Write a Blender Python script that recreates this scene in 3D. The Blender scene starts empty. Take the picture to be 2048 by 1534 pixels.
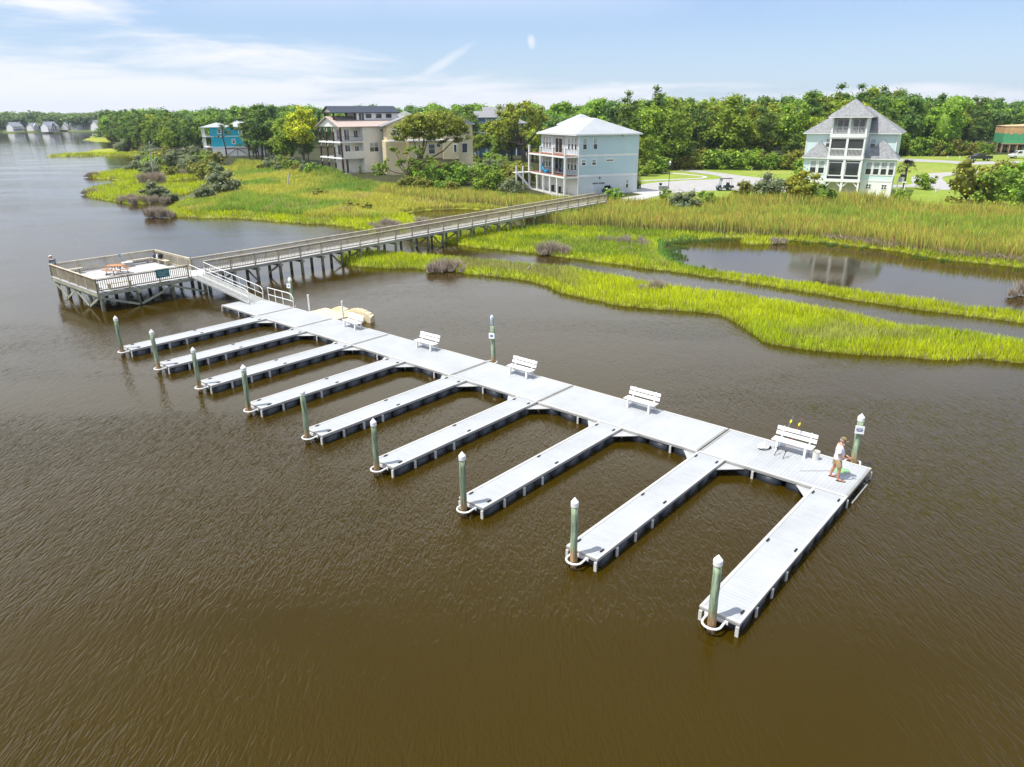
import bpy, bmesh, math, random
import numpy as np
from mathutils import Vector, Matrix
R = math.radians
rnd = random.Random(7)
rng = np.random.default_rng(11)
SC = bpy.context.scene
COL = SC.collection

# ---------------------------------------------------------------- camera
CZ = 13.78
PITCH, ROLL, FPX = 20.5586, -0.4700, 1438.65
cam_d = bpy.data.cameras.new("camera"); cam = bpy.data.objects.new("camera", cam_d); COL.objects.link(cam)
cam_d.sensor_width = 36.0; cam_d.lens = 36.0 * FPX / 2048; cam_d.clip_start = 0.5; cam_d.clip_end = 20000
_p, _r = R(PITCH), R(ROLL)
_F = np.array([0, math.cos(_p), -math.sin(_p)]); _U0 = np.array([0, math.sin(_p), math.cos(_p)]); _X0 = np.array([1., 0, 0])
_X = math.cos(_r) * _X0 + math.sin(_r) * _U0; _U = -math.sin(_r) * _X0 + math.cos(_r) * _U0
m = Matrix(((_X[0], _U[0], -_F[0], 0), (_X[1], _U[1], -_F[1], 0), (_X[2], _U[2], -_F[2], CZ), (0, 0, 0, 1)))
cam.matrix_world = m
SC.camera = cam

# ---------------------------------------------------------------- sun, sky, exposure
SUN_EL, SUN_AZ = 65.0, (-0.90, -0.42)      # elevation, horizontal direction towards the sun
_l = math.hypot(*SUN_AZ); sx, sy = SUN_AZ[0] / _l, SUN_AZ[1] / _l
sun_dir = Vector((sx * math.cos(R(SUN_EL)), sy * math.cos(R(SUN_EL)), math.sin(R(SUN_EL))))
sd_ = bpy.data.lights.new("sun", 'SUN'); sd_.energy = 4.9; sd_.angle = R(0.5); sd_.color = (1.0, 0.965, 0.9)
sun = bpy.data.objects.new("sun", sd_); COL.objects.link(sun)
sun.rotation_euler = sun_dir.to_track_quat('Z', 'Y').to_euler(); sun.location = (-60, -20, 90)

W = bpy.data.worlds.new("World"); SC.world = W; W.use_nodes = True
wn, wl = W.node_tree.nodes, W.node_tree.links
for n in list(wn): wn.remove(n)
def N(t, **k):
    n = wn.new(t)
    for a, b in k.items(): setattr(n, a, b)
    return n
def wmath(op, a, b=None, c=None, clamp=False):
    n = N('ShaderNodeMath', operation=op); n.use_clamp = clamp
    for i, v in enumerate((a, b, c)):
        if v is None: continue
        if isinstance(v, (int, float)): n.inputs[i].default_value = v
        else: wl.new(v, n.inputs[i])
    return n.outputs[0]
def wramp(v, lo, hi):
    n = N('ShaderNodeMapRange', interpolation_type='SMOOTHSTEP')
    wl.new(v, n.inputs[0]); n.inputs[1].default_value = lo; n.inputs[2].default_value = hi
    return n.outputs[0]
sky = N('ShaderNodeTexSky', sky_type='NISHITA'); sky.sun_disc = False
sky.sun_elevation = R(SUN_EL); sky.sun_rotation = math.atan2(sx, sy) % (2 * math.pi)
sky.air_density = 1.0; sky.dust_density = 0.6; sky.ozone_density = 1.0; sky.altitude = 0
tc = N('ShaderNodeTexCoord'); sep = N('ShaderNodeSeparateXYZ'); wl.new(tc.outputs['Generated'], sep.inputs[0])
X_, Y_, Z_ = sep.outputs
az = wmath('ARCTAN2', X_, Y_)
hor = wmath('SQRT', wmath('ADD', wmath('MULTIPLY', X_, X_), wmath('MULTIPLY', Y_, Y_)))
el = wmath('ARCTAN2', Z_, hor)
def cloud(su, sv, off, scale, detail=6, rough=.55, dist=.4):
    cb = N('ShaderNodeCombineXYZ')
    wl.new(wmath('MULTIPLY', az, su), cb.inputs[0]); wl.new(wmath('MULTIPLY', wmath('ADD', el, off * .01), sv), cb.inputs[1]); cb.inputs[2].default_value = off
    t = N('ShaderNodeTexNoise'); wl.new(cb.outputs[0], t.inputs['Vector']); t.inputs['Scale'].default_value = scale
    t.inputs['Detail'].default_value = detail; t.inputs['Roughness'].default_value = rough; t.inputs['Distortion'].default_value = dist
    return t.outputs[0]
n1 = cloud(3.0, 16.0, 3.7, 1.0)
n2 = cloud(5.0, 30.0, 9.1, 1.0)
# low bank along the horizon, higher towards the left
bank_top = wmath('ADD', wmath('MULTIPLY', az, -0.035), 0.036)
bank = wramp(wmath('ADD', wmath('SUBTRACT', bank_top, el), wmath('MULTIPLY', wmath('SUBTRACT', n2, .5), .11)), -0.014, 0.022)
# large soft cloud high on the left
dl = wmath('ADD', wmath('MULTIPLY', az, -1.0), -0.30)
lc1 = wmath('SUBTRACT', 1.0, wmath('ABSOLUTE', wmath('DIVIDE', wmath('SUBTRACT', el, wmath('ADD', wmath('MULTIPLY', az, -0.09), 0.050)), 0.036)))
lc = wmath('ADD', wmath('MULTIPLY', lc1, .55), wmath('MINIMUM', wmath('MULTIPLY', dl, 2.2), .25))
left = wramp(wmath('ADD', lc, wmath('MULTIPLY', wmath('SUBTRACT', n1, .5), 3.0)), 0.12, 0.75)
# two small wisps and, above the frame, unseen bright cloud added to lighten the water's reflections
def wisp(a0, e0, wa, we, sl):
    a_ = wmath('DIVIDE', wmath('SUBTRACT', az, a0), wa)
    e_ = wmath('DIVIDE', wmath('SUBTRACT', wmath('SUBTRACT', el, e0), wmath('MULTIPLY', wmath('SUBTRACT', az, a0), sl)), we)
    r_ = wmath('ADD', wmath('MULTIPLY', a_, a_), wmath('MULTIPLY', e_, e_))
    return wramp(wmath('ADD', wmath('SUBTRACT', 1.0, r_), wmath('MULTIPLY', wmath('SUBTRACT', n2, .5), 1.4)), 0.0, 1.3)
w1 = wisp(-0.082, 0.062, 0.045, 0.009, 0.55)
w2 = wisp(0.028, 0.084, 0.006, 0.010, -0.3)
hi = wmath('MULTIPLY', wramp(cloud(1.6, 2.2, 5.3, 1.1), 0.30, 0.56), wramp(el, 0.09, 0.25))
hi = wmath('MULTIPLY', hi, wmath('SUBTRACT', 1.0, wmath('MULTIPLY', wramp(az, -0.25, 1.0), .55)))
hi = wmath('MULTIPLY', hi, wmath('SUBTRACT', 1.0, wmath('MULTIPLY', wramp(el, .40, .75), .75)))
allc = wmath('MAXIMUM', wmath('MAXIMUM', wmath('MULTIPLY', bank, .9), wmath('MULTIPLY', left, .97)), wmath('MAXIMUM', wmath('MULTIPLY', wmath('MAXIMUM', w1, w2), .66), wmath('MULTIPLY', hi, .8)))
# thin milky veil low over the horizon
veil = wmath('MULTIPLY', wmath('SUBTRACT', 1.0, wramp(el, 0.0, 0.22)), .55)
tint = N('ShaderNodeMixRGB', blend_type='MULTIPLY'); tint.inputs[0].default_value = 1.0; tint.inputs[2].default_value = (0.98, 1.13, 1.50, 1)
wl.new(sky.outputs[0], tint.inputs[1])
mx0 = N('ShaderNodeMixRGB'); wl.new(veil, mx0.inputs[0]); wl.new(tint.outputs[0], mx0.inputs[1]); mx0.inputs[2].default_value = (6.9, 8.6, 10.4, 1)
mx = N('ShaderNodeMixRGB'); wl.new(allc, mx.inputs[0]); wl.new(mx0.outputs[0], mx.inputs[1]); mx.inputs[2].default_value = (10.0, 10.1, 10.7, 1)
mx9 = N('ShaderNodeMixRGB'); wl.new(wmath('MULTIPLY', hi, .9), mx9.inputs[0]); wl.new(mx.outputs[0], mx9.inputs[1]); mx9.inputs[2].default_value = (13.0, 13.8, 14.8, 1)
over = wmath('MULTIPLY', wramp(el, 0.55, 0.9), wramp(cloud(1.3, 1.7, 2.3, 1.0), 0.35, 0.6))  # bright cloud overhead, out of view, added as neutral fill light
mx10 = N('ShaderNodeMixRGB'); wl.new(wmath('MULTIPLY', over, .9), mx10.inputs[0]); wl.new(mx9.outputs[0], mx10.inputs[1]); mx10.inputs[2].default_value = (11.5, 12.3, 13.5, 1)
bg = N('ShaderNodeBackground'); bg.inputs[1].default_value = 0.088; wl.new(mx10.outputs[0], bg.inputs[0])
wo = N('ShaderNodeOutputWorld'); wl.new(bg.outputs[0], wo.inputs[0])

SC.view_settings.view_transform = 'Standard'; SC.view_settings.look = 'None'
SC.view_settings.exposure = 0.2; SC.view_settings.gamma = 1.0; SC.view_settings.use_curve_mapping = False
SC.render.engine = 'CYCLES'
SC.cycles.max_bounces = 6; SC.cycles.diffuse_bounces = 2; SC.cycles.glossy_bounces = 3; SC.cycles.transparent_max_bounces = 4
SC.cycles.caustics_reflective = False; SC.cycles.caustics_refractive = False

# ---------------------------------------------------------------- pixel <-> world helpers (source picture 2048 x 1534)
def at(px, py, z=0.0):
    d = _F + _X * (px - 1024) / FPX - _U * (py - 767) / FPX
    k = (z - CZ) / d[2]
    return Vector((d[0] * k, d[1] * k, z))
def ray_at(px, py, dist):
    d = _F + _X * (px - 1024) / FPX - _U * (py - 767) / FPX; k = dist / d[1]
    return Vector((d[0] * k, dist, CZ + d[2] * k))
def poly(pts, z=0.0):
    return np.array([tuple(at(x, y, z))[:2] for x, y in pts])

# dock frame: p runs along the floating dock, q away from the camera across it
_yaw = R(-40.912)
AX = Vector((math.cos(_yaw), math.sin(_yaw), 0)); BX = Vector((-AX.y, AX.x, 0)); DO = Vector((-17.183, 48.848, 0))
def D(p, q, z=0.0): return DO + AX * p + BX * q + Vector((0, 0, z))
ZD = 0.45      # floating deck above the water
ZP = 1.50      # boardwalk deck
ZG = 1.50      # ground of the lots

# ---------------------------------------------------------------- object helpers
def tag(o, label=None, cat=None, group=None, kind=None):
    if label: o["label"] = label
    if cat: o["category"] = cat
    if group: o["group"] = group
    if kind: o["kind"] = kind
    return o
def empty(name, loc, rz=0.0, label=None, cat=None, group=None):
    o = bpy.data.objects.new(name, None); COL.objects.link(o); o.location = loc; o.rotation_euler = (0, 0, rz); o.empty_display_size = .3
    return tag(o, label, cat, group)
class MB:
    """collects faces and links them as one mesh object"""
    def __init__(s): s.v = []; s.f = []; s.m = []; s.cur = 0
    def mat(s, i): s.cur = i; return s
    def add(s, vs, fs):
        o = len(s.v); s.v += [tuple(x) for x in vs]
        for f in fs: s.f.append([i + o for i in f]); s.m.append(s.cur)
        return s
    def box(s, x0, x1, y0, y1, z0, z1):
        vs = [(x0, y0, z0), (x1, y0, z0), (x1, y1, z0), (x0, y1, z0), (x0, y0, z1), (x1, y0, z1), (x1, y1, z1), (x0, y1, z1)]
        return s.add(vs, [(0, 3, 2, 1), (4, 5, 6, 7), (0, 1, 5, 4), (1, 2, 6, 5), (2, 3, 7, 6), (3, 0, 4, 7)])
    def obox(s, c, ux, uy, uz):   # centre and half-axis vectors
        c, ux, uy, uz = Vector(c), Vector(ux), Vector(uy), Vector(uz)
        vs = [c + a * ux + b * uy + d * uz for d in (-1, 1) for a, b in ((-1, -1), (1, -1), (1, 1), (-1, 1))]
        return s.add(vs, [(0, 3, 2, 1), (4, 5, 6, 7), (0, 1, 5, 4), (1, 2, 6, 5), (2, 3, 7, 6), (3, 0, 4, 7)])
    def bar(s, a, b, w, h, up=(0, 0, 1)):
        a, b = Vector(a), Vector(b); d = (b - a); L = d.length; d = d / L
        u = Vector(up); sidev = d.cross(u)
        if sidev.length < 1e-4: sidev = d.cross(Vector((0, 1, 0)))
        sidev.normalize(); u = sidev.cross(d)
        return s.obox((a + b) / 2, d * L / 2, sidev * w / 2, u * h / 2)
    def tube(s, pts, r, n=8, cap=True):
        pts = [Vector(p) for p in pts]; rs = r if isinstance(r, (list, tuple)) else [r] * len(pts)
        o = len(s.v); ref = Vector((0, 0, 1)); prev = None
        for i, p in enumerate(pts):
            d = (pts[min(i + 1, len(pts) - 1)] - pts[max(i - 1, 0)]).normalized()
            u = d.cross(ref) if prev is None else (prev - d * prev.dot(d))
            if u.length < 1e-3: u = d.cross(Vector((0, 1, 0)))
            if u.length < 1e-3: u = d.cross(Vector((1, 0, 0)))
            u.normalize(); prev = u; w = d.cross(u)
            for k in range(n):
                t = 2 * math.pi * k / n; q = p + (u * math.cos(t) + w * math.sin(t)) * rs[i]; s.v.append(tuple(q))
        for i in range(len(pts) - 1):
            for k in range(n):
                a = o + i * n + k; b = o + i * n + (k + 1) % n
                s.f.append([a, b, b + n, a + n]); s.m.append(s.cur)
        if cap:
            s.f.append([o + k for k in range(n)][::-1]); s.m.append(s.cur)
            e = o + (len(pts) - 1) * n; s.f.append([e + k for k in range(n)]); s.m.append(s.cur)
        return s
    def prism(s, pts, z0, z1):
        n = len(pts); vs = [(x, y, z0) for x, y in pts] + [(x, y, z1) for x, y in pts]
        return s.add(vs, [tuple(range(n))[::-1], tuple(range(n, 2 * n))] + [(i, (i + 1) % n, (i + 1) % n + n, i + n) for i in range(n)])
    def extr(s, pts, d):          # closed outline of 3-D points pushed along d
        n = len(pts); d = Vector(d); P = [Vector(p) for p in pts]
        return s.add(P + [p + d for p in P], [tuple(range(n))[::-1], tuple(range(n, 2 * n))] + [(i, (i + 1) % n, (i + 1) % n + n, i + n) for i in range(n)])
    def cone(s, c, r0, r1, z0, z1, n=12):
        return s.tube([(c[0], c[1], z0), (c[0], c[1], z1)], [r0, r1], n)
    def build(s, name, mats, parent=None, smooth=False, bevel=0, fix=True):
        me = bpy.data.meshes.new(name); me.from_pydata(s.v, [], s.f)
        for m_ in (mats if isinstance(mats, (list, tuple)) else [mats]): me.materials.append(m_)
        me.polygons.foreach_set('material_index', s.m)
        if fix and len(s.f) < 30000:
            b = bmesh.new(); b.from_mesh(me); bmesh.ops.recalc_face_normals(b, faces=b.faces); b.to_mesh(me); b.free()
        if smooth: me.polygons.foreach_set('use_smooth', [True] * len(me.polygons))
        me.update()
        o = bpy.data.objects.new(name, me); COL.objects.link(o)
        if parent: o.parent = parent
        if bevel:
            md = o.modifiers.new("bevel", 'BEVEL'); md.width = bevel; md.segments = 2; md.limit_method = 'ANGLE'
        return o
def copy_tree(o, parent=None):
    c = o.copy(); COL.objects.link(c)
    if parent is not None: c.parent = parent
    for ch in list(o.children): copy_tree(ch, c)
    return c
def np_mesh(name, V, F, mats, cols=None, parent=None, smooth=False, mi=None):
    """fast mesh from arrays; F all the same size"""
    V = np.asarray(V, np.float32); F = np.asarray(F, np.int32); k = F.shape[1]
    me = bpy.data.meshes.new(name)
    me.vertices.add(len(V)); me.vertices.foreach_set('co', V.ravel())
    me.loops.add(F.size); me.loops.foreach_set('vertex_index', F.ravel())
    me.polygons.add(len(F)); me.polygons.foreach_set('loop_start', np.arange(0, F.size, k, dtype=np.int32))
    me.polygons.foreach_set('loop_total', np.full(len(F), k, np.int32))
    for m_ in (mats if isinstance(mats, (list, tuple)) else [mats]): me.materials.append(m_)
    if mi is not None: me.polygons.foreach_set('material_index', np.asarray(mi, np.int32))
    if smooth: me.polygons.foreach_set('use_smooth', np.ones(len(F), bool))
    me.update(calc_edges=True)
    if cols is not None:
        a = me.color_attributes.new('Col', 'FLOAT_COLOR', 'POINT')
        c4 = np.ones((len(V), 4), np.float32); c4[:, :3] = cols; a.data.foreach_set('color', c4.ravel())
    o = bpy.data.objects.new(name, me); COL.objects.link(o)
    if parent: o.parent = parent
    return o

# ---------------------------------------------------------------- materials
def mat(name, col, rough=.6, var=.12, scale=2.0, metal=0.0, bump=0.0, bscale=20., spec=.5, col2=None, detail=4, stretch=None, transl=0.0, rand=0.0, attr=False, coat=0.0):
    M = bpy.data.materials.new(name); M.use_nodes = True; nt = M.node_tree; n, l = nt.nodes, nt.links
    P = n['Principled BSDF']; P.inputs['Roughness'].default_value = rough; P.inputs['Metallic'].default_value = metal
    P.inputs['Specular IOR Level'].default_value = spec; P.inputs['Coat Weight'].default_value = coat
    t = n.new('ShaderNodeTexCoord'); src = t.outputs['Object']
    if stretch:
        mp = n.new('ShaderNodeMapping'); mp.inputs['Scale'].default_value = stretch; l.new(src, mp.inputs[0]); src = mp.outputs[0]
    nz = n.new('ShaderNodeTexNoise'); nz.inputs['Scale'].default_value = scale; nz.inputs['Detail'].default_value = detail; l.new(src, nz.inputs['Vector'])
    rp = n.new('ShaderNodeMapRange'); rp.inputs[1].default_value = .3; rp.inputs[2].default_value = .7; l.new(nz.outputs[0], rp.inputs[0])
    c2 = col2 if col2 else tuple(max(0, c * (1 - 2 * var)) for c in col)
    mxn = n.new('ShaderNodeMixRGB'); l.new(rp.outputs[0], mxn.inputs[0]); mxn.inputs[1].default_value = (*c2, 1); mxn.inputs[2].default_value = (*col, 1)
    out = mxn.outputs[0]
    if attr:
        va = n.new('ShaderNodeVertexColor'); va.layer_name = 'Col'
        m2 = n.new('ShaderNodeMixRGB'); m2.blend_type = 'MULTIPLY'; m2.inputs[0].default_value = 1; l.new(va.outputs[0], m2.inputs[1]); l.new(out, m2.inputs[2]); out = m2.outputs[0]
    if rand:
        oi = n.new('ShaderNodeObjectInfo'); hs = n.new('ShaderNodeHueSaturation'); l.new(out, hs.inputs['Color'])
        for inp, amt, c0, ph in (('Hue', rand * .11, .486, 0.0), ('Value', rand * 1.15, 1.0, .37)):
            fr = n.new('ShaderNodeMath'); fr.operation = 'ADD'; fr.inputs[1].default_value = ph; l.new(oi.outputs['Random'], fr.inputs[0])
            f2 = n.new('ShaderNodeMath'); f2.operation = 'MULTIPLY'; f2.inputs[1].default_value = 7.3 if ph else 1.0; l.new(fr.outputs[0], f2.inputs[0])
            f3 = n.new('ShaderNodeMath'); f3.operation = 'FRACT'; l.new(f2.outputs[0], f3.inputs[0])
            mr = n.new('ShaderNodeMapRange'); mr.inputs[3].default_value = c0 - amt; mr.inputs[4].default_value = c0 + amt; l.new(f3.outputs[0], mr.inputs[0]); l.new(mr.outputs[0], hs.inputs[inp])
        out = hs.outputs[0]
    l.new(out, P.inputs['Base Color'])
    if bump:
        nb = n.new('ShaderNodeTexNoise'); nb.inputs['Scale'].default_value = bscale; nb.inputs['Detail'].default_value = 3; l.new(src, nb.inputs['Vector'])
        bp = n.new('ShaderNodeBump'); bp.inputs['Strength'].default_value = bump; bp.inputs['Distance'].default_value = .02; l.new(nb.outputs[0], bp.inputs['Height']); l.new(bp.outputs[0], P.inputs['Normal'])
    if transl:
        tr = n.new('ShaderNodeBsdfTranslucent'); l.new(out, tr.inputs[0]); ms = n.new('ShaderNodeMixShader'); ms.inputs[0].default_value = transl
        l.new(P.outputs[0], ms.inputs[1]); l.new(tr.outputs[0], ms.inputs[2]); l.new(ms.outputs[0], n['Material Output'].inputs[0])
    return M

def vnoise(x, y, s=1.0, seed=0):
    """smooth value noise 0..1 on arrays"""
    x = np.asarray(x) / s; y = np.asarray(y) / s
    xi = np.floor(x).astype(np.int64); yi = np.floor(y).astype(np.int64); fx = x - xi; fy = y - yi
    fx = fx * fx * (3 - 2 * fx); fy = fy * fy * (3 - 2 * fy)
    def h(a, b):
        k = (a * 374761393 + b * 668265263 + seed * 982451653) & 0x7fffffff
        k = ((k ^ (k >> 13)) * 1274126177) & 0x7fffffff
        return ((k ^ (k >> 16)) & 0xffff) / 65535.0
    return (h(xi, yi) * (1 - fx) + h(xi + 1, yi) * fx) * (1 - fy) + (h(xi, yi + 1) * (1 - fx) + h(xi + 1, yi + 1) * fx) * fy
def fbm(x, y, s, seed=0, o=4):
    r = 0; a = .5
    for i in range(o): r = r + a * vnoise(x, y, s / 2 ** i, seed + i); a *= .5
    return r / (1 - .5 ** o)
def inside(P, x, y):
    c = np.zeros(np.shape(x), bool); j = len(P) - 1
    for i in range(len(P)):
        xi, yi = P[i]; xj, yj = P[j]
        if yi != yj: c ^= ((yi > y) != (yj > y)) & (x < (xj - xi) * (y - yi) / (yj - yi) + xi)
        j = i
    return c
def sdist(P, x, y):
    """signed distance, positive inside"""
    d = np.full(np.shape(x), 1e18); j = len(P) - 1
    for i in range(len(P)):
        ax, ay = P[j]; bx, by = P[i]; ex, ey = bx - ax, by - ay
        t = np.clip(((x - ax) * ex + (y - ay) * ey) / (ex * ex + ey * ey + 1e-12), 0, 1)
        d = np.minimum(d, (x - ax - t * ex) ** 2 + (y - ay - t * ey) ** 2); j = i
    return np.sqrt(d) * np.where(inside(P, x, y), 1, -1)
# ================================================================ land outlines (traced as map shapes on the water plane)
P_MAIN = poly([(-900, 268), (0, 264.5), (60, 263.5), (140, 262), (200, 261), (214, 262), (192, 268), (167, 280), (190, 284), (222, 284), (240, 287), (226, 292), (235, 297), (205, 298), (180, 302), (150, 306), (94, 313.5), (150, 312.5), (200, 311), (250, 311), (300, 313), (291, 320), (285, 328), (265, 336), (232, 343), (200, 348), (173, 354), (185, 357.5), (220, 358.5), (264, 363.5), (235, 369), (195, 376), (165, 384), (165, 390), (190, 397), (222, 402), (255, 408), (276, 409), (310, 405), (345, 396), (375, 387), (400, 377.5), (420, 374), (420, 379), (398, 390), (372, 403), (345, 411), (327, 424), (332, 434), (370, 435), (420, 436), (480, 438), (540, 442), (600, 447), (660, 450), (700, 455), (740, 464), (790, 468), (847, 476), (862, 484), (910, 489), (933, 493), (991, 499), (1040, 504), (1100, 511), (1200, 524), (1280, 535), (1350, 545), (1450, 558), (1548, 573), (1700, 599), (1800, 614), (1900, 628), (2048, 645), (2350, 690), (3400, 860), (5000, 700), (5500, 300), (4000, 240)])
P_MAIN = np.vstack([P_MAIN, [[9000, 9000], [0, 12000], [-9000, 9000]]])
P_TONGUE = poly([(677, 520), (697, 509), (732, 504), (757, 506), (785, 511), (827, 513), (888, 519), (940, 523), (1031, 532), (1137, 541), (1228, 559), (1273, 568), (1349, 580), (1485, 595), (1548, 609), (1646, 626), (1719, 640), (1792, 657), (1890, 667), (1963, 679), (2048, 693), (2350, 745), (2350, 790), (2048, 728), (1963, 718), (1865, 720), (1792, 713), (1719, 708), (1633, 703), (1548, 690), (1500, 661), (1473, 649), (1440, 630), (1395, 624), (1304, 618), (1243, 612), (1183, 600), (1122, 586), (1092, 571), (1062, 562), (1001, 553), (934, 547), (913, 544), (835, 538), (786, 537), (742, 534), (697, 531)])
P_POND = poly([(1330, 487), (1400, 480), (1450, 477), (1500, 476), (1560, 479), (1646, 486), (1719, 494), (1792, 504), (1890, 520), (2048, 536), (2300, 574), (2300, 668), (2048, 632), (1939, 621), (1841, 607), (1743, 594), (1646, 577), (1548, 565), (1500, 558), (1440, 549), (1385, 538), (1335, 520)])
P_ISLET = poly([(1478, 483), (1500, 480), (1540, 480), (1568, 484), (1560, 488), (1520, 489.5), (1485, 488)])
P_MUD = poly([(800, 428), (850, 420), (930, 418), (1010, 424), (1070, 432), (1110, 440), (1100, 450), (1040, 456), (960, 455), (900, 448), (840, 438)])
P_POOLS = [poly([(340, 366), (352, 360), (380, 357), (412, 359), (414, 366), (380, 371), (350, 372)]),
           poly([(236, 380), (250, 375.5), (268, 375), (270, 381), (255, 383)])]
P_UP = np.vstack([poly([(-900, 262.5), (0, 261.5), (140, 259.5), (215, 259.5), (235, 283), (262, 296), (300, 309), (345, 318), (400, 325), (480, 333), (560, 338), (640, 351), (700, 357), (760, 362), (860, 368), (960, 376), (1050, 384), (1130, 394), (1213, 399), (1290, 402), (1400, 408), (1500, 412), (1700, 412), (1850, 412), (2048, 420), (2400, 445), (5000, 560), (6000, 300), (4000, 240)], 1.5), [[9000, 9000], [0, 12000], [-9000, 9000]]])
P_REED = np.vstack([poly([(1050, 458), (1100, 455), (1210, 461), (1295, 466), (1393, 469), (1548, 476), (1646, 481), (1719, 490), (1792, 500), (1890, 515), (2048, 530), (2400, 575), (3200, 640)]), poly([(3200, 432), (2400, 436), (2048, 425), (1880, 419), (1800, 415), (1700, 409), (1600, 408), (1500, 411), (1400, 412), (1290, 409), (1213, 405), (1130, 401), (1050, 396), (960, 389), (860, 382), (760, 376), (740, 388)], 1.2), poly([(800, 408), (880, 412), (960, 415), (1030, 424), (1080, 436)])])
P_MEAD = poly([(345, 420), (372, 408), (425, 398), (440, 382), (452, 362), (455, 345), (480, 336), (640, 354), (760, 382), (800, 398), (860, 408), (960, 412), (1050, 410), (1080, 430), (1010, 426), (930, 421), (850, 423), (790, 436), (740, 444), (660, 437), (560, 428), (480, 423), (400, 426)], .3)
P_LAWN = poly([(1276, 395), (1276, 352), (1310, 344), (1356, 335), (1400, 335.5), (1500, 336.5), (1600, 336), (1800, 311), (1980, 309), (2200, 312), (3000, 330), (3000, 440), (2200, 428), (2000, 420), (1830, 413), (1560, 410), (1400, 408), (1290, 400)], ZG)

def land_sd(x, y):
    wob = (fbm(x, y, 3.0, 3) - .5) * 1.3 * np.clip(y / 90, .45, 6) + (fbm(x, y, .9, 9) - .5) * .5
    s = np.maximum(sdist(P_MAIN, x, y), sdist(P_TONGUE, x, y))
    s = np.minimum(s, -sdist(P_POND, x, y)); s = np.maximum(s, sdist(P_ISLET, x, y))
    for q in P_POOLS: s = np.minimum(s, -sdist(q, x, y))
    s = np.minimum(s, -sdist(P_MUD, x, y) )
    return s + wob
def sstep(t): t = np.clip(t, 0, 1); return t * t * (3 - 2 * t)
def height(x, y, s=None):
    if s is None: s = land_sd(x, y)
    lo = np.where(s > 0, np.minimum(s * .35, .16) + .06 * sstep((s - 2) / 8), np.maximum(s * .35, -1.2))
    u = sdist(P_UP, x, y)
    hi = sstep((u + 3.5) / 7)
    far = sstep((y - 300) / 300)
    return np.where(s > 0, lo * (1 - hi) + (ZG + .6 * far) * hi, lo), u

ALL_GROUND = {}
def build_ground():
    nu, ny = 620, 470
    us = np.sinh(np.linspace(-1.6, 1.6, nu)) / math.sinh(1.6) * 1.9
    ys = 24 * (4200 / 24.) ** (np.linspace(0, 1, ny) ** 1.15)
    Ug, Yg = np.meshgrid(us, ys); X = Ug * Yg; Y = Yg
    s = land_sd(X, Y); h, u = height(X, Y, s)
    lawn = sdist(P_LAWN, X, Y)
    n1 = fbm(X, Y, 9, 21); n2 = fbm(X, Y, 2.2, 33); n3 = fbm(X, Y, .7, 41)
    C = np.zeros(X.shape + (3,))
    def c(v): return np.array(v)
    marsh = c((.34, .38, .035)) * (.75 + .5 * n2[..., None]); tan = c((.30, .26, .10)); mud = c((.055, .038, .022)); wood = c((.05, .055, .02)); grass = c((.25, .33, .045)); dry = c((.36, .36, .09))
    C[:] = marsh
    k = sstep((n1 - .5) * 5)[..., None] * .5; C = C * (1 - k) + tan * k
    ed = sstep(1 - s / .5)[..., None]; C = C * (1 - ed) + mud * ed
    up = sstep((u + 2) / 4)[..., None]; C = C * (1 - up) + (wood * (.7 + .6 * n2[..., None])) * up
    lw = (sstep(lawn / 1.0) * (u > -1))[..., None]
    g = grass * (.8 + .4 * n2[..., None]); kd = sstep((n1 - .52) * 4)[..., None] * .6; g = g * (1 - kd) + dry * kd
    C = C * (1 - lw) + g * lw
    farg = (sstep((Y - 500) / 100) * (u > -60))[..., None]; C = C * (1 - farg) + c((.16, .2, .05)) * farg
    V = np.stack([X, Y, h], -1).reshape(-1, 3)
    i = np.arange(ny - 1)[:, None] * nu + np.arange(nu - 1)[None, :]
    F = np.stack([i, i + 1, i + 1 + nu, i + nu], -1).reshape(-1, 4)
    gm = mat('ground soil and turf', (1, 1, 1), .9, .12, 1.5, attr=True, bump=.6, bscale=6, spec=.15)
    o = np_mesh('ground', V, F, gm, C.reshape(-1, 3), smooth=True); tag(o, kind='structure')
build_ground()

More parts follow.
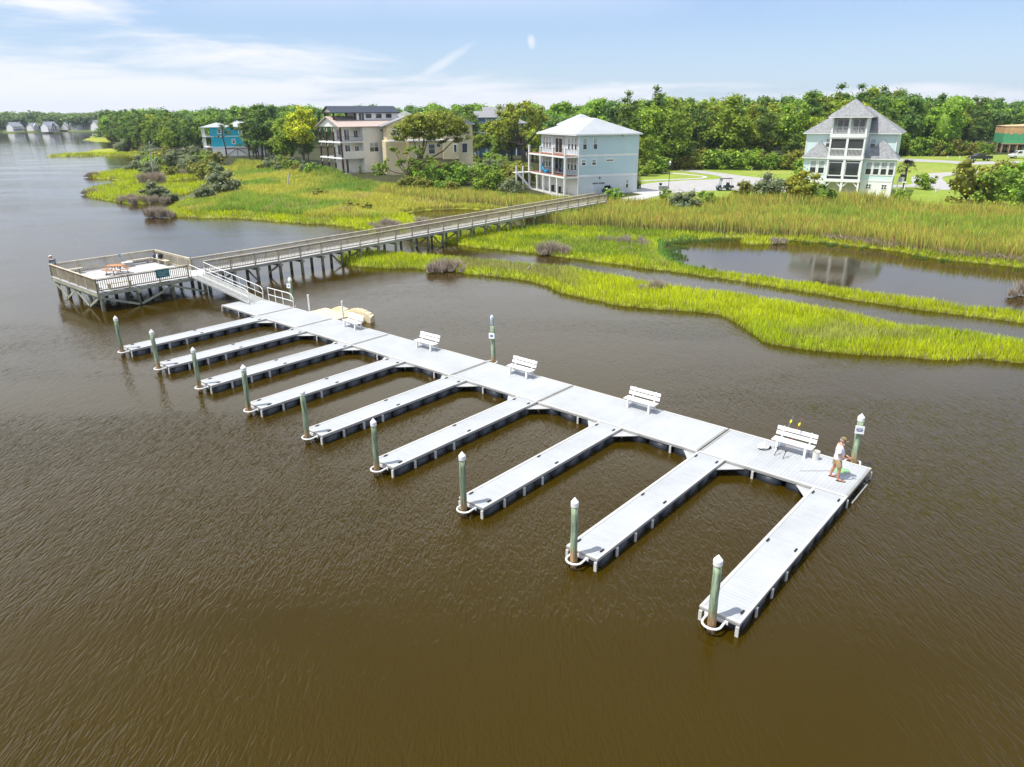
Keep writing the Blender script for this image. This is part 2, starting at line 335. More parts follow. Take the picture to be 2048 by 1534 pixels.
# ---------------------------------------------------------------- water: one sheet, calmer behind the marsh
def build_water():
    us = np.linspace(-1, 1, 90); us = np.sign(us) * np.abs(us) ** 1.3 * 2.6
    ys = np.concatenate([np.linspace(-60, 24, 12), 24 * (5200 / 24.) ** np.linspace(0.01, 1, 150)])
    Ug, Yg = np.meshgrid(us, ys); X = Ug * (np.abs(Yg) + 60); Y = Yg
    calm = np.maximum(sstep((sdist(P_POND, X, Y) + 4) / 4), 0)
    behind = sstep((sdist(np.vstack([P_TONGUE[:23], P_TONGUE[22] + [0, 60], P_TONGUE[0] + [0, 60]]), X, Y)) / 4)
    calm = np.maximum(calm * 1.0, behind * .85)
    for q in P_POOLS: calm = np.maximum(calm, sstep((sdist(q, X, Y) + 8) / 6) * .9)
    # sheltered water between the tongue of marsh and the dock
    pp = (X - DO.x) * AX.x + (Y - DO.y) * AX.y; qq = (X - DO.x) * BX.x + (Y - DO.y) * BX.y
    lee = sstep((qq - 2) / 14) * sstep((pp + 14) / 10) * .55
    calm = np.maximum(calm, .76 * sstep((Y - 18) / 42) + .13 * sstep((Y - 75) / 150) + .08 * sstep((Y - 250) / 200))
    slips = sstep((qq + 11) / 3) * sstep(-(qq - 2) / 2) * sstep((pp + 2) / 2) * .45
    calm = np.maximum(calm, np.maximum(lee, slips))
    V = np.stack([X, Y, np.zeros_like(X)], -1).reshape(-1, 3); nu = len(us); ny = len(ys)
    i = np.arange(ny - 1)[:, None] * nu + np.arange(nu - 1)[None, :]
    F = np.stack([i, i + 1, i + 1 + nu, i + nu], -1).reshape(-1, 4)
    cc = np.repeat(calm.reshape(-1, 1), 3, 1)
    M = bpy.data.materials.new('murky river water'); M.use_nodes = True; nt = M.node_tree; n, l = nt.nodes, nt.links
    P = n['Principled BSDF']; P.inputs['IOR'].default_value = 1.36; P.inputs['Specular Tint'].default_value = (1.0, .80, .42, 1); P.inputs['Roughness'].default_value = .05
    tcn = n.new('ShaderNodeTexCoord')
    va = n.new('ShaderNodeVertexColor'); va.layer_name = 'Col'
    def mth(op, a, b=None, clamp=False):
        q = n.new('ShaderNodeMath'); q.operation = op; q.use_clamp = clamp
        for i_, v_ in enumerate((a, b)):
            if v_ is None: continue
            if isinstance(v_, (int, float)): q.inputs[i_].default_value = v_
            else: l.new(v_, q.inputs[i_])
        return q.outputs[0]
    def nz(scale, rot, st, det=3, rough=.5, dist=0.):
        mp = n.new('ShaderNodeMapping'); mp.inputs['Rotation'].default_value = (0, 0, R(rot)); mp.inputs['Scale'].default_value = (st[0], st[1], 1)
        l.new(tcn.outputs['Object'], mp.inputs[0]); t = n.new('ShaderNodeTexNoise'); t.inputs['Scale'].default_value = scale
        t.inputs['Detail'].default_value = det; t.inputs['Roughness'].default_value = rough; t.inputs['Distortion'].default_value = dist; l.new(mp.outputs[0], t.inputs[0]); return t.outputs[0]
    big = nz(.045, -38, (.6, 2.6), 4, .55, .6)          # wind patches
    col = n.new('ShaderNodeMixRGB'); l.new(nz(.08, 0, (1, 1), 3), col.inputs[0]); col.inputs[1].default_value = (.031, .0190, .0006, 1); col.inputs[2].default_value = (.038, .0245, .0012, 1)
    l.new(col.outputs[0], P.inputs['Base Color'])
    a = nz(5.6, 24, (1.0, .24), 2, .45, .45)    # crisp wavelets, crests roughly towards the dock
    b = nz(10., 50, (1.0, .5), 2, .5, .3)
    c = nz(.9, 5, (1.0, .45), 2, .5, .2)
    def ridge(v): return mth('SUBTRACT', 1.0, mth('MULTIPLY', mth('ABSOLUTE', mth('SUBTRACT', v, .5)), 2.6))
    hgt = mth('ADD', mth('ADD', mth('MULTIPLY', ridge(a), .62), mth('MULTIPLY', b, .40)), mth('MULTIPLY', c, .9))
    wind = n.new('ShaderNodeMapRange'); wind.inputs[1].default_value = .38; wind.inputs[2].default_value = .6; wind.inputs[3].default_value = .25; wind.inputs[4].default_value = 1.0; l.new(big, wind.inputs[0])
    st_ = mth('MULTIPLY', mth('SUBTRACT', 1.0, mth('MULTIPLY', va.outputs[0], .975)), wind.outputs[0])
    bp = n.new('ShaderNodeBump'); bp.inputs['Distance'].default_value = .095; l.new(mth('MULTIPLY', st_, 1.0), bp.inputs['Strength']); l.new(hgt, bp.inputs['Height']); l.new(bp.outputs[0], P.inputs['Normal'])
    rr = n.new('ShaderNodeMapRange'); rr.inputs[3].default_value = .09; rr.inputs[4].default_value = .06; l.new(va.outputs[0], rr.inputs[0]); l.new(rr.outputs[0], P.inputs['Roughness'])
    o = np_mesh('water', V, F, M, cc, smooth=True); tag(o, kind='structure')
build_water()

# ---------------------------------------------------------------- roads and paths on the lots
def sheet(name, pts, z, m_, label=None):
    P = [tuple(at(x, y, ZG)) for x, y in pts]; b = MB(); n = len(P)
    b.add([(p[0], p[1], z) for p in P] + [(p[0], p[1], z - .12) for p in P], [tuple(range(n))] + [(i, (i + 1) % n, (i + 1) % n + n, i + n) for i in range(n)])
    o = b.build(name, m_); tag(o, kind='structure'); return o
def smooth_pts(pts, k=4):
    out = []; n = len(pts)
    for i in range(n):
        p0, p1, p2, p3 = [np.array(pts[(i + j - 1) % n], float) for j in range(4)]
        for t in np.linspace(0, 1, k, endpoint=False):
            out.append(tuple(.5 * ((2 * p1) + (-p0 + p2) * t + (2 * p0 - 5 * p1 + 4 * p2 - p3) * t * t + (-p0 + 3 * p1 - 3 * p2 + p3) * t ** 3)))
    return out
M_ROAD = mat('worn pale asphalt', (.40, .385, .37), .9, .08, .6, bump=.2, bscale=30)
M_CONC = mat('light concrete', (.48, .465, .44), .85, .06, .8)
sheet('road', smooth_pts([(1352, 336), (1384, 339), (1440, 346), (1493, 353), (1563, 360), (1625, 367), (1650, 384), (1560, 384), (1476, 381.5), (1405, 382), (1361, 382), (1310, 380.5), (1280, 377), (1283, 370), (1305, 366), (1350, 362.5), (1388, 360.5), (1430, 359), (1444, 355), (1430, 351), (1388, 345), (1350, 339.5)], 3), ZG + .05, M_ROAD)
sheet('pavement', smooth_pts([(1332, 345), (1370, 348), (1400, 351), (1415, 354), (1405, 357.5), (1350, 360), (1290, 362.5), (1290, 361), (1350, 358.5), (1396, 356.5), (1406, 353.8), (1398, 352), (1368, 349.5), (1332, 346.5)], 2), ZG + .06, M_CONC)
sheet('path', [(1226, 399), (1290, 389), (1330, 383), (1400, 382.5), (1402, 384.2), (1340, 386.5), (1304, 395), (1285, 401), (1240, 403.5)], ZG + .064, M_CONC)
sheet('driveway', [(1262, 385), (1276, 377.8), (1320, 381.2), (1326, 385.6), (1290, 390)], ZG + .07, M_CONC)
sheet('road', smooth_pts([(1780, 317), (1848, 319), (1915, 322.5), (1966, 323.5), (2060, 322), (2060, 327), (1990, 328), (1944, 331), (1942, 338), (1960, 346), (1928, 350), (1896, 352), (1884, 356), (1888, 362), (1898, 370), (1902, 380), (1868, 379), (1846, 374), (1780, 375), (1780, 370), (1822, 369), (1822, 357), (1835, 350), (1866, 346.5), (1915, 343.8), (1932, 340), (1928, 331), (1905, 327), (1880, 325), (1780, 322)], 3), ZG + .05, M_ROAD)
sheet('road', [(2010, 379), (2120, 382), (2120, 389), (2020, 386)], ZG + .05, M_ROAD)
# ================================================================ floating dock
def deck_mat(name, axis_scale, ang):
    M = bpy.data.materials.new(name); M.use_nodes = True; nt = M.node_tree; n, l = nt.nodes, nt.links
    P = n['Principled BSDF']; P.inputs['Roughness'].default_value = .55; P.inputs['Specular IOR Level'].default_value = .3
    t = n.new('ShaderNodeTexCoord'); sp = n.new('ShaderNodeSeparateXYZ'); l.new(t.outputs['Object'], sp.inputs[0])
    d = n.new('ShaderNodeMath'); d.operation = 'MULTIPLY'; d.inputs[1].default_value = 1 / .15; l.new(sp.outputs[ang], d.inputs[0])
    f = n.new('ShaderNodeMath'); f.operation = 'FRACT'; l.new(d.outputs[0], f.inputs[0])
    g = n.new('ShaderNodeMath'); g.operation = 'GREATER_THAN'; g.inputs[1].default_value = .09; l.new(f.outputs[0], g.inputs[0])
    nz = n.new('ShaderNodeTexNoise'); nz.inputs['Scale'].default_value = .55; nz.inputs['Detail'].default_value = 6; nz.inputs['Roughness'].default_value = .65; l.new(t.outputs['Object'], nz.inputs[0])
    mr = n.new('ShaderNodeMapRange'); mr.inputs[1].default_value = .25; mr.inputs[2].default_value = .62; mr.inputs[3].default_value = .80; mr.inputs[4].default_value = 1; l.new(nz.outputs[0], mr.inputs[0])
    # dark scuffs and bird droppings here and there
    n3 = n.new('ShaderNodeTexNoise'); n3.inputs['Scale'].default_value = 2.6; n3.inputs['Detail'].default_value = 7; n3.inputs['Roughness'].default_value = .72; l.new(t.outputs['Object'], n3.inputs[0])
    m3 = n.new('ShaderNodeMapRange'); m3.inputs[1].default_value = .65; m3.inputs[2].default_value = .74; m3.inputs[3].default_value = 1; m3.inputs[4].default_value = .5; l.new(n3.outputs[0], m3.inputs[0])
    fl = n.new('ShaderNodeMath'); fl.operation = 'FLOOR'; l.new(d.outputs[0], fl.inputs[0])
    wn_ = n.new('ShaderNodeTexWhiteNoise'); wn_.noise_dimensions = '1D'; l.new(fl.outputs[0], wn_.inputs['W'])
    mw = n.new('ShaderNodeMapRange'); mw.inputs[3].default_value = .95; mw.inputs[4].default_value = 1.0; l.new(wn_.outputs[0], mw.inputs[0])
    mx_ = n.new('ShaderNodeMixRGB'); l.new(g.outputs[0], mx_.inputs[0]); mx_.inputs[1].default_value = (.33, .34, .35, 1); mx_.inputs[2].default_value = (.445, .46, .47, 1)
    cur = mx_.outputs[0]
    for s_ in (mr.outputs[0], m3.outputs[0], mw.outputs[0]):
        q = n.new('ShaderNodeMixRGB'); q.blend_type = 'MULTIPLY'; q.inputs[0].default_value = 1; l.new(cur, q.inputs[1]); l.new(s_, q.inputs[2]); cur = q.outputs[0]
    l.new(cur, P.inputs['Base Color'])
    bp = n.new('ShaderNodeBump'); bp.inputs['Strength'].default_value = .35; bp.inputs['Distance'].default_value = .01; l.new(g.outputs[0], bp.inputs['Height']); l.new(bp.outputs[0], P.inputs['Normal'])
    return M
M_DECKX = deck_mat('pale plastic deck planks across', 1, 0)
M_DECKY = deck_mat('pale plastic deck planks across finger', 1, 1)
M_RIM = mat('off white dock rim', (.50, .49, .46), .5, .05, 3)
M_SEAM = mat('dusty seam cover', (.30, .295, .27), .6, .1, 3)
M_FASC = mat('weathered aluminium fascia', (.52, .53, .53), .45, .12, 2, metal=.2)
M_STRAP = mat('white dock strap', (.72, .71, .66), .5, .15, 5)
M_FLOAT = mat('black float tub', (.018, .022, .030), .42, .2, 4, spec=.5)
M_BLACK = mat('black rubber', (.012, .012, .013), .5, .1, 4)
M_WHITE = mat('white paint', (.74, .74, .735), .45, .04, 2)
M_GUS = mat('galvanised plate', (.60, .60, .58), .45, .1, 3, metal=.3)
M_HOOP = mat('white plastic pipe', (.80, .80, .78), .4, .05, 3)

dock = empty('floating_dock', D(0, 0), _yaw, 'long white floating dock with nine finger piers over black floats', 'floating dock')
def float_mb(L, W_, H, z1):
    """black tub with rounded, slightly tucked underside; local x = length"""
    b = bmesh.new(); bmesh.ops.create_cube(b, size=1)
    for v in b.verts:
        v.co.x *= L; v.co.y *= W_; v.co.z *= H
        if v.co.z < 0: v.co.x *= .90; v.co.y *= .90
    bmesh.ops.bevel(b, geom=list(b.edges), offset=.07, segments=2, affect='EDGES')
    bmesh.ops.translate(b, verts=b.verts, vec=(0, 0, z1 - H / 2))
    me = bpy.data.meshes.new('float'); b.to_mesh(me); b.free(); me.materials.append(M_FLOAT)
    me.polygons.foreach_set('use_smooth', [True] * len(me.polygons)); return me
ME_FLOAT = float_mb(.86, 1.17, .80, .345)
ME_FLOAT2 = float_mb(1.00, 1.42, .80, .345)
b = MB(); b.box(-.05, .05, -.022, .022, 0, .018); b.box(-.10, .10, -.026, .026, .018, .045); ME_CLEAT_O = b.build('cleat', M_BLACK, None, bevel=0)
ME_CLEAT = ME_CLEAT_O.data; bpy.data.objects.remove(ME_CLEAT_O)
def sub(name, me, parent, loc, rz=0, sc=None):
    o = bpy.data.objects.new(name, me); COL.objects.link(o); o.parent = parent; o.location = loc; o.rotation_euler = (0, 0, rz)
    if sc: o.scale = sc
    return o
KF = [0.0, 4.89, 9.70, 14.60, 19.52, 24.34, 29.28, 34.24, 39.02]
FL, FW, WW = 9.19, 1.24, 3.03
GROUP_FL = 'black floats under the dock'
def strap(parent, x, y, w=.09, t=.05, z0=-.12, z1=.325, rz=0):
    b = MB(); b.box(-w / 2, w / 2, -t / 2, t / 2, z0, z1); o = b.build('strap', M_STRAP, parent); o.location = (x, y, 0); o.rotation_euler = (0, 0, rz); return o
# --- walkway sections between the seams
SEAMS = [-6.21, -1.25, 3.55, 9.60, 18.28, 24.37, 33.0, 39.05]
for i in range(len(SEAMS) - 1):
    x0, x1 = SEAMS[i] + .03, SEAMS[i + 1] - .03
    b = MB(); b.mat(0).box(x0 + .10, x1 - .10, .12, WW - .12, ZD - .10, ZD)
    b.mat(1).box(x0, x1, 0, .115, ZD - .05, ZD + .012).box(x0, x1, WW - .115, WW, ZD - .05, ZD + .012)
    b.mat(3).box(x0, x0 + .095, .117, WW - .117, ZD - .05, ZD + .006).box(x1 - .095, x1, .117, WW - .117, ZD - .05, ZD + .006)
    b.mat(2).box(x0, x1, .015, .07, ZD - .12, ZD - .052).box(x0, x1, WW - .07, WW - .015, ZD - .12, ZD - .052)
    b.box(x0 + .01, x0 + .06, .075, WW - .075, ZD - .12, ZD - .052).box(x1 - .06, x1 - .01, .075, WW - .075, ZD - .12, ZD - .052)
    s_ = b.build('walkway_section', [M_DECKX, M_RIM, M_FASC, M_SEAM], dock)
    nf = max(2, round((x1 - x0) / 1.22))
    for k in range(nf):
        fx = x0 + (k + .5) * (x1 - x0) / nf
        for fy in (.72, WW - .72): sub('float', ME_FLOAT2, s_, (fx, fy, 0), 0)
    for k in range(0, nf + 1, 2):
        fx = min(max(x0 + k * (x1 - x0) / nf, x0 + .06), x1 - .06)
        strap(s_, fx, -.012); strap(s_, fx, WW + .012)
    if i == len(SEAMS) - 2:
        for yy in (.05, WW - .06): strap(s_, x1 + .03, yy, rz=R(90))
        b = MB(); b.tube([(x1 + .07, .5, .02), (x1 + .07, 2.4, .02)], .03, 6); b.build('bumper_pipe', M_STRAP, s_)
# --- fingers (built once, then copied)
def make_finger(full=True):
    b = MB(); x0, x1 = -FW, 0.0
    b.mat(0).box(x0 + .11, x1 - .11, -FL + .11, -.03, ZD - .10, ZD)
    b.mat(1).box(x0, x0 + .105, -FL, -.02, ZD - .05, ZD + .012).box(x1 - .105, x1, -FL, -.02, ZD - .05, ZD + .012).box(x0 + .107, x1 - .107, -FL, -FL + .105, ZD - .05, ZD + .010)
    b.mat(2).box(x0 + .015, x0 + .07, -FL + .02, -.02, ZD - .12, ZD - .052).box(x1 - .07, x1 - .015, -FL + .02, -.02, ZD - .12, ZD - .052).box(x0 + .075, x1 - .075, -FL + .02, -FL + .07, ZD - .12, ZD - .052)
    f = b.build('finger_pier', [M_DECKY, M_RIM, M_FASC], dock)
    nf = 9; st = (FL - .15) / nf
    for k in range(nf): sub('float', ME_FLOAT, f, (-FW / 2, -FL + .12 + (k + .5) * st, 0), R(90), (1, 1.03, 1))
    for yy in (1.15, 2.30, 3.42):
        for xx in (x0 - .012, x1 + .012): strap(f, xx, -FL + yy, .10, .05, rz=R(90), z1=.325)
    for xx in (x0 + .06, x1 - .06):
        strap(f, xx, -FL - .012, .10, .05, z0=-.15, z1=.325)
    for yy in (.50, 4.55, 8.75):
        for xx in (x0 + .16, x1 - .16): sub('cleat', ME_CLEAT, f, (xx, -FL + yy, ZD), R(90))
    # triangular gusset plates where finger meets walkway
    for sgn, xx in ((1, x1 + .004), (-1, x0 - .004)):
        b = MB(); b.prism([(xx, -.01), (xx + sgn * .85, -.01), (xx, -.80)] if sgn > 0 else [(xx, -.01), (xx, -.80), (xx - .62, -.01)], ZD - .14, ZD - .115)
        b.build('gusset_plate', M_GUS, f)
    # pipe hoop round the mooring pile
    cx = -.70; b = MB(); r = .27
    pts = [(cx + r, -FL + .02, .30), (cx + r, -FL - .28, .28)] + [(cx + r * math.cos(t), -FL - .28 - .9 * r * math.sin(t), .28) for t in np.linspace(.25, math.pi - .25, 7)] + [(cx - r, -FL - .28, .28), (cx - r, -FL + .02, .30)]
    b.tube(pts, .036, 8); b.box(cx - .36, cx + .36, -FL - .02, -FL + .005, .24, .36)
    b.build('pile_hoop', M_HOOP, f, smooth=False)
    return f
f0 = make_finger()
for i, k in enumerate(KF):
    f = f0 if i == 0 else copy_tree(f0, dock)
    f.location = (k, 0, 0)
for ch in list(f.children):
    if ch.name.startswith('gusset_plate') and max(v.co.x for v in ch.data.vertices) > .3: bpy.data.objects.remove(ch)
# hand rail at the landing and hoops at the outer piles of the walkway
b = MB(); q0 = 2.98
pts = [(-4.45, q0, ZD), (-4.45, q0, ZD + 1.05), (-1.75, q0, ZD + 1.05), (-1.30, q0, ZD + .98), (-1.10, q0, ZD + .72), (-1.12, q0, ZD + .45), (-1.2, q0, ZD)]
b.tube(pts, .034, 8); b.tube([(-4.45, q0, ZD + .52), (-1.13, q0, ZD + .50)], .028, 6)
for x in (-3.5, -2.5): b.tube([(x, q0, ZD), (x, q0, ZD + 1.05)], .028, 6)
b.build('landing_rail', M_HOOP, dock)
WP = [(-2.05, 3.42), (18.30, 3.42), (38.22, 3.42)]
for x, y in WP:
    b = MB(); r = .27
    pts = [(x - r - .08, WW - .02, .36), (x - r, y, .34)] + [(x - r * math.cos(t), y + r * .9 * math.sin(t), .34) for t in np.linspace(.25, math.pi - .25, 7)] + [(x + r, y, .34), (x + r + .08, WW - .02, .36)]
    b.tube(pts, .036, 8); b.box(x - .5, x + .5, WW + .002, WW + .06, .3, .42); b.build('pile_hoop', M_HOOP, dock)

# ---------------------------------------------------------------- mooring piles
def pile_mat(name, top, low, z0, z1, sc=1.0):
    M = mat(name, (1, 1, 1), .85, .36, 3.0, rand=.16, bump=.7, bscale=9, spec=.15, stretch=(4, 4, .55)); nt = M.node_tree; n, l = nt.nodes, nt.links
    P = n['Principled BSDF']; old = P.inputs['Base Color'].links[0].from_socket
    t = n.new('ShaderNodeTexCoord'); sp = n.new('ShaderNodeSeparateXYZ'); l.new(t.outputs['Object'], sp.inputs[0])
    nz = n.new('ShaderNodeTexNoise'); nz.inputs['Scale'].default_value = 3.5; nz.inputs['Detail'].default_value = 3; l.new(t.outputs['Object'], nz.inputs[0])
    ad = n.new('ShaderNodeMath'); ad.operation = 'MULTIPLY_ADD'; l.new(nz.outputs[0], ad.inputs[0]); ad.inputs[1].default_value = .7; l.new(sp.outputs[2], ad.inputs[2])
    mr = n.new('ShaderNodeMapRange'); mr.inputs[1].default_value = z0 + .0; mr.inputs[2].default_value = z1 + .7; l.new(ad.outputs[0], mr.inputs[0])
    cr = n.new('ShaderNodeValToRGB'); l.new(mr.outputs[0], cr.inputs[0]); e = cr.color_ramp.elements
    e[0].position = 0; e[0].color = (.025, .02, .014, 1); e[1].position = 1; e[1].color = (*top, 1)
    for p_, c_ in ((.17, (.035, .026, .016)), (.27, low), (.42, low), (.52, tuple((a_ + b_) / 2 for a_, b_ in zip(top, low))), (.6, top)):
        k = e.new(p_); k.color = (*c_, 1)
    q = n.new('ShaderNodeMixRGB'); q.blend_type = 'MULTIPLY'; q.inputs[0].default_value = 1; l.new(cr.outputs[0], q.inputs[1]); l.new(old, q.inputs[2]); l.new(q.outputs[0], P.inputs['Base Color'])
    return M
M_PILE = pile_mat('green treated pile', (.40, .50, .33), (.50, .33, .17), -.1, 1.35)
M_CAP = mat('white plastic cap', (.84, .84, .83), .35, .03, 2)
def mooring_pile(loc, h, r, label, cap=True, sign=None, lean=(0, 0), m_=None):
    o = empty('mooring_pile', loc, rnd.uniform(0, 6), label, 'mooring pile', 'mooring piles holding the floating dock')
    b = MB(); N_ = 9; pts = [(rnd.uniform(-.012, .012) + lean[0] * z, rnd.uniform(-.012, .012) + lean[1] * z, z) for z in np.linspace(-.8, h, N_)]
    b.tube(pts, [r * (1.0 - .06 * k / N_) * rnd.uniform(.98, 1.02) for k in range(N_)], 14)
    b.build('timber', m_ or M_PILE, o, smooth=True)
    if cap:
        c = MB(); c.tube([(lean[0] * h, lean[1] * h, h - .10), (lean[0] * h, lean[1] * h, h + .03), (lean[0] * h, lean[1] * h, h + .06), (lean[0] * h, lean[1] * h, h + .21)], [r + .008, r + .008, r + .004, .012], 16)
        c.build('cap', M_CAP, o)
    return o
ORD = ['first', 'second', 'third', 'fourth', 'fifth', 'sixth', 'seventh', 'eighth', 'ninth']
for i, k in enumerate(KF):
    w = D(k - .70, -FL - .30)
    lab = f'green mooring pile with white cone cap, end of the {ORD[i]} finger from the gangway'
    if i == 8: lab = 'largest green mooring pile with white cone cap, at the end of the nearest finger pier'
    mooring_pile(w, [2.34, 2.4, 2.33, 2.44, 2.42, 2.33, 2.42, 2.36, 2.36][i], [.116, .12, .112, .125, .12, .118, .122, .12, .124][i], lab, lean=(rnd.uniform(-.012, .012), rnd.uniform(-.012, .012)))
M_SIGNW = mat('white sign sheet', (.82, .82, .82), .4, .03, 3); M_SIGNB = mat('blue print', (.02, .05, .2), .5, .05, 4)
for j, ((x, y), h) in enumerate(zip(WP, (2.35, 2.5, 2.25))):
    labs = ['green mooring pile with white cap and small sign beside the landing rail', 'mooring pile halfway along the dock, topped by a pale plastic sleeve', 'green mooring pile with white cone cap and square white notice beside the fisherman']
    o = mooring_pile(D(x, y + .05), h, .128, labs[j], cap=(j != 1))
    o.rotation_euler = (0, 0, _yaw + (R(18) if j != 1 else R(25)))
    b = MB(); zc = h - (.42 if j != 1 else .55); s_ = .17
    b.mat(0).box(-s_, s_, -.215, -.195, zc - s_, zc + s_)
    b.mat(1)
    if j == 2:
        b.box(-.11, .11, -.221, -.217, zc + .06, zc + .075); b.box(-.12, .12, -.221, -.217, zc - .028, zc + .03); b.box(-.09, .09, -.221, -.217, zc - .065, zc - .045)
        b.mat(0); b.box(-.08, .07, -.2235, -.2215, zc - .009, zc + .011)
    else:
        b.box(-.08, .08, -.221, -.217, zc - .045, zc + .04)
    b.build('sign', [M_SIGNW, M_SIGNB], o)
    if j == 1:
        c = MB(); c.tube([(-.03, 0, h), (-.03, 0, h + .5), (-.02, 0, h + .62)], [.10, .11, .05], 10); c.build('plastic_sleeve', mat('pale blue plastic', (.62, .72, .80), .3, .25, 6), o, smooth=True)

# ---------------------------------------------------------------- white benches
def bench():
    o = empty('bench', (0, 0, 0))
    b = MB()
    for k in range(3): b.box(-.84, .84, -.50 + k * .155, -.50 + k * .155 + .14, .42, .455)
    b.build('seat', M_WHITE, o)
    b = MB(); d = Vector((0, .16, .42)).normalized(); n_ = Vector((0, -d.z, d.y))
    for z0 in (.58, .79):
        c = Vector((0, -.02, .455)) + d * (z0 - .42); b.obox(c, (.84, 0, 0), d * .082, n_ * .018)
    b.build('backrest', M_WHITE, o)
    for x in (-.58, .58):
        b = MB(); b.bar((x, -.46, .40), (x, -.50, .0), .09, .09, (1, 0, 0)); b.build('leg', M_WHITE, o)
        b = MB(); b.bar((x, -.04, .86), (x, -.16, .42), .09, .04, (1, 0, 0)); b.v[:] = []; b.f[:] = []; b.m[:] = []
        b.bar((x, .155, .90), (x, -.03, .40), .085, .05, (1, 0, 0)); b.bar((x, -.05, .41), (x, .06, 0), .09, .09, (1, 0, 0)); b.build('leg', M_WHITE, o)
        b = MB(); b.bar((x, -.48, .385), (x, .0, .385), .05, .06); b.build('seat_support', M_WHITE, o)
    b = MB(); b.bar((-.58, -.20, .24), (.58, -.20, .24), .04, .07); b.build('stretcher', M_WHITE, o)
    return o
BP = [6.55, 13.75, 21.25, 28.75, 36.05]
BL = ['white slatted bench near the gangway with the beige kayak launch behind it', 'white slatted bench on the dock, second from the gangway',
      'white slatted bench just past the pile without a cone cap', 'white slatted bench on the dock between the plain pile and the fisherman', 'white slatted bench with two fishing rods leaning on it']
b0 = bench()
for i, p_ in enumerate(BP):
    o = b0 if i == 0 else copy_tree(b0)
    o.location = D(p_, 2.72, ZD); o.rotation_euler = (0, 0, _yaw + R(rnd.uniform(-2, 2))); tag(o, BL[i], 'bench', 'white benches along the dock edge')

# ---------------------------------------------------------------- kayak launch
M_BEIGE = mat('beige moulded plastic', (.72, .62, .40), .5, .1, 3, bump=.3, bscale=12)
kl = empty('kayak_launch', D(2.4, 3.15), _yaw, 'beige plastic floating kayak launch with humped side walls beside the dock', 'kayak launch')
b = MB(); b.box(-1.95, 1.35, 0, 1.5, -.1, .40)
for k in range(7): b.box(-1.9 + k * .47, -1.62 + k * .47, 1.5, 1.62, 0, .30)
b.build('launch_deck', M_BEIGE, kl, bevel=.03)
def hump(name, y, x0, L, h0, h1, t, nb):
    xs = np.linspace(0, 1, nb); b = MB()
    for i in range(nb - 1):
        ha, hb = [h0 + (h1 - h0) * math.sin(math.pi * min(1, max(0, s_))) ** .6 for s_ in (xs[i], xs[i + 1])]
        a0, a1 = x0 + L * xs[i], x0 + L * xs[i + 1] - .012
        hh = min(ha, hb) + .03 * (i % 2)
        b.add([(a0, y, -.1), (a1, y, -.1), (a1, y + t, -.1), (a0, y + t, -.1), (a0, y + .06, .1 + ha - .03 * (i % 2)), (a1, y + .06, .1 + hb - .03 * (i % 2)), (a1, y + t - .06, .1 + ha - .03 * (i % 2)), (a0, y + t - .06, .1 + ha - .03 * (i % 2))],
              [(0, 3, 2, 1), (4, 5, 6, 7), (0, 1, 5, 4), (1, 2, 6, 5), (2, 3, 7, 6), (3, 0, 4, 7)])
    return b.build(name, M_BEIGE, kl)
hump('side_wall', 1.45, -1.2, 1.75, .3, .58, .5, 9)
hump('side_wall', 1.75, .15, 2.75, .3, .68, .45, 13)
hump('cradle', .95, -.2, 2.6, .15, .42, .75, 9)
for x_, y_ in ((-2.05, .16), (1.45, .55)):
    b = MB(); b.tube([(x_, y_, -.4), (x_, y_, 1.55)], .055, 10); b.tube([(x_, y_, 1.5), (x_, y_, 1.62)], .07, 10); b.build('guide_pipe', M_HOOP, kl)
# ================================================================ timber boardwalk and pier head (fixed)
def wood(name, col, col2, v=1.0): return mat(name, col, .85, .2, 1.4, bump=.5, bscale=14, spec=.15, col2=col2, stretch=(1, 1, 1))
M_RAIL = wood('weathered rail timber', (.50, .44, .32), (.33, .28, .20))
M_RAILP = wood('pale rail cap', (.62, .56, .43), (.44, .38, .28))
M_BDECK = mat('sun bleached deck boards', (.56, .555, .55), .8, .12, 1.2, bump=.4, bscale=10, spec=.2)
M_JOIST = wood('greenish beam timber', (.42, .43, .33), (.27, .26, .19))
M_BPILE = pile_mat('grey green boardwalk pile', (.36, .38, .27), (.28, .25, .16), -.2, 1.1)
P0, P1 = -15.55, -13.25          # boardwalk edges (p)
PLX0, PLX1, PLY0, PLY1 = -22.25, -12.80, -6.10, 2.60
QE = 62.5
bw = empty('boardwalk', D(0, 0), _yaw, 'long weathered timber boardwalk with railings ending in a square pier head', 'boardwalk')
def rise(q): return ZP + .010 * max(0, q - 10)
b = MB()
for k in range(int((PLX1 - PLX0) / .19)):
    x = PLX0 + k * .19; b.box(x, x + .184, PLY0, PLY1, ZP - .05, ZP)
b.build('pier_head_deck', M_BDECK, bw)
b = MB(); q = PLY1 + .005
while q < QE:
    b.add([(P0, q, rise(q) - .05), (P1, q, rise(q) - .05), (P1, q + .19, rise(q + .19) - .05), (P0, q + .19, rise(q + .19) - .05), (P0, q, rise(q)), (P1, q, rise(q)), (P1, q + .19, rise(q + .19)), (P0, q + .19, rise(q + .19))],
          [(0, 3, 2, 1), (4, 5, 6, 7), (0, 1, 5, 4), (1, 2, 6, 5), (2, 3, 7, 6), (3, 0, 4, 7)]); q += .196
b.build('walkway_deck', M_BDECK, bw)
def edge_beam(a, c, name='edge_beam'):
    b = MB(); b.bar(a, c, .06, .24); return b.build(name, M_JOIST, bw)
for x in (P0 + .04, P1 - .04): edge_beam((x, PLY1 + .05, ZP - .18), (x, QE, rise(QE) - .18))
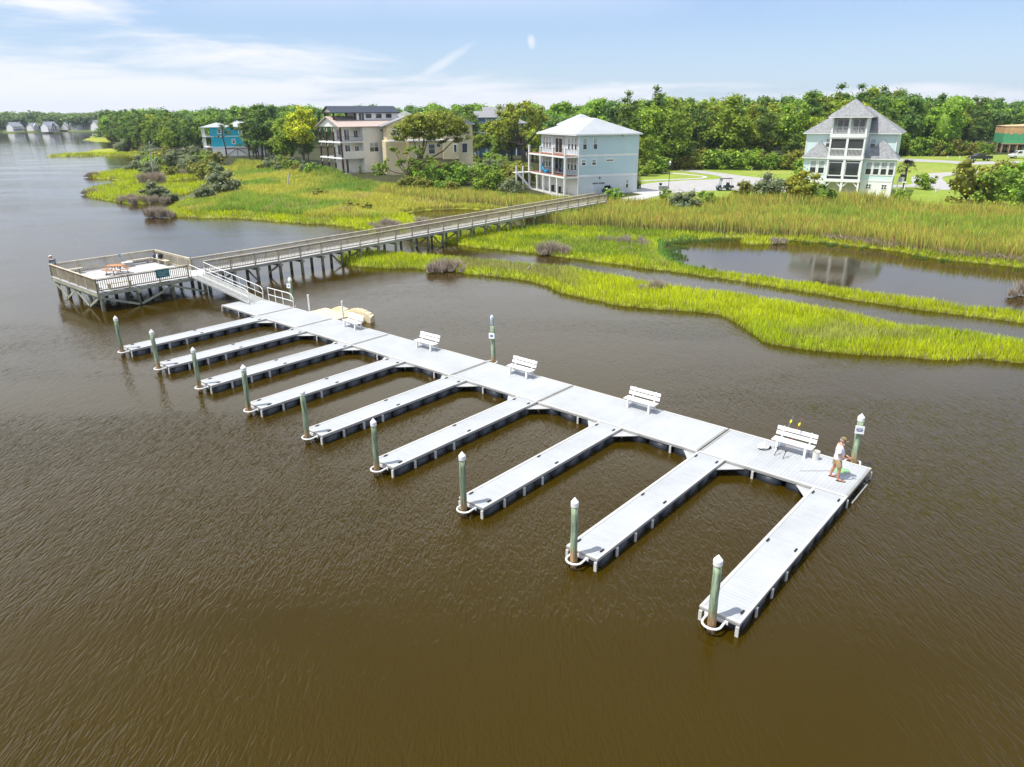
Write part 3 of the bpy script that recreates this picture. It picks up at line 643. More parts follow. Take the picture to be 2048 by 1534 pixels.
for a, c in (((PLX0 + .04, PLY0, ZP - .2), (PLX0 + .04, PLY1, ZP - .2)), ((PLX1 - .04, PLY0, ZP - .2), (PLX1 - .04, PLY1, ZP - .2)), ((PLX0, PLY0 + .04, ZP - .2), (PLX1, PLY0 + .04, ZP - .2)), ((PLX0, PLY1 - .04, ZP - .2), (PLX1, PLY1 - .04, ZP - .2))):
    edge_beam(a, c)
RH = 1.02
def rail_section(a, c, posts=True, both=False):
    """posts, cap, two rails and balusters between two deck points"""
    a, c = Vector(a), Vector(c); L = (c - a).length; d = (c - a) / L; n_ = Vector((-d.y, d.x, 0)).normalized()
    b = MB(); b.mat(0)
    for e in ([a, c] if both else [a]): b.obox(e + Vector((0, 0, RH / 2 - .16)), Vector((d.x, d.y, 0)) * .05, n_ * .05, (0, 0, RH / 2 + .13))
    nb = int(L / .15)
    for k in range(1, nb):
        p = a + d * (L * k / nb); b.obox(p + Vector((0, 0, .53)), Vector((d.x, d.y, 0)) * .022, n_ * .02, (0, 0, .40))
    b.bar(a + Vector((0, 0, .13)) + n_ * .03, c + Vector((0, 0, .13)) + n_ * .03, .035, .09); b.bar(a + Vector((0, 0, .90)) + n_ * .03, c + Vector((0, 0, .90)) + n_ * .03, .035, .09)
    b.mat(1); b.bar(a + Vector((0, 0, RH)), c + Vector((0, 0, RH)), .15, .04)
    return b.build('railing', [M_RAIL, M_RAILP], bw)
def rail_run(a, c, n_):
    a, c = Vector(a), Vector(c)
    for k in range(n_): rail_section(a + (c - a) * k / n_, a + (c - a) * (k + 1) / n_, both=(k == n_ - 1))
e_ = .08
rail_run((PLX0 + e_, PLY1 - e_, ZP), (PLX0 + e_, PLY0 + e_, ZP), 4)                  # far left side
rail_run((PLX0 + e_, PLY0 + e_, ZP), (PLX1 - e_, PLY0 + e_, ZP), 5)                  # river side
rail_run((PLX1 - e_, PLY0 + e_, ZP), (PLX1 - e_, .98, ZP), 3)                        # side facing the floating dock
rail_run((P0 + e_, PLY1 - e_, ZP), (PLX0 + e_, PLY1 - e_, ZP), 3)                    # shore side
nq = 26
for x in (P0 + e_, P1 - e_):
    for k in range(nq):
        qa = PLY1 + .06 + (QE - PLY1 - .1) * k / nq; qb = PLY1 + .06 + (QE - PLY1 - .1) * (k + 1) / nq
        rail_section((x, qa, rise(qa)), (x, qb, rise(qb)), both=(k == nq - 1))
def bpile(x, y, top, h0=-1.0):
    b = MB(); b.tube([(x, y, h0), (x + rnd.uniform(-.02, .02), y, top)], [.15, .135], 10); return b.build('pile', M_BPILE, bw, smooth=False)
def brace(a, c): b = MB(); b.bar(a, c, .05, .16); return b.build('brace', M_JOIST, bw)
for k in range(nq + 1):
    q = PLY1 + .3 + (QE - PLY1 - .6) * k / nq
    if q > 55: continue
    for x in (P0 + .25, P1 - .22): bpile(x, q, rise(q) - .33)
    b = MB(); b.bar((P0 - .05, q, rise(q) - .42), (P1 + .05, q, rise(q) - .42), .28, .20); b.build('cross_beam', M_JOIST, bw)
    if k % 5 in (1, 2, 3) and k > 0:
        s_ = 1 if k % 2 else -1; xa, xb = (P0 + .25, P1 - .22) if s_ > 0 else (P1 - .22, P0 + .25)
        brace((xa, q - .17, .15), (xb, q - .17, rise(q) - .45))
xs = np.linspace(PLX0 + .3, PLX1 - .25, 5); ys = np.linspace(PLY0 + .3, PLY1 - .3, 4)
for i, x in enumerate(xs):
    for j, y in enumerate(ys):
        bpile(x, y, ZP - .33)
for j, y in enumerate(ys):
    b = MB(); b.bar((PLX0 - .15, y, ZP - .43), (PLX1 + .1, y, ZP - .43), .28, .20); b.build('cross_beam', M_JOIST, bw)
for i in range(4):
    s_ = i % 2; brace((xs[i] + .1, ys[0] - .17, .1 if s_ else ZP - .5), (xs[i + 1] - .1, ys[0] - .17, ZP - .5 if s_ else .1))
for j in range(3):
    s_ = j % 2; brace((xs[4] + .17, ys[j] + .1, ZP - .5 if not s_ else .1), (xs[4] + .17, ys[j + 1] - .1, .1 if not s_ else ZP - .5))
# notice board hung on the rail facing the floating dock
M_TEAL = mat('dark teal sign face', (.012, .16, .17), .5, .12, 4); M_TPR = mat('pale print on teal', (.45, .62, .62), .5, .1, 5)
b = MB(); b.mat(0).box(0, .03, -1.62, -.55, ZP + .35, ZP + .98)
b.mat(1).box(.031, .036, -1.67, -.50, ZP + .985, ZP + 1.0)
for k, (u0, u1, zz) in enumerate(((-1.5, -1.12, .84), (-1.02, -.66, .84), (-1.5, -.66, .74), (-1.45, -.7, .65), (-1.5, -.85, .56), (-1.40, -.66, .47))):
    b.box(.031, .035, u0, u1, ZP + zz, ZP + zz + .028)
o = b.build('sign', [M_TEAL, M_TPR], bw); o.location = (PLX1 - e_ + .07, 0, 0)

# ---------------------------------------------------------------- built-in benches and the loose things on the pier head
def plank_bench(loc, rz, L, label, h=.45, w=.42):
    o = empty('timber_bench', loc, rz, label, 'bench'); b = MB()
    for k in range(3): b.box(-L / 2, L / 2, -w / 2 + k * w / 3, -w / 2 + (k + 1) * w / 3 - .012, h - .045, h)
    b.build('seat', M_RAILP, o)
    for x in np.linspace(-L / 2 + .2, L / 2 - .2, max(2, int(L / 1.4) + 1)):
        b = MB(); b.box(x - .05, x + .05, -w / 2 + .03, w / 2 - .03, 0, h - .05); b.build('leg', M_RAIL, o)
    return o
plank_bench(D(PLX0 + 1.9, PLY1 - .45, ZP), _yaw, 2.9, 'grey timber bench in the back corner of the pier head with bags on it')
plank_bench(D(PLX0 + .5, PLY1 - 1.75, ZP), _yaw + R(90), 2.0, 'grey timber bench along the left back railing of the pier head')
plank_bench(D(PLX0 + .5, PLY0 + 1.5, ZP), _yaw + R(90), 1.6, 'short grey timber bench near the person leaning on the railing')
plank_bench(D(PLX1 - 2.4, PLY0 + .5, ZP), _yaw, 2.3, 'grey timber bench inside the near corner railing of the pier head')
plank_bench(D(PLX1 - .55, PLY0 + 1.9, ZP), _yaw + R(90), 1.9, 'grey timber bench behind the railing that faces the floating dock')
pt = empty('picnic_table', at(235, 548, ZP), _yaw + R(52), 'round-cornered orange picnic table with black legs on the pier head', 'picnic table')
M_OR = mat('orange table boards', (.50, .23, .09), .5, .15, 3); M_BK = mat('black steel frame', (.015, .015, .016), .4, .1, 3)
b = MB()
for k in range(4): b.prism([(-.70 + (.18 if k in (0, 3) else 0), -.50 + k * .25), (.70 - (.18 if k in (0, 3) else 0), -.50 + k * .25), (.70 - (.14 if k in (0,3) else 0), -.50 + k * .25 + .24), (-.70 + (.14 if k in (0,3) else 0), -.50 + k * .25 + .24)], .72, .76)
b.build('tabletop', M_OR, pt)
for a in range(4):
    t = a * math.pi / 2; c, s_ = math.cos(t), math.sin(t)
    b = MB(); pts = [(.66, -.55), (.98, -.55), (1.02, 0), (.98, .55), (.66, .55), (.72, 0)]; b.prism([(x * c - y * s_, x * s_ + y * c) for x, y in pts], .43, .465); b.build('bench_seat', M_OR, pt)
    b = MB(); b.tube([(.3 * c, .3 * s_, .70), (.35 * c, .35 * s_, .38), (.84 * c, .84 * s_, .38), (.84 * c, .84 * s_, 0)], .035, 6); b.tube([(.84 * c - .3 * s_, .84 * s_ + .3 * c, .02), (.84 * c + .3 * s_, .84 * s_ - .3 * c, .02)], .03, 6); b.build('leg', M_BK, pt)
def lump(name, loc, sx_, sy_, sz, m_, label, cat, seed=1, sub_=2, taper=.8, parent=None):
    bm = bmesh.new(); bmesh.ops.create_icosphere(bm, subdivisions=sub_, radius=1); r_ = random.Random(seed)
    for v in bm.verts:
        k = 1 + r_.uniform(-.14, .14); v.co = Vector((v.co.x * sx_ * k, v.co.y * sy_ * k, v.co.z * sz * k)); v.co.z += sz
        if v.co.z > sz: v.co.x *= taper; v.co.y *= taper
        v.co.z = max(0, v.co.z)
    me = bpy.data.meshes.new(name); bm.to_mesh(me); bm.free(); me.materials.append(m_); o = bpy.data.objects.new(name, me); COL.objects.link(o); o.location = loc
    if parent: o.parent = parent
    return tag(o, label, cat)
M_NAVY = mat('navy cloth', (.02, .03, .09), .8, .2, 6); M_CHAR = mat('black cloth', (.015, .015, .02), .8, .2, 6); M_PLAS = mat('white plastic bag', (.75, .75, .74), .4, .12, 8)
cr = Vector((math.cos(_yaw), math.sin(_yaw), 0)); qb = BX
c0 = D(PLX0 + 1.2, PLY1 - .5, ZP + .45)
lump('duffel_bag', c0 + AX * -.1, .28, .2, .17, M_NAVY, 'small navy blue bag on the corner bench', 'bag', 3)
lump('plastic_bag', c0 + AX * .42, .2, .18, .2, M_PLAS, 'white plastic bag between the navy and the black bag', 'bag', 5)
bk = lump('backpack', c0 + AX * .95, .24, .18, .27, M_CHAR, 'black backpack standing on the corner bench', 'backpack', 8)
b = MB(); b.tube([(-.1, -.18, .2), (-.1, -.24, .35), (-.1, -.14, .5)], .025, 6); b.tube([(.1, -.18, .2), (.1, -.24, .35), (.1, -.14, .5)], .025, 6); b.build('strap', M_CHAR, bk)
ck = empty('cooler', D(PLX0 + .9, PLY1 - 2.9, ZP), _yaw + R(80), 'grey cooler box with pale lid on the pier head by the back railing', 'cooler')
b = MB(); b.prism([(-.42, -.24), (.42, -.24), (.42, .24), (-.42, .24)], .03, .36); b.build('body', mat('grey plastic', (.34, .34, .32), .5, .1, 3), ck, bevel=.03)
b = MB(); b.box(-.44, .44, -.26, .26, .365, .43); b.build('lid', M_WHITE, ck, bevel=.02)
b = MB(); b.tube([(-.45, -.1, .3), (-.5, -.1, .22), (-.5, .1, .22), (-.45, .1, .3)], .015, 5); b.build('handle', M_BK, ck)
tw = MB(); tw.box(-.10, .10, -.02, .015, -.24, .02); tw.box(-.11, .11, -.10, .10, .02, .035); tw.box(-.10, .10, .085, .10, -.15, .02)
o = tw.build('towel', mat('bright blue cloth', (.03, .33, .62), .8, .1, 5)); o.location = D(PLX0 + e_, PLY1 - 3.1, ZP + RH + .02); o.rotation_euler = (0, 0, _yaw + R(90)); tag(o, 'small bright blue cloth hung over the back railing', 'towel')

# ---------------------------------------------------------------- aluminium gangway down to the floating dock
M_ALU = mat('brushed aluminium', (.62, .62, .60), .4, .08, 3, metal=.35); M_GRAT = mat('grey gangway grating', (.36, .36, .33), .7, .12, 6, bump=.4, bscale=60)
gA, gB = Vector((PLX1 + .02, 1.75, ZP + .02)), Vector((-4.75, 2.08, ZD + .09))
gw = empty('gangway', D(0, 0), _yaw, 'sloping aluminium gangway with white tube handrails from pier head to floating dock', 'gangway')
gd = (gB - gA); gL = gd.length; gd.normalize(); gn = Vector((-gd.y, gd.x, 0)).normalized(); gu = gn.cross(gd); gu = gu if gu.z > 0 else -gu
b = MB(); nb = 58
for k in range(nb): b.obox(gA + gd * gL * (k + .5) / nb, gd * gL / nb * .46, gn * .56, gu * .02)
b.build('ramp_deck', M_GRAT, gw)
for s_ in (-1, 1):
    b = MB(); b.bar(gA + gn * .60 * s_, gB + gn * .60 * s_, .06, .16); b.build('side_beam', M_ALU, gw)
    b = MB(); r0 = gA + gn * .62 * s_; top = Vector((0, 0, 1.0))
    e1 = gB + gn * .62 * s_
    pts = [r0 + Vector((0, 0, .06)), r0 + Vector((-.02, 0, .55)), r0 + top, e1 - gd * .55 + top, e1 - gd * .2 + top * .98, e1 + gd * .02 + top * .84, e1 + gd * .06 + top * .62, e1 + gd * .0 + top * .45, e1 - gd * .02 + Vector((0, 0, .02))]
    b.tube(pts, .030, 8); b.tube([r0 + top * .5, e1 + top * .5], .022, 6)
    for k in range(1, 8): p = r0 + gd * gL * k / 8; b.tube([p, p + top], .022, 6)
    b.build('handrail', M_HOOP, gw)
b = MB(); b.extr([gB + gn * .6, gB - gn * .6, gB - gn * .6 + gd * .3 - Vector((0, 0, .075)), gB + gn * .6 + gd * .3 - Vector((0, 0, .075))], (0, 0, .012)); b.build('toe_plate', M_ALU, gw)
# ================================================================ houses
M_GLASS = mat('dark window glass', (.045, .055, .06), .08, .3, .8, spec=.9); M_GLASSB = mat('window with pale blinds', (.46, .55, .54), .2, .25, 1.5, spec=.8)
M_TRIM = mat('white trim', (.84, .84, .83), .5, .04, 1); M_WOODRED = mat('reddish deck boards', (.42, .17, .10), .7, .15, 2)
def siding(name, col, pitch=.16, dark=.86):
    M = mat(name, col, .6, .04, .5); nt = M.node_tree; n, l = nt.nodes, nt.links; P = n['Principled BSDF']; old = P.inputs['Base Color'].links[0].from_socket
    t = n.new('ShaderNodeTexCoord'); sp = n.new('ShaderNodeSeparateXYZ'); l.new(t.outputs['Object'], sp.inputs[0])
    d = n.new('ShaderNodeMath'); d.operation = 'MULTIPLY'; d.inputs[1].default_value = 1 / pitch; l.new(sp.outputs[2], d.inputs[0]); f = n.new('ShaderNodeMath'); f.operation = 'FRACT'; l.new(d.outputs[0], f.inputs[0])
    b = n.new('ShaderNodeBump'); b.inputs['Strength'].default_value = .6; b.inputs['Distance'].default_value = .02; l.new(f.outputs[0], b.inputs['Height']); l.new(b.outputs[0], P.inputs['Normal']); return M
M_LBLUE = siding('pale blue siding', (.55, .70, .75)); M_AQUA = siding('aqua siding', (.68, .84, .82)); M_OFFW = mat('off white board siding', (.84, .82, .76), .6, .05, .6)
M_PBASE = mat('pale grey white panel', (.66, .71, .73), .6, .04, .5); M_TAN = siding('tan siding', (.74, .63, .40)); M_TEALW = siding('bright teal siding', (.010, .52, .68)); M_NBLUE = siding('slate blue siding', (.12, .24, .40))
M_MROOF = mat('pale metal roof', (.47, .49, .50), .45, .06, .5, metal=.25); M_SHING = mat('grey shingles', (.30, .305, .31), .9, .22, 3.0, detail=8); M_DSHING = mat('dark blue grey roof', (.045, .06, .085), .7, .15, 2); M_PINKR = mat('brown pink shingles', (.50, .40, .35), .85, .08, 2); M_BROWN = mat('dark red brown post', (.075, .028, .020), .6, .2, 3)
M_IRON = mat('black railing iron', (.02, .02, .022), .5, .1, 4); M_INNER = mat('grey porch paint', (.50, .52, .53), .6, .05, 1)  # M_INNER: one even mid grey for the upper recess panel
def wall_box(parent, x0, x1, y0, y1, z0, z1, m_, name='wall'): b = MB(); b.box(x0, x1, y0, y1, z0, z1); return b.build(name, m_, parent)
def win(parent, c, ux, w, h, nx=1, ny=2, glass=None, fr=.09, name='window', lab=None):
    """c = centre on the wall plane, ux = horizontal unit vector along the wall; outward = ux x z"""
    c = Vector(c); ux = Vector(ux); uz = Vector((0, 0, 1)); n_ = ux.cross(uz)
    b = MB(); t = .05
    b.obox(c + uz * (h / 2 + fr / 2) + n_ * t / 2, ux * (w / 2 + fr), n_ * t / 2, uz * fr / 2); b.obox(c - uz * (h / 2 + fr / 2) + n_ * t / 2, ux * (w / 2 + fr), n_ * t / 2, uz * fr / 2)
    for s_ in (-1, 1): b.obox(c + ux * s_ * (w / 2 + fr / 2) + n_ * t / 2, ux * fr / 2, n_ * t / 2, uz * (h / 2 - .001))
    for k in range(1, nx): b.obox(c + ux * (w * k / nx - w / 2) + n_ * (t / 2 - .003), ux * fr * .4, n_ * t / 2, uz * (h / 2 - .002))
    for k in range(1, ny): b.obox(c + uz * (h * k / ny - h / 2) + n_ * (t / 2 - .006), ux * (w / 2 - .001), n_ * t / 2, uz * .035)
    f = b.build(name, M_TRIM, parent)
    g = MB(); g.mat(0).obox(c + n_ * .01 - uz * h * .25, ux * (w / 2 - .002), n_ * .008, uz * (h / 4)); g.mat(1 if glass is None else 0).obox(c + n_ * .01 + uz * h * .25, ux * (w / 2 - .002), n_ * .008, uz * (h / 4)); g.build('pane', [M_GLASS, M_GLASSB], f)
    return f
def hip(parent, x0, x1, y0, y1, z, H, oh=.5, m_=None, fascia=.18, name='roof', inset=None, ridge='y', r0=None, r1=None):
    x0 -= oh; x1 += oh; y0 -= oh; y1 += oh; b = MB(); w, d = x1 - x0, y1 - y0
    if w >= d: e = inset if inset is not None else d / 2; A, B_ = (x0 + e, (y0 + y1) / 2), (x1 - e, (y0 + y1) / 2)
    else: e = inset if inset is not None else w / 2; A, B_ = ((x0 + x1) / 2, y0 + e), ((x0 + x1) / 2, y1 - e)
    c = [(x0, y0, z), (x1, y0, z), (x1, y1, z), (x0, y1, z)]; A = (*A, z + H); B_ = (*B_, z + H); b.mat(0)
    if w >= d: b.add(c + [A, B_], [(0, 1, 5, 4), (1, 2, 5), (2, 3, 4, 5), (3, 0, 4)])
    else: b.add(c + [A, B_], [(0, 1, 4), (1, 2, 5, 4), (2, 3, 5), (3, 0, 4, 5)])
    o = b.build(name, m_, parent)
    f = MB(); f.box(x0 + .02, x1 - .02, y0 + .02, y1 - .02, z - fascia, z - .004); f.build('fascia', M_TRIM, o); return o
def gable(parent, x0, x1, y0, y1, z, H, axis='x', oh=.4, m_=None, wallm=None, name='roof'):
    """ridge along axis"""
    b = MB(); t = .16
    if axis == 'x':
        ym = (y0 + y1) / 2; P = [(y0 - oh, z - oh * H / ((y1 - y0) / 2)), (ym, z + H), (y1 + oh, z - oh * H / ((y1 - y0) / 2)), (y1 + oh, z - oh * H / ((y1 - y0) / 2) + t), (ym, z + H + t), (y0 - oh, z - oh * H / ((y1 - y0) / 2) + t)]
        b.extr([(x0 - oh, y, zz) for y, zz in P], (x1 - x0 + 2 * oh, 0, 0)); o = b.build(name, m_, parent)
        for xx in (x0 + .05, x1 - .15): g = MB(); g.extr([(xx, y0, z), (xx, y1, z), (xx, ym, z + H)], (.1, 0, 0)); g.build('gable_wall', wallm, parent)
    else:
        xm = (x0 + x1) / 2; k = H / ((x1 - x0) / 2); P = [(x0 - oh, z - oh * k), (xm, z + H), (x1 + oh, z - oh * k), (x1 + oh, z - oh * k + t), (xm, z + H + t), (x0 - oh, z - oh * k + t)]
        b.extr([(x, y0 - oh, zz) for x, zz in P], (0, y1 - y0 + 2 * oh, 0)); o = b.build(name, m_, parent)
        for yy in (y0 + .05, y1 - .15): g = MB(); g.extr([(x0, yy, z), (x1, yy, z), (xm, yy, z + H)], (0, .1, 0)); g.build('gable_wall', wallm, parent)
    return o
def balustrade(parent, a, c, h=1.0, m_=None, step=.16, name='railing', th=.025, solid=False):
    a, c = Vector(a), Vector(c); L = (c - a).length; b = MB(); b.bar(a + Vector((0, 0, h)), c + Vector((0, 0, h)), .06, .05); b.bar(a + Vector((0, 0, .1)), c + Vector((0, 0, .1)), .05, .04)
    n_ = max(2, int(L / step))
    for k in range(n_ + 1): p = a + (c - a) * k / n_; b.bar(p + Vector((0, 0, .1)), p + Vector((0, 0, h)), th, th)
    return b.build(name, m_, parent)
EX, EY = Vector((1, 0, 0)), Vector((0, 1, 0))

# ---- pale blue house in the middle (three floors, porches towards the river)
th = .382; hm = empty('house', (8.45, 117.0, ZG), th, 'pale blue three-storey house with pale metal hip roof and white river porches', 'house')
Wd, Dp, PX = 13.2, 14.3, 2.45; Z1, Z2, Z3 = 2.93, 6.0, 9.2
wall_box(hm, PX, Wd, 0, Dp, -.3, Z1 - .15, M_PBASE); wall_box(hm, PX, Wd, 0, Dp, Z1 + .15, Z2 - .15, M_LBLUE); wall_box(hm, PX, Wd, 0, Dp, Z2 + .15, Z3, M_LBLUE)
for z in (Z1, Z2):
    b = MB(); b.box(PX - .02, Wd + .03, -.03, Dp + .02, z - .149, z + .149); b.build('trim_band', M_TRIM, hm)
for x, y in ((PX, 0), (Wd, 0)):
    b = MB(); b.box(x - .04, x + .10 if x == PX else x + .04, y - .045, y + .1, -.2, Z3 - .01); b.build('corner_board', M_TRIM, hm)
for x in (3.5, 5.35): win(hm, (x, 0, Z2 + 1.75), EX, .62, 1.55); 
for x in (3.35, 5.2): win(hm, (x, 0, Z1 + 2.05), EX, .62, .75, fr=.16)
win(hm, (8.05, 0, Z1 + 2.3), EX, 1.3, .22, 1, 1, fr=.16); win(hm, (11.4, 0, 1.45), EX, .42, 1.25)
g = MB(); g.box(5.0, 7.3, -.04, -.005, -.1, 1.95); gd_ = g.build('garage_door', M_PBASE, hm)
for g0 in (0, 1):
    b = MB(); x = 5.02 + g0 * 1.2; b.box(x, x + .98, -.055, -.041, 1.62, 1.85); pn = b.build('pane', M_GLASS, gd_)
    b = MB()
    for k in range(1, 4): b.box(x + k * .245 - .02, x + k * .245 + .02, -.062, -.056, 1.62, 1.85)
    b.build('glazing_bar', M_TRIM, pn)

b = MB(); b.box(6.2, 6.38, -.16, -.005, 2.45, 2.7); b.build('wall_lamp', M_IRON, hm)
b = MB(); b.box(10.0, 10.35, -.5, 0, Z3 - .35, Z3 - .2); b.build('flood_light', mat('yellowed plastic', (.6, .55, .2), .5), hm)
# river facade (facing -x) windows on both porch floors
for z in (Z1, Z2):
    for y in (1.0, 2.2, 3.4): win(hm, (PX, y, z + 1.75), -EY, .60, 1.75)
    for y in (10.6, 11.8, 13.0): win(hm, (PX, y, z + 1.75), -EY, .60, 1.75)
    b = MB(); b.box(PX - .03, PX - .005, 4.9, 9.4, z + .16, z + 2.75); b.build('recess_panel', M_INNER if z == Z2 else M_NBLUE, hm)
    win(hm, (PX - .035, 7.1, z + 1.35), -EY, 2.6, 2.2, 2, 1, M_GLASS)
for z, zz in ((Z1, Z2), (Z2, Z3)):
    b = MB(); b.mat(0).box(0, PX - .04, 0, Dp, z - .28, z - .02); b.mat(1).box(.05, PX - .05, .05, Dp - .05, z - .019, z + .03); b.build('porch_floor', [M_TRIM, M_WOODRED], hm)
    balustrade(hm, (.12, .1, z + .03), (.12, Dp - .1, z + .03), 1.0, M_IRON, .42, th=.02); balustrade(hm, (.12, .1, z + .03), (PX - .1, .1, z + .03), 1.0, M_IRON, .42, th=.02)
for y in (.12, 4.5, 9.4, Dp - .12):
    wall_box(hm, .02, .30, y - .14, y + .14, Z1 + .03, Z2 - .28, M_TRIM, 'porch_post'); wall_box(hm, .02, .30, y - .14, y + .14, Z2 + .03, Z2 + 1.25, M_TRIM, 'porch_post')
for y in (.14, 2.9, 5.6, 8.2, 10.8, Dp - .14): wall_box(hm, .04, .30, y - .13, y + .13, -.2, Z1 - .28, M_TRIM, 'porch_post')
b = MB(); b.box(-.2, PX - .05, -.1, Dp + .1, -.3, .02); b.build('slab', M_CONC, hm)
wall_box(hm, PX, PX + .02, .2, Dp, -.2, Z1 - .3, M_OFFW, 'lower_wall').location.x = -.04
hip(hm, PX - .35, Wd, -.1, Dp, Z3, 2.35, .45, M_MROOF, inset=5.2)
hip(hm, 6.2, 11.6, 9.0, 15.2, Z3 + 1.35, 1.6, .3, M_MROOF, name='rear_roof'); wall_box(hm, 6.2, 11.6, 9.0, 15.2, Z3 + .2, Z3 + 1.17, M_LBLUE)
# outside stair at the far porch corner
b = MB(); ns = 13
for k in range(ns): b.box(-2.2 + k * .16, -1.9 + k * .16, Dp - 1.3, Dp - .2, 2.6 - (ns - 1 - k) * .0 - k * .2, 2.65 - k * .2)
o = b.build('stair', M_TRIM, hm); 
wall_box(hm, -2.9, -.0, Dp - 1.3, Dp - .1, Z1 - .2, Z1 - .05, M_TRIM, 'stair_landing')
for x in (-2.85, -1.6): wall_box(hm, x, x + .2, Dp - 1.35, Dp - 1.15, 0, Z1 + 1.0, M_TRIM, 'stair_post')
b = MB(); b.bar((-2.7, Dp - 1.4, Z1 - .1), (0, Dp - 1.4, .1), .06, .3); b.build('stringer', M_TRIM, hm)
# bright blue slide-like lounge on the middle porch, and two bins below
pl = empty('pool_slide', hm.matrix_world @ Vector((0, 0, 0)), 0, 'bright blue plastic slide lying on the middle porch', 'slide')
def hw(x, y, z, th_=th, o_=(8.45, 117.0, ZG)): return Vector((o_[0] + x * math.cos(th_) - y * math.sin(th_), o_[1] + x * math.sin(th_) + y * math.cos(th_), o_[2] + z))
pl.location = hw(.95, 9.2, Z1 + .04); pl.rotation_euler = (0, 0, th + R(90))
b = MB(); b.tube([(-.2, 0, .18), (.5, 0, .35), (1.3, 0, .95), (1.9, 0, 1.45)], [.24, .24, .24, .28], 10); b.build('chute', mat('bright blue plastic', (.01, .36, .66), .35, .1, 3), pl, smooth=True)
b = MB(); b.prism([(-1.0, -.3), (.35, -.3), (.45, 0), (.35, .3), (-1.0, .3)], 0, .42); b.build('base', mat('bright blue plastic base', (.01, .36, .66), .35, .1, 3), pl, bevel=.06)
for k, (x, y) in enumerate(((1.2, 4.2), (1.3, 7.0))):
    t = empty('wheelie_bin', hw(x, y, .03), th, ['black lidded bin under the porch nearer the stair', 'black lidded bin under the porch nearer the house corner'][1 - k], 'bin', 'bins under the porch')
    b = MB(); b.tube([(0, 0, 0), (0, 0, .95)], [.28, .34], 4); b.build('body', M_BK, t); b = MB(); b.box(-.3, .3, -.32, .3, .96, 1.04); b.build('lid', M_BK, t)

# ---- aqua house on the right with the central porch tower
th = -.53; OR = (47.65, 112.9, ZG)
hr = empty('house', OR, th, 'aqua house with grey shingle roofs and white central porch tower, the rightmost house', 'house')
TW, TD = 4.85, 3.9; A1, A2, A3, AE = 2.6, 5.92, 9.02, 11.55
# main block and low wings
wall_box(hr, -3.9, 8.7, TD + .05, 13.5, -.3, 9.1, M_AQUA); wall_box(hr, -3.45, -.02, 1.6, TD, 2.62, 5.6, M_AQUA); wall_box(hr, TW + .02, 9.1, 1.6, TD, 2.62, 5.6, M_AQUA)
wall_box(hr, -3.47, -.02, 1.58, TD, -.3, 2.4, M_TRIM, 'base_wall'); wall_box(hr, TW + .02, 9.12, 1.58, TD, -.3, 2.4, M_TRIM, 'base_wall')
for x0, x1 in ((-3.5, -.03), (TW + .03, 9.15)): b = MB(); b.box(x0, x1, 1.54, TD, 2.401, 2.619); b.build('trim_band', M_TRIM, hr)
for x in (-3.9, 8.7): b = MB(); b.box(x - .06, x + .06, TD - .02, TD + .12, 5.8, 9.0); b.build('corner_board', M_TRIM, hr)
for x in (-3.45, 9.1): b = MB(); b.box(x - .06, x + .06, 1.54, 1.7, -.2, 5.5); b.build('corner_board', M_TRIM, hr)
hip(hr, -3.9, 8.7, TD + .1, 13.4, 9.2, 3.7, .55, M_SHING, inset=5.4)
hip(hr, -3.45, -.05, 1.6, TD + 2.0, 5.7, 2.3, .4, M_SHING, name='wing_roof', inset=1.9); hip(hr, TW + .05, 9.1, 1.6, TD + 2.2, 5.7, 2.55, .4, M_SHING, name='wing_roof', inset=2.3)
# tower: corner posts, bands, porches
for x0, x1 in ((0, .24), (TW / 2 - .16, TW / 2 + .16), (TW - .24, TW)):
    wall_box(hr, x0, x1, 0, .28, -.2, AE - .2, M_TRIM, 'tower_post')
wall_box(hr, TW - .05, TW, .29, TD, A1 + .2, AE - .2, M_TRIM, 'tower_side'); wall_box(hr, 0, .05, .29, TD, A1 + .2, AE - .2, M_TRIM, 'tower_side')
for z, hh in ((A1, .30), (A2, .38), (A3, .42)): b = MB(); b.box(-.06, TW + .06, -.05, TD, z - hh, z + .12); b.build('porch_floor', M_TRIM, hr)
# top porch: aqua back wall with sliding doors
wall_box(hr, .06, TW - .06, 1.7, TD, A3 + .13, AE - .2, M_AQUA)
for x in (1.35, 3.5): win(hr, (x, 1.7, A3 + 1.15), EX, 1.5, 1.9, 2, 1, M_GLASSB, .12)
balustrade(hr, (.25, .08, A3 + .12), (TW - .25, .08, A3 + .12), .95, M_TRIM, .17, th=.05)
# screened middle porch
for x0, x1 in ((.27, TW / 2 - .2), (TW / 2 + .2, TW - .27)):
    b = MB(); b.box(x0, x1, .14, .17, A2 + .13, A3 - .43); b.build('screen', mat('insect screen', (.055, .06, .06), .7, .1, 2), hr)
    b = MB(); b.box(x0, x1, .08, .13, A2 + 1.05, A2 + 1.17); b.build('screen_rail', M_TRIM, hr); balustrade(hr, (x0, .10, A2 + .12), (x1, .10, A2 + .12), .92, M_TRIM, .17, th=.05)
    b = MB(); b.box(x0 - .02, x1 + .02, .10, .2, A3 - .62, A3 - .44); b.box(x0 - .02, x1 + .02, .10, .2, A2 - .55, A2 - .4); b.build('header', M_TRIM, hr)
    win(hr, ((x0 + x1) / 2, .2, A1 + 1.55), EX, x1 - x0 - .2, 1.75, 1, 1, M_GLASS, .13); b = MB(); b.box(x0, x1, .19, .2, A1 + .13, A1 + .5); b.box(x0, x1, .19, .2, A2 - .9, A2 - .55); b.build('transom', M_GLASS, hr)
wall_box(hr, .06, TW - .06, .22, .3, A1 + .13, A2 - .4, M_TRIM, 'tower_wall')
wall_box(hr, .06, TW - .06, 2.6, TD, -.2, A1 - .31, M_OFFW, 'base_wall')
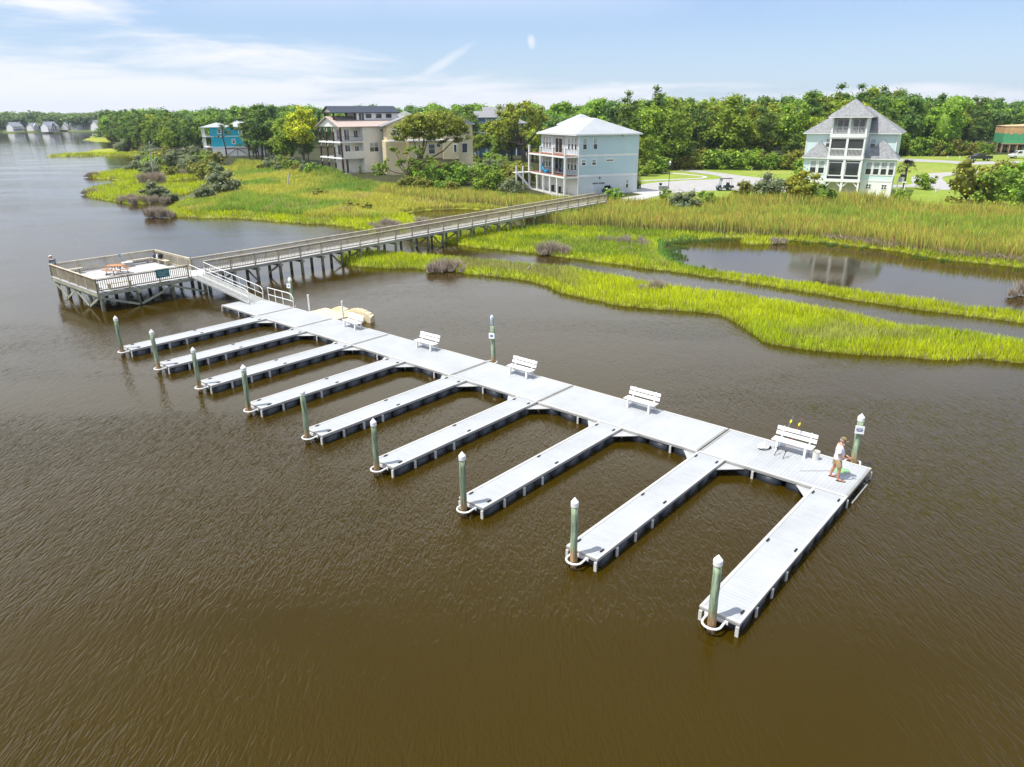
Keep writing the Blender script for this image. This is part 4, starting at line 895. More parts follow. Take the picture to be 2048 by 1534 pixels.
for xa in (.25, TW / 2 + .16):
    for s_, xx in ((1, xa), (-1, xa + TW / 2 - .42)):
        b = MB(); b.bar((xx, .14, A1 - .95), (xx + s_ * .65, .14, A1 - .3), .16, .12, (0, 1, 0)); b.build('bracket', M_TRIM, hr)
hip(hr, -.1, TW + .1, -.1, 6.4, AE, 2.4, .5, M_SHING, name='tower_roof', inset=2.9)
for x in (-2.1, -.9): win(hr, (x, 1.6, 4.25), EX, .8, 1.75, fr=.14)
for k in range(4): win(hr, (TW + .85 + k * 1.02, 1.6, 4.25), EX, .72, 1.7, fr=.14)
win(hr, (5.55, TD + .05, 7.7), EX, .62, 1.2); win(hr, (-.75, TD + .05, 7.7), EX, .5, 1.2)
for x in (TW + 1.2, TW + 3.3): win(hr, (x, 1.58, 1.65), EX, .6, .62, 2, 2, M_GLASS)
win(hr, (-1.2, 1.58, 1.75), EX, .6, .5, 2, 1, M_GLASS)
def hrw(x, y, z): return hw(x, y, z, -.53, OR)
b = MB()
for x, y, z in ((.5, 7.2, 0), (7.0, 6.0, 0)): pass
for x in (-2.2, 6.9): c = MB(); c.cone((x, TD + 1.2), .06, .05, 9.6, 10.3, 6); c.build('vent_pipe', M_IRON, hr)
# air handling unit on a white stand by the right corner
ac = empty('air_conditioner', hrw(10.3, 3.0, 0), th, 'grey air conditioner with dark cover on a white stand beside the aqua house', 'air conditioner')
b = MB(); b.box(-.65, .65, -.5, .5, 2.3, 2.42)
for x, y in ((-.55, -.4), (.45, -.4), (-.55, .35), (.45, .35)): b.box(x, x + .12, y, y + .12, 0, 2.3)
b.build('stand', M_TRIM, ac)
b = MB(); b.box(-.45, .3, -.38, .38, 2.421, 3.1); b.build('unit', mat('light grey metal', (.4, .4, .4), .5), ac); b = MB(); b.box(-.3, .5, -.42, .42, 3.101, 3.5); b.build('cover', M_BK, ac, bevel=.1)

# ---- off-white house with brown posts
th = .6725; OW = (-37.25, 166.86, ZG)
hw_ = empty('house', OW, th, 'off-white four-level house with dark brown porch posts and brown-pink roof', 'house')
W2, D2, PX2 = 13.4, 11.0, 3.32; B1, B2, B3 = 3.43, 6.79, 9.7
wall_box(hw_, PX2 + 2.2, W2 + 8, 0, D2, -.3, B3 + .2, M_OFFW); wall_box(hw_, PX2, PX2 + 2.19, 1.6, D2, -.3, B3 + .2, M_OFFW)
wall_box(hw_, .0, PX2 + 2.19, 0, .12, B1 + .01, B1 + 1.3, M_OFFW, 'parapet'); bb = MB(); bb.box(PX2 + 2.2, PX2 + 2.4, -.05, -.004, -.2, B3); bb.build('corner_board', M_TRIM, hw_)
b = MB(); b.box(-.3, PX2 + 2.2, -.4, D2 + .2, -.3, .04); b.build('slab', M_CONC, hw_)
for z in (B1, B2): b = MB(); b.box(-.1, PX2 + 2.19, -.06, D2, z - .32, z); b.build('porch_floor', M_TRIM, hw_)
for y in (.15, 3.8, 7.4, D2 - .15):
    for z0, z1 in ((.04, B1 - .32), (B1, B2 - .32), (B2, B3 - .1)):
        wall_box(hw_, .0, .36, y - .18, y + .18, z0, z1, M_BROWN, 'porch_post')
        for s_ in (-1, 1):
            if 0 < y + s_ * .7 < D2: b = MB(); b.bar((.18, y + s_ * .17, z1 - .8), (.18, y + s_ * .65, z1 - .05), .14, .12, (1, 0, 0)); b.build('bracket', M_TRIM, hw_)
wall_box(hw_, PX2 - .2, PX2 + .16, .0, .36, .04, B1 - .32, M_BROWN, 'porch_post').location.x = -2.0
for z in (B1, B2):
    balustrade(hw_, (.1, .3, z), (.1, D2 - .3, z), 1.0, M_IRON, .5, th=.02)
    win(hw_, (PX2 - .0, 3.4, z + 1.3), -EY, 2.4, 2.2, 2, 1, M_GLASSB); win(hw_, (PX2, 7.4, z + 1.3), -EY, 2.0, 2.1, 2, 1, M_GLASSB)
    win(hw_, (PX2 + 1.3, 1.6, z + 1.5), EX, .9, 1.4, 2, 1, M_GLASS)
balustrade(hw_, (.2, .1, B2), (PX2 + 2.1, .1, B2), 1.0, M_IRON, .5, th=.02)
win(hw_, (PX2 + 4.8, 0, B1 + 2.0), EX, 2.1, 1.9, 2, 2); win(hw_, (PX2 + 10.2, 0, B1 + 2.4), EX, 1.5, 1.4, 2, 2); win(hw_, (PX2 + 11.9, 0, B2 + 1.9), EX, .85, 1.7); win(hw_, (PX2 + 7.1, 0, B2 + 2.2), EX, .9, .35, 1, 1); win(hw_, (PX2 + 7.6, 0, 1.8), EX, .9, 1.5)
gable(hw_, -.1, W2 + 8, 0, D2, B3 + .2, 2.0, 'x', .45, M_PINKR, M_TRIM)
# top storey with its own roof and porch
wall_box(hw_, 6.0, 16.5, 3.2, 8.0, B3 + .25, B3 + 3.2, M_TRIM)
for x in (9.0, 11.6, 14.2): win(hw_, (x, 3.2, B3 + 2.35), EX, 1.5, .95, 1, 1, M_GLASS)
win(hw_, (7.2, 3.2, B3 + 2.2), EX, 1.3, 1.5, 2, 1, M_GLASSB)
b = MB(); b.box(.3, 6.0, 3.2, 8.0, B3 + .5, B3 + .75); b.build('porch_floor', M_TRIM, hw_)
for x in (.5, 5.7):
    for y in (3.4, 7.8): wall_box(hw_, x - .17, x + .17, y - .17, y + .17, B3 + .75, B3 + 3.2, M_BROWN, 'porch_post')
balustrade(hw_, (.5, 3.4, B3 + .75), (.5, 7.8, B3 + .75), .95, M_IRON, .5, th=.02); balustrade(hw_, (.5, 3.3, B3 + .75), (5.7, 3.3, B3 + .75), .95, M_IRON, .5, th=.02)
gable(hw_, .3, 16.5, 3.2, 8.0, B3 + 3.2, 1.15, 'x', .5, M_DSHING, M_TRIM, 'upper_roof')

# ---- tan house partly behind the oak
def at_d(px, py, z, k=1.0): p = at(px, py, z) * 1.0; return p
th = .25; OT = (-17.0, 161.0, ZG)
ht = empty('house', OT, th, 'tan house with dark blue-grey hip roof half hidden behind the oak', 'house')
wall_box(ht, -4.0, 6.0, 3.0, 13, -.3, 3.4, M_TAN); wall_box(ht, -4.2, 6.2, 1.8, 13, 3.41, 6.9, M_TAN); wall_box(ht, 6.3, 9.5, 1.2, 12, -.3, 10.2, M_TAN)
wall_box(ht, 2.9, 6.25, .6, 1.79, 3.2, 7.0, M_TAN, 'bay_wall')
hip(ht, 3.0, 9.5, 1.2, 12, 10.4, 1.8, .5, M_DSHING); wall_box(ht, 3.0, 6.28, 3.5, 12, 7.3, 10.2, M_TAN)
b = MB(); b.box(-8.5, 6.2, 1.0, 3.4, 6.95, 7.2); b.build('balcony_floor', M_TRIM, ht); balustrade(ht, (-8.4, 1.1, 7.2), (6.1, 1.1, 7.2), .95, M_TRIM, .3)
win(ht, (.6, 1.8, 5.3), EX, 1.3, 1.9, 1, 2, M_GLASS); win(ht, (2.1, 1.8, 6.0), EX, .8, .6, 1, 1, M_GLASS); win(ht, (5.5, .6, 5.4), EX, .55, 1.5, 1, 1, M_GLASS); win(ht, (7.7, 1.2, 5.4), EX, 1.1, 1.9, 1, 1, M_GLASS); win(ht, (7.5, 1.2, 9.2), EX, .5, .6, 1, 1, M_GLASS)
wall_box(ht, -9.0, -4.2, 4.0, 13, -.3, 6.9, M_TAN); wall_box(ht, -8.5, 2.9, 5.0, 14, 6.91, 10.0, M_TAN)
gable(ht, -9, 2.9, 4.6, 14, 10.0, 2.2, 'y', .5, M_SHING, M_TAN, 'upper_roof')
for x in (-6.5, -3.0, .5): win(ht, (x, 5.0, 8.6), EX, 1.6, 1.2, 2, 1, M_GLASS)

# ---- slate blue house behind the big oak, turret house and a far roof
th = .15; hb = empty('house', tuple(at(957, 312, ZG)), th, 'slate blue house with white porches behind the great oak', 'house')
bx = at(957, 312, ZG)
wall_box(hb, 0, 6, 0, 12, -.3, 11.2, M_NBLUE); wall_box(hb, 6, 15, 3, 12, -.3, 9.5, M_NBLUE)
for x in (0, 2.6, 5.9): b = MB(); b.box(x - .2, x + .2, -.15, -.004, -.2, 11.1); b.build('trim_board', M_TRIM, hb)
for z in (3.6, 7.0): b = MB(); b.box(-.2, 15.4, .2 if z < 0 else -.25, 3, z - .3, z); b.build('porch_floor', M_TRIM, hb); balustrade(hb, (3, -.2, z), (15.2, -.2, z), 1.0, M_TRIM, .3)
for x in (6.2, 9, 12, 15.2): wall_box(hb, x - .15, x + .15, -.2, .1, 0, 9.4, M_TRIM, 'porch_post')
for x in (7.5, 10.5, 13.3):
    for z in (5.2, 8.5): win(hb, (x, 3, z), EX, 1.2, 1.8)
win(hb, (4.3, 0, 5.4), EX, 1.1, 1.7); win(hb, (1.2, 0, 9.2), EX, .9, 1.5)
gable(hb, -.2, 6.2, 0, 12, 11.3, 1.7, 'x', .6, M_SHING, M_TRIM); hip(hb, 6, 15.2, -.2, 12, 9.6, 2.0, .5, M_SHING, name='rear_roof')
hu = empty('house', at(786, 300, ZG), .1, 'pale aqua house with a hip-roofed turret showing above the off-white roof', 'house')
k = (at(786, 300, ZG)).y / 1438.
Ht = lambda py: ray_at(820, py, at(786, 300, ZG).y).z - ZG
wall_box(hu, -2, 12, 2, 12, -.3, Ht(254), M_AQUA); wall_box(hu, .6, 9.2, 0, 8, Ht(254), Ht(237), M_LBLUE, 'turret_wall'); hip(hu, .6, 9.2, 0, 8, Ht(236), (236 - 223.5) * k, 1.1, M_SHING, name='turret_roof')
for x in (2.4, 3.3, 4.6, 5.5): win(hu, (x, 0, Ht(247)), EX, .5, 1.5, 1, 1, M_GLASS)
hip(hu, -3, 12, 1, 12.5, Ht(254), 2.0, .4, M_SHING)
hz = empty('house', at(972, 296, ZG) , .1, 'distant grey gable roof between the trees behind the great oak', 'house'); kz = at(972, 296, ZG).y / 1438.
wall_box(hz, 0, 8, 0, 9, -.3, 13.0, M_OFFW); gable(hz, -.5, 9, 0, 9, 13.0, 1.6, 'x', .5, M_SHING, M_OFFW)

# ---- teal house on the left
O3 = at(427, 312.5, ZG); th = .3
h3 = empty('house', O3, th, 'bright teal house with pale hip roof on the left behind the lone pine', 'house')
h3.scale = (.80, .6, .83)
wall_box(h3, 0, 20, 0, 16, -.3, 3.2, M_TRIM, 'base_wall'); wall_box(h3, 0, 19, 0, 16, 3.5, 7.2, M_TEALW); wall_box(h3, 0, 19, 0, 16, 7.5, 10.6, M_TEALW)
for z in (3.35, 7.35): b = MB(); b.box(-.05, 19.1, -.06, 16, z - .149, z + .149); b.build('trim_band', M_TRIM, h3)
hip(h3, -3.2, 8, 0, 16, 10.8, 1.6, .5, M_MROOF, inset=4); hip(h3, 7, 20, -.5, 16, 10.9, 4.0, .4, M_MROOF, name='rear_roof', inset=6.3)
for z in (0, 3.5, 7.4):
    if z: b = MB(); b.box(-3.3, -.05, -.05, 16, z - .3, z); b.build('porch_floor', M_TRIM, h3); balustrade(h3, (-3.2, 0, z), (-.1, 0, z), 1, M_TRIM, .3); balustrade(h3, (-3.2, 0, z), (-3.2, 15.8, z), 1, M_TRIM, .3)
    for y in (.15, 8, 15.8): wall_box(h3, -3.3, -2.95, y - .17, y + .17, z, z + (3.2 if z < 7 else 3.3), M_TRIM, 'porch_post')
for z in (5.3, 9.2):
    for y in (3, 8, 13): win(h3, (0, y, z), -EY, 1.3, 2.0, 2, 1)
win(h3, (8.5, 0, 5.4), EX, .9, 1.3, 1, 2, fr=.3); win(h3, (11.5, 0, 9.2), EX, .9, 1.2, fr=.3); win(h3, (3.5, 0, 9.2), EX, .9, 1.3, fr=.3)
for a, c in (((4.5, -.6, 0), (9, -.6, 3.0)), ((9, -.6, 3.0), (13.5, -.6, 0)), ((4.5, -.6, 3.0), (13.5, -.6, 3.0)), ((4.5, -.6, 0), (4.5, -.6, 3)), ((13.5, -.6, 0), (13.5, -.6, 3)), ((9, -.6, 0), (9, -.6, 3)), ((9, -.6, 0), (13.5, -.6, 2.9)), ((4.5, -.6, 2.9), (9, -.6, 0))):
    pass
b = MB()
for a, c in (((5, -.5, 0), (5, -.5, 2.9)), ((14, -.5, 0), (14, -.5, 2.9)), ((5, -.5, 2.8), (14, -.5, 2.8)), ((5.2, -.5, .1), (9.4, -.5, 2.7)), ((9.6, -.5, 2.7), (13.8, -.5, .1)), ((9.5, -.5, 0), (9.5, -.5, 2.8))): b.bar(a, c, .22, .22, (0, 1, 0))
b.build('lattice_frame', mat('brown timber', (.17, .11, .08), .8), h3)
for x in (16.5, 19.8): wall_box(h3, x, x + .3, -2.6, -2.3, -.2, 7.2, M_TRIM, 'porch_post')
b = MB(); b.box(14.5, 20.3, -2.8, -.06, 3.2, 3.5); b.build('side_porch', M_TRIM, h3); balustrade(h3, (14.6, -2.7, 3.5), (20.2, -2.7, 3.5), 1, M_TRIM, .3)

# ---- framed building under construction at the right edge
OC = at(2001, 305, ZG); kc = OC.y / 1438.
hc = empty('building', OC, -.35, 'unfinished timber-framed building sheathed in bare and green boards', 'building')
M_OSB = mat('bare sheathing board', (.74, .46, .22), .85, .15, .8); M_GRS = mat('green sheathing board', (.10, .46, .22), .7, .12, .8); M_STUD = mat('fresh timber stud', (.50, .34, .18), .8, .12, 2)
b = MB()
for x in np.linspace(0, 16, 9):
    for y in (0, 6, 12): b.box(x - .16, x + .16, y - .16, y + .16, -.3, 2.7)
b.box(-.3, 16.3, -.25, .05, 2.4, 2.69); b.build('timber_posts', M_STUD, hc)
wall_box(hc, 0, 16, 0, 12, 2.7, 5.5, M_GRS, 'green_wall'); wall_box(hc, 0.02, 16, 0.02, 12, 5.5, 7.5, M_OSB, 'board_wall')
b = MB()
for x in (1.6, 3.9, 6.2): b.box(x, x + .5, -.05, -.004, 5.1, 5.5)
b.box(7.6, 16, -.06, -.004, 3.7, 5.49); b.build('board_patch', M_OSB, hc)
b = MB()
for x in np.linspace(1, 15, 8): b.box(x, x + .06, -.04, -.004, 5.55, 7.45)
b.build('board_seams', M_STUD, hc)
hip(hc, 0, 16, 0, 12, 7.6, .5, .1, M_OSB, fascia=.08)

# ---- far shore houses (seven, 700 m away)
M_FW = mat('far white siding', (.84, .84, .83), .6); M_FR = mat('far grey roof', (.23, .26, .30), .8, .1, .1)
FH = [(10, 255, 20, 8, 'pale tent-roofed low house at the left end of the far shore', 0), (27, 257, 30, 15, 'white far-shore house with two porch floors, leftmost tall one', 1), (67, 256, 32, 13, 'white gabled house, second tall one along the far shore', 2), (97, 258, 32, 17, 'largest far-shore house with a dark dormer gable', 3), (135, 254, 22, 12, 'small white gabled house in the middle of the far shore', 2), (157, 255, 34, 16, 'far-shore house with a green-grey front gable', 3), (197, 256, 18, 18, 'blue-roofed white house at the right end of the far shore row', 1)]
for px, py, wpx, hpx, lab, kd in FH:
    o_ = at(px, py + 4.5, 2.0); k = o_.y / 1438.; w = wpx * k * .62; h_ = hpx * k
    o = empty('shore_house', (o_.x, o_.y, 1.9), R(62), lab, 'house', 'houses along the far shore'); d_ = 11.
    wl_ = h_ * (.55 if kd else .3)
    wall_box(o, 0, w, 0, d_, -.6, wl_, M_FW)
    gable(o, 0, w, 0, d_, wl_, h_ - wl_, 'x', .5, M_FR if kd != 0 else M_FW, M_FW)
    b = MB()
    if kd == 1:
        for z in (.15, .6): b.box(.8, w - .8, -.05, -.005, wl_ * z, wl_ * (z + .28))
    elif kd == 3:
        b.box(w * .35, w * .9, -.05, -.005, wl_ * .3, wl_ * .9)
        g = MB(); g.extr([(w * .3, -1.2, wl_), (w * .75, -1.2, wl_), (w * .525, -1.2, h_ * .92)], (0, 4, 0)); g.build('dormer', M_FR, o)
    else: b.box(w * .55, w * .9, -.05, -.005, wl_ * .3, wl_ * .8); 
    if kd == 2: g = MB(); g.extr([(w * .05, -1.0, wl_ * .0), (w * .45, -1.0, 0), (w * .45, -1.0, wl_), (w * .25, -1.0, h_ * .95), (w * .05, -1.0, wl_)], (0, 1.0, 0)); g.build('front_wing', M_FW, o)
    b.build('window', M_GLASS, o)
    if kd in (1, 3):
        p_ = MB(); p_.box(.5, w - .5, -2.2, -.02, wl_ * .5 - .15, wl_ * .5 + .15)
        for x in np.linspace(.8, w - .8, 5): p_.box(x - .2, x + .2, -2.2, -1.8, 0, wl_)
        p_.build('porch', M_FW, o)
# ================================================================ vegetation
def leafmat(name, col, col2, rand=.12, tr=.36, scale=.9):
    col = tuple(c * 1.22 for c in col); col2 = tuple(c * 1.35 for c in col2); return mat(name, col, .55, .2, scale, col2=col2, transl=tr, rand=rand, spec=.25, detail=3, attr=True)
def leafcols(me, nl, nc, r_):
    a = me.color_attributes.new('Col', 'FLOAT_COLOR', 'POINT'); k = np.exp(r_.normal(size=nl // 4) * .42).clip(.35, 2.3); y = r_.uniform(-.12, .22, nl // 4); c = np.stack([k * (1 + y), k, k * (1 - y)], -1); c = np.repeat(c, 4, 0)
    c4 = np.ones((nl + nc, 4), np.float32); c4[:nl, :3] = c; c4[nl:, :3] = .8; a.data.foreach_set('color', c4.ravel())  # inner shells darkened in the colour, for shade inside the crown
L_OAK = leafmat('broadleaf foliage', (.235, .335, .028), (.10, .18, .016), .24); L_DARK = leafmat('dark evergreen foliage', (.12, .22, .034), (.05, .11, .018)); L_PINE = leafmat('pine needles', (.13, .23, .042), (.055, .12, .022)); L_YEL = leafmat('yellow green foliage', (.46, .52, .012), (.24, .34, .012), .05)
L_LIVE = leafmat('live oak foliage', (.28, .34, .035), (.12, .18, .018), .06); L_GREY = leafmat('grey green foliage', (.20, .25, .12), (.10, .14, .065), .12); L_SHRUB = leafmat('bright shrub foliage', (.21, .35, .032), (.09, .18, .018), .14); L_OLIVE = leafmat('olive foliage', (.26, .29, .04), (.12, .15, .022), .1)
M_BARK = mat('tree bark', (.14, .11, .085), .9, .25, 3, bump=.5, bscale=8, spec=.1); M_DEAD = mat('bleached dead wood', (.52, .49, .45), .9, .15, 3, spec=.1); M_TWIG = mat('grey dead twigs', (.50, .43, .34), .9, .2, 3, col2=(.33, .275, .21), rand=.1, spec=.1, transl=.1)
def leaf_cloud(lobes, dens, size, r_, flat=0.0, up=.6):
    """leaf-sized quads spread through the shells of the given lobes (centre, radii)"""
    Vs, tot = [], 0
    for (c, rad) in lobes:
        n = int(dens * (rad[0] * rad[1] + rad[0] * rad[2]) * 4)
        d = r_.normal(size=(n, 3)); d /= np.linalg.norm(d, axis=1)[:, None]
        rr = r_.uniform(.55, 1.08, n) ** .7 * (1 + .10 * np.sin(d[:, 0] * 7 + c[0] * 3) * np.cos(d[:, 1] * 6 + c[1]))
        P = np.array(c) + d * np.array(rad) * rr[:, None]
        N_ = d / np.array(rad) ; N_ /= np.linalg.norm(N_, axis=1)[:, None]; N_ = N_ + r_.normal(size=(n, 3)) * .55; N_[:, 2] += up; N_ /= np.linalg.norm(N_, axis=1)[:, None]
        T = np.cross(N_, r_.normal(size=(n, 3))); T /= np.linalg.norm(T, axis=1)[:, None] + 1e-9; B = np.cross(N_, T)
        s = size * r_.uniform(.6, 1.4, n)[:, None]
        Vs.append(np.stack([P - T * s * .5 - B * s * .28, P + T * s * .12 - B * s * .5, P + T * s * .55 + B * s * .22, P - T * s * .1 + B * s * .5], 1).reshape(-1, 3))
    V = np.concatenate(Vs); F = np.arange(len(V)).reshape(-1, 4); return V, F
def core(lobes, k=.74):
    """dense inner foliage mass of each lobe: small lumpy shells"""
    bm = bmesh.new(); bmesh.ops.create_icosphere(bm, subdivisions=1, radius=1); base = np.array([v.co[:] for v in bm.verts]); fs = np.array([[v.index for v in f.verts] for f in bm.faces]); bm.free()
    V, F, o = [], [], 0
    for c, rad in lobes: V.append(np.array(c) + base * np.array(rad) * k); F.append(fs + o); o += len(base)
    return np.concatenate(V), np.concatenate(F)
def crown_mesh(name, lobes, dens, size, m_, seed, corek=.58, up=.6):
    r_ = np.random.default_rng(seed); V, F = leaf_cloud(lobes, dens, size, r_, up=up)
    Vc, Fc = core(lobes, corek); o = len(V)
    allV = np.concatenate([V, Vc]); me = bpy.data.meshes.new(name)
    loops = np.concatenate([F.ravel(), (Fc + o).ravel()]).astype(np.int32); tot = np.concatenate([np.full(len(F), 4), np.full(len(Fc), 3)]).astype(np.int32); st = np.concatenate([[0], np.cumsum(tot)[:-1]]).astype(np.int32)
    me.vertices.add(len(allV)); me.vertices.foreach_set('co', allV.astype(np.float32).ravel()); me.loops.add(len(loops)); me.loops.foreach_set('vertex_index', loops); me.polygons.add(len(tot)); me.polygons.foreach_set('loop_start', st); me.polygons.foreach_set('loop_total', tot)
    me.materials.append(m_); me.update(calc_edges=True); leafcols(me, o, len(Vc), r_); return me
def trunk_mesh(name, H, r, limbs, seed, m_=None, wob=.3):
    q = random.Random(seed); b = MB(); n = 6; pts = [(q.uniform(-wob, wob) * k / n, q.uniform(-wob, wob) * k / n, H * k / n - .3) for k in range(n + 1)]
    b.tube(pts, [r * (1 - .7 * k / n) for k in range(n + 1)], 7)
    for (z0, ex) in limbs:
        k = min(n, max(0, int(round(z0 / H * n)))); a = Vector(pts[k]); e = Vector(ex); mid = (a + e) / 2 + Vector((0, 0, -.08 * (e - a).length)); b.tube([a, mid, e], [r * .42, r * .3, r * .12], 5)
    o = b.build(name, m_ or M_BARK); me = o.data; bpy.data.objects.remove(o); return me
def lobes_round(H, z0, rad, n, seed, flat=.8, lr=(.32, .5)):
    q = random.Random(seed); out = []
    zc = (H + z0) / 2; hz = (H - z0) / 2
    for i in range(n):
        while True:
            d = Vector((q.uniform(-1, 1), q.uniform(-1, 1), q.uniform(-1, 1)))
            if .35 < d.length < 1: break
        s = q.uniform(*lr) * rad
        out.append(((d.x * (rad - s * .8), d.y * (rad - s * .8), zc + d.z * (hz - s * .6)), (s, s, s * flat)))
    out.append(((0, 0, zc), (rad * .55, rad * .55, hz * .75))); return out
TREES = {}
def proto(kind, variants): TREES[kind] = variants
def mk(kind, H, z0, rad, n, mt, dens, size, seeds, flat=.8, tr=.28, lr=(.32, .5), limbn=4):
    out = []
    for s in seeds:
        lb = lobes_round(H, z0, rad, n, s, flat, lr); limbs = [(z0 * .9 + (H - z0) * .1 * i, lb[i][0]) for i in range(min(limbn, len(lb)))]
        out.append((crown_mesh('crown', lb, dens, size, mt, s), trunk_mesh('trunk', H * .8, tr, limbs, s), H))
    proto(kind, out)
mk('broad', 15, 1.6, 4.8, 34, L_OAK, 5.0, .36, (1, 2, 3, 4, 5), lr=(.2, .40))
mk('dark', 16, 2.4, 4.3, 30, L_DARK, 5.0, .34, (11, 12, 13, 14), .75, lr=(.2, .38))
def pine_variant(s):
    q = random.Random(s); H = 17; lb = []
    for i in range(20):
        t = q.random(); z = 6.0 + 9.6 * t; rr = (1 - t) * 2.6 + 1.6; a = q.uniform(0, 6.28); c = q.uniform(.15, 1) * rr; sz = q.uniform(1.1, 1.8)
        lb.append(((c * math.cos(a), c * math.sin(a), z), (sz * 1.15, sz * 1.15, sz * .62)))
    lb.append(((0, 0, 16.6), (1.1, 1.1, .9)))
    return crown_mesh('crown', lb, 6.5, .32, L_PINE, s), trunk_mesh('trunk', 16.5, .26, [(l[0][2] - .8, l[0]) for l in lb[:9]], s, wob=.4), H
proto('pine', [pine_variant(s) for s in (21, 22, 23, 24)])
mk('shrub', 3.0, -.9, 1.7, 26, L_SHRUB, 13, .17, (31, 32, 33), .95, .07, (.18, .36))
mk('greyshrub', 3.0, -.8, 1.8, 26, L_GREY, 13, .14, (41, 42, 43), .95, .08, (.32, .5))
mk('olive', 3.2, -.9, 1.8, 28, L_OLIVE, 12, .16, (51, 52, 53), .95, .07, (.18, .36))
SH_KINDS = {'shrub', 'greyshrub', 'olive'}
def plant(kind, loc, h, wk=1.0, label=None, cat='tree', group=None, name=None, v=None, trunk=True):
    cm, tm, H = (TREES[kind][v] if v is not None else rnd.choice(TREES[kind])); s = h / H
    nm = name or ('shrub' if kind in SH_KINDS else ('pine_tree' if kind == 'pine' else 'leafy_tree'))
    o = empty(nm, loc, rnd.uniform(0, 6.28), label, cat, group); o.scale = (s * wk, s * wk, s)
    c = bpy.data.objects.new('crown', cm); COL.objects.link(c); c.parent = o
    if trunk: t = bpy.data.objects.new('trunk', tm); COL.objects.link(t); t.parent = o
    return o
def gz(x, y):
    h, _ = height(np.array([x]), np.array([y])); return float(h[0])

L_YB = leafmat('yellowing foliage', (.29, .31, .022), (.15, .18, .02), .04)
mk('yellow', 3.2, -.9, 1.8, 28, L_YB, 12, .16, (61,), .95, .07, (.18, .36)); SH_KINDS.add('yellow')
# ---- individual trees of the woods: front edge traced on the ground, rows behind it
EDGE = [(214, 262), (222, 283), (250, 292), (285, 303), (330, 309), (380, 312)]
EDGE2 = [(505, 316), (545, 322), (585, 328), (625, 330)]
EDGE3 = [(925, 318), (985, 322), (1075, 330)]
EDGE4 = [(1270, 352), (1300, 348), (1335, 341), (1372, 333.5), (1420, 334.5), (1500, 336), (1570, 336.5), (1625, 335), (1700, 326), (1790, 312), (1850, 310), (1920, 309), (1975, 308)]
EDGE5 = [(2075, 313), (2130, 316), (2200, 320)]
def walk(pts, step):
    P = [at(x, y, ZG) for x, y in pts]; out = []; carry = 0
    for a, c in zip(P, P[1:]):
        L = (c - a).length; t = carry
        while t < L: out.append(a + (c - a) * t / L); t += step
        carry = t - L
    return out
ZONES = [(EDGE, 'woods along the left riverbank', 9.5, 4, 13.5), (EDGE2, 'woods between the teal and off-white houses', 7.5, 2, 14.5), (EDGE3, 'woods behind the great oak', 8, 2, 15), (EDGE4, 'woods behind the pale blue and aqua houses', 6.9, 4, 16.5), (EDGE5, 'woods by the unfinished building', 7, 2, 15)]
KL = {'broad': ('leafy green tree in the dense {}', 'leafy tree'), 'dark': ('dark rounded evergreen in the {}', 'evergreen tree'), 'pine': ('tall tufted pine rising from the {}', 'pine tree')}
HB = [(h_.location.x, h_.location.y) for h_ in (hb, hu, hz, h3, hw_, ht, hm, hr, hc)]
def blocked(p):
    for (o_, hx, hy, m_) in ((h3, (-5, 22), (-4, 18), 0), (hb, (-2, 17), (-4, 14), 0), (hu, (-3, 14), (-3, 14), 0), (hz, (-3, 11), (-2, 11), 0), (hw_, (-3, 24), (-3, 14), 0), (ht, (-13, 12), (-2, 16), 0), (hm, (-3, 16), (-3, 18), 0), (hr, (-6, 12), (-3, 16), 0), (hc, (-3, 18), (-3, 15), 0)):
        d = p - o_.location; a = o_.rotation_euler.z; x = d.x * math.cos(a) + d.y * math.sin(a); y = -d.x * math.sin(a) + d.y * math.cos(a)
        if hx[0] < x < hx[1] and hy[0] < y < hy[1]: return True
    return False
ntree = 0
LM = [(215, 'at the farthest wooded point'), (250, 'behind the far marsh spit'), (290, 'behind the bleached dead tree'), (345, 'left of the teal house'), (392, 'beside the teal house porch'), (520, 'right of the teal house'), (560, 'left of the yellow-green tree'), (625, 'against the off-white house'), (940, 'beside the slate blue house'), (990, 'behind the slate blue house'), (1060, 'behind the great oak'), (1240, 'behind the pale metal roof'), (1290, 'by the pale blue house corner'), (1337, 'behind the lamp post'), (1388, 'above the fire hydrant'), (1447, 'behind the blue golf cart'), (1503, 'behind the white lawn marker'), (1532, 'behind the second golf cart'), (1590, 'left of the aqua house'), (1690, 'over the aqua house roof'), (1770, 'at the right eave of the aqua house'), (1810, 'behind the palm'), (1860, 'above the clipped round bush'), (1910, 'behind the two white lawn markers'), (1958, 'behind the black pickup'), (2000, 'left of the unfinished building'), (2045, 'at the right edge of the picture')]
def lmk(p):
    px = 1024 + FPX * p.x / p.y; return min(LM, key=lambda a: abs(a[0] - px))[1]
RW = ['front rank', 'second rank', 'third rank', 'back rank']
def htw(h, H0): return 'low ' if h < H0 * .62 else ('tall ' if h > H0 * .97 else '')
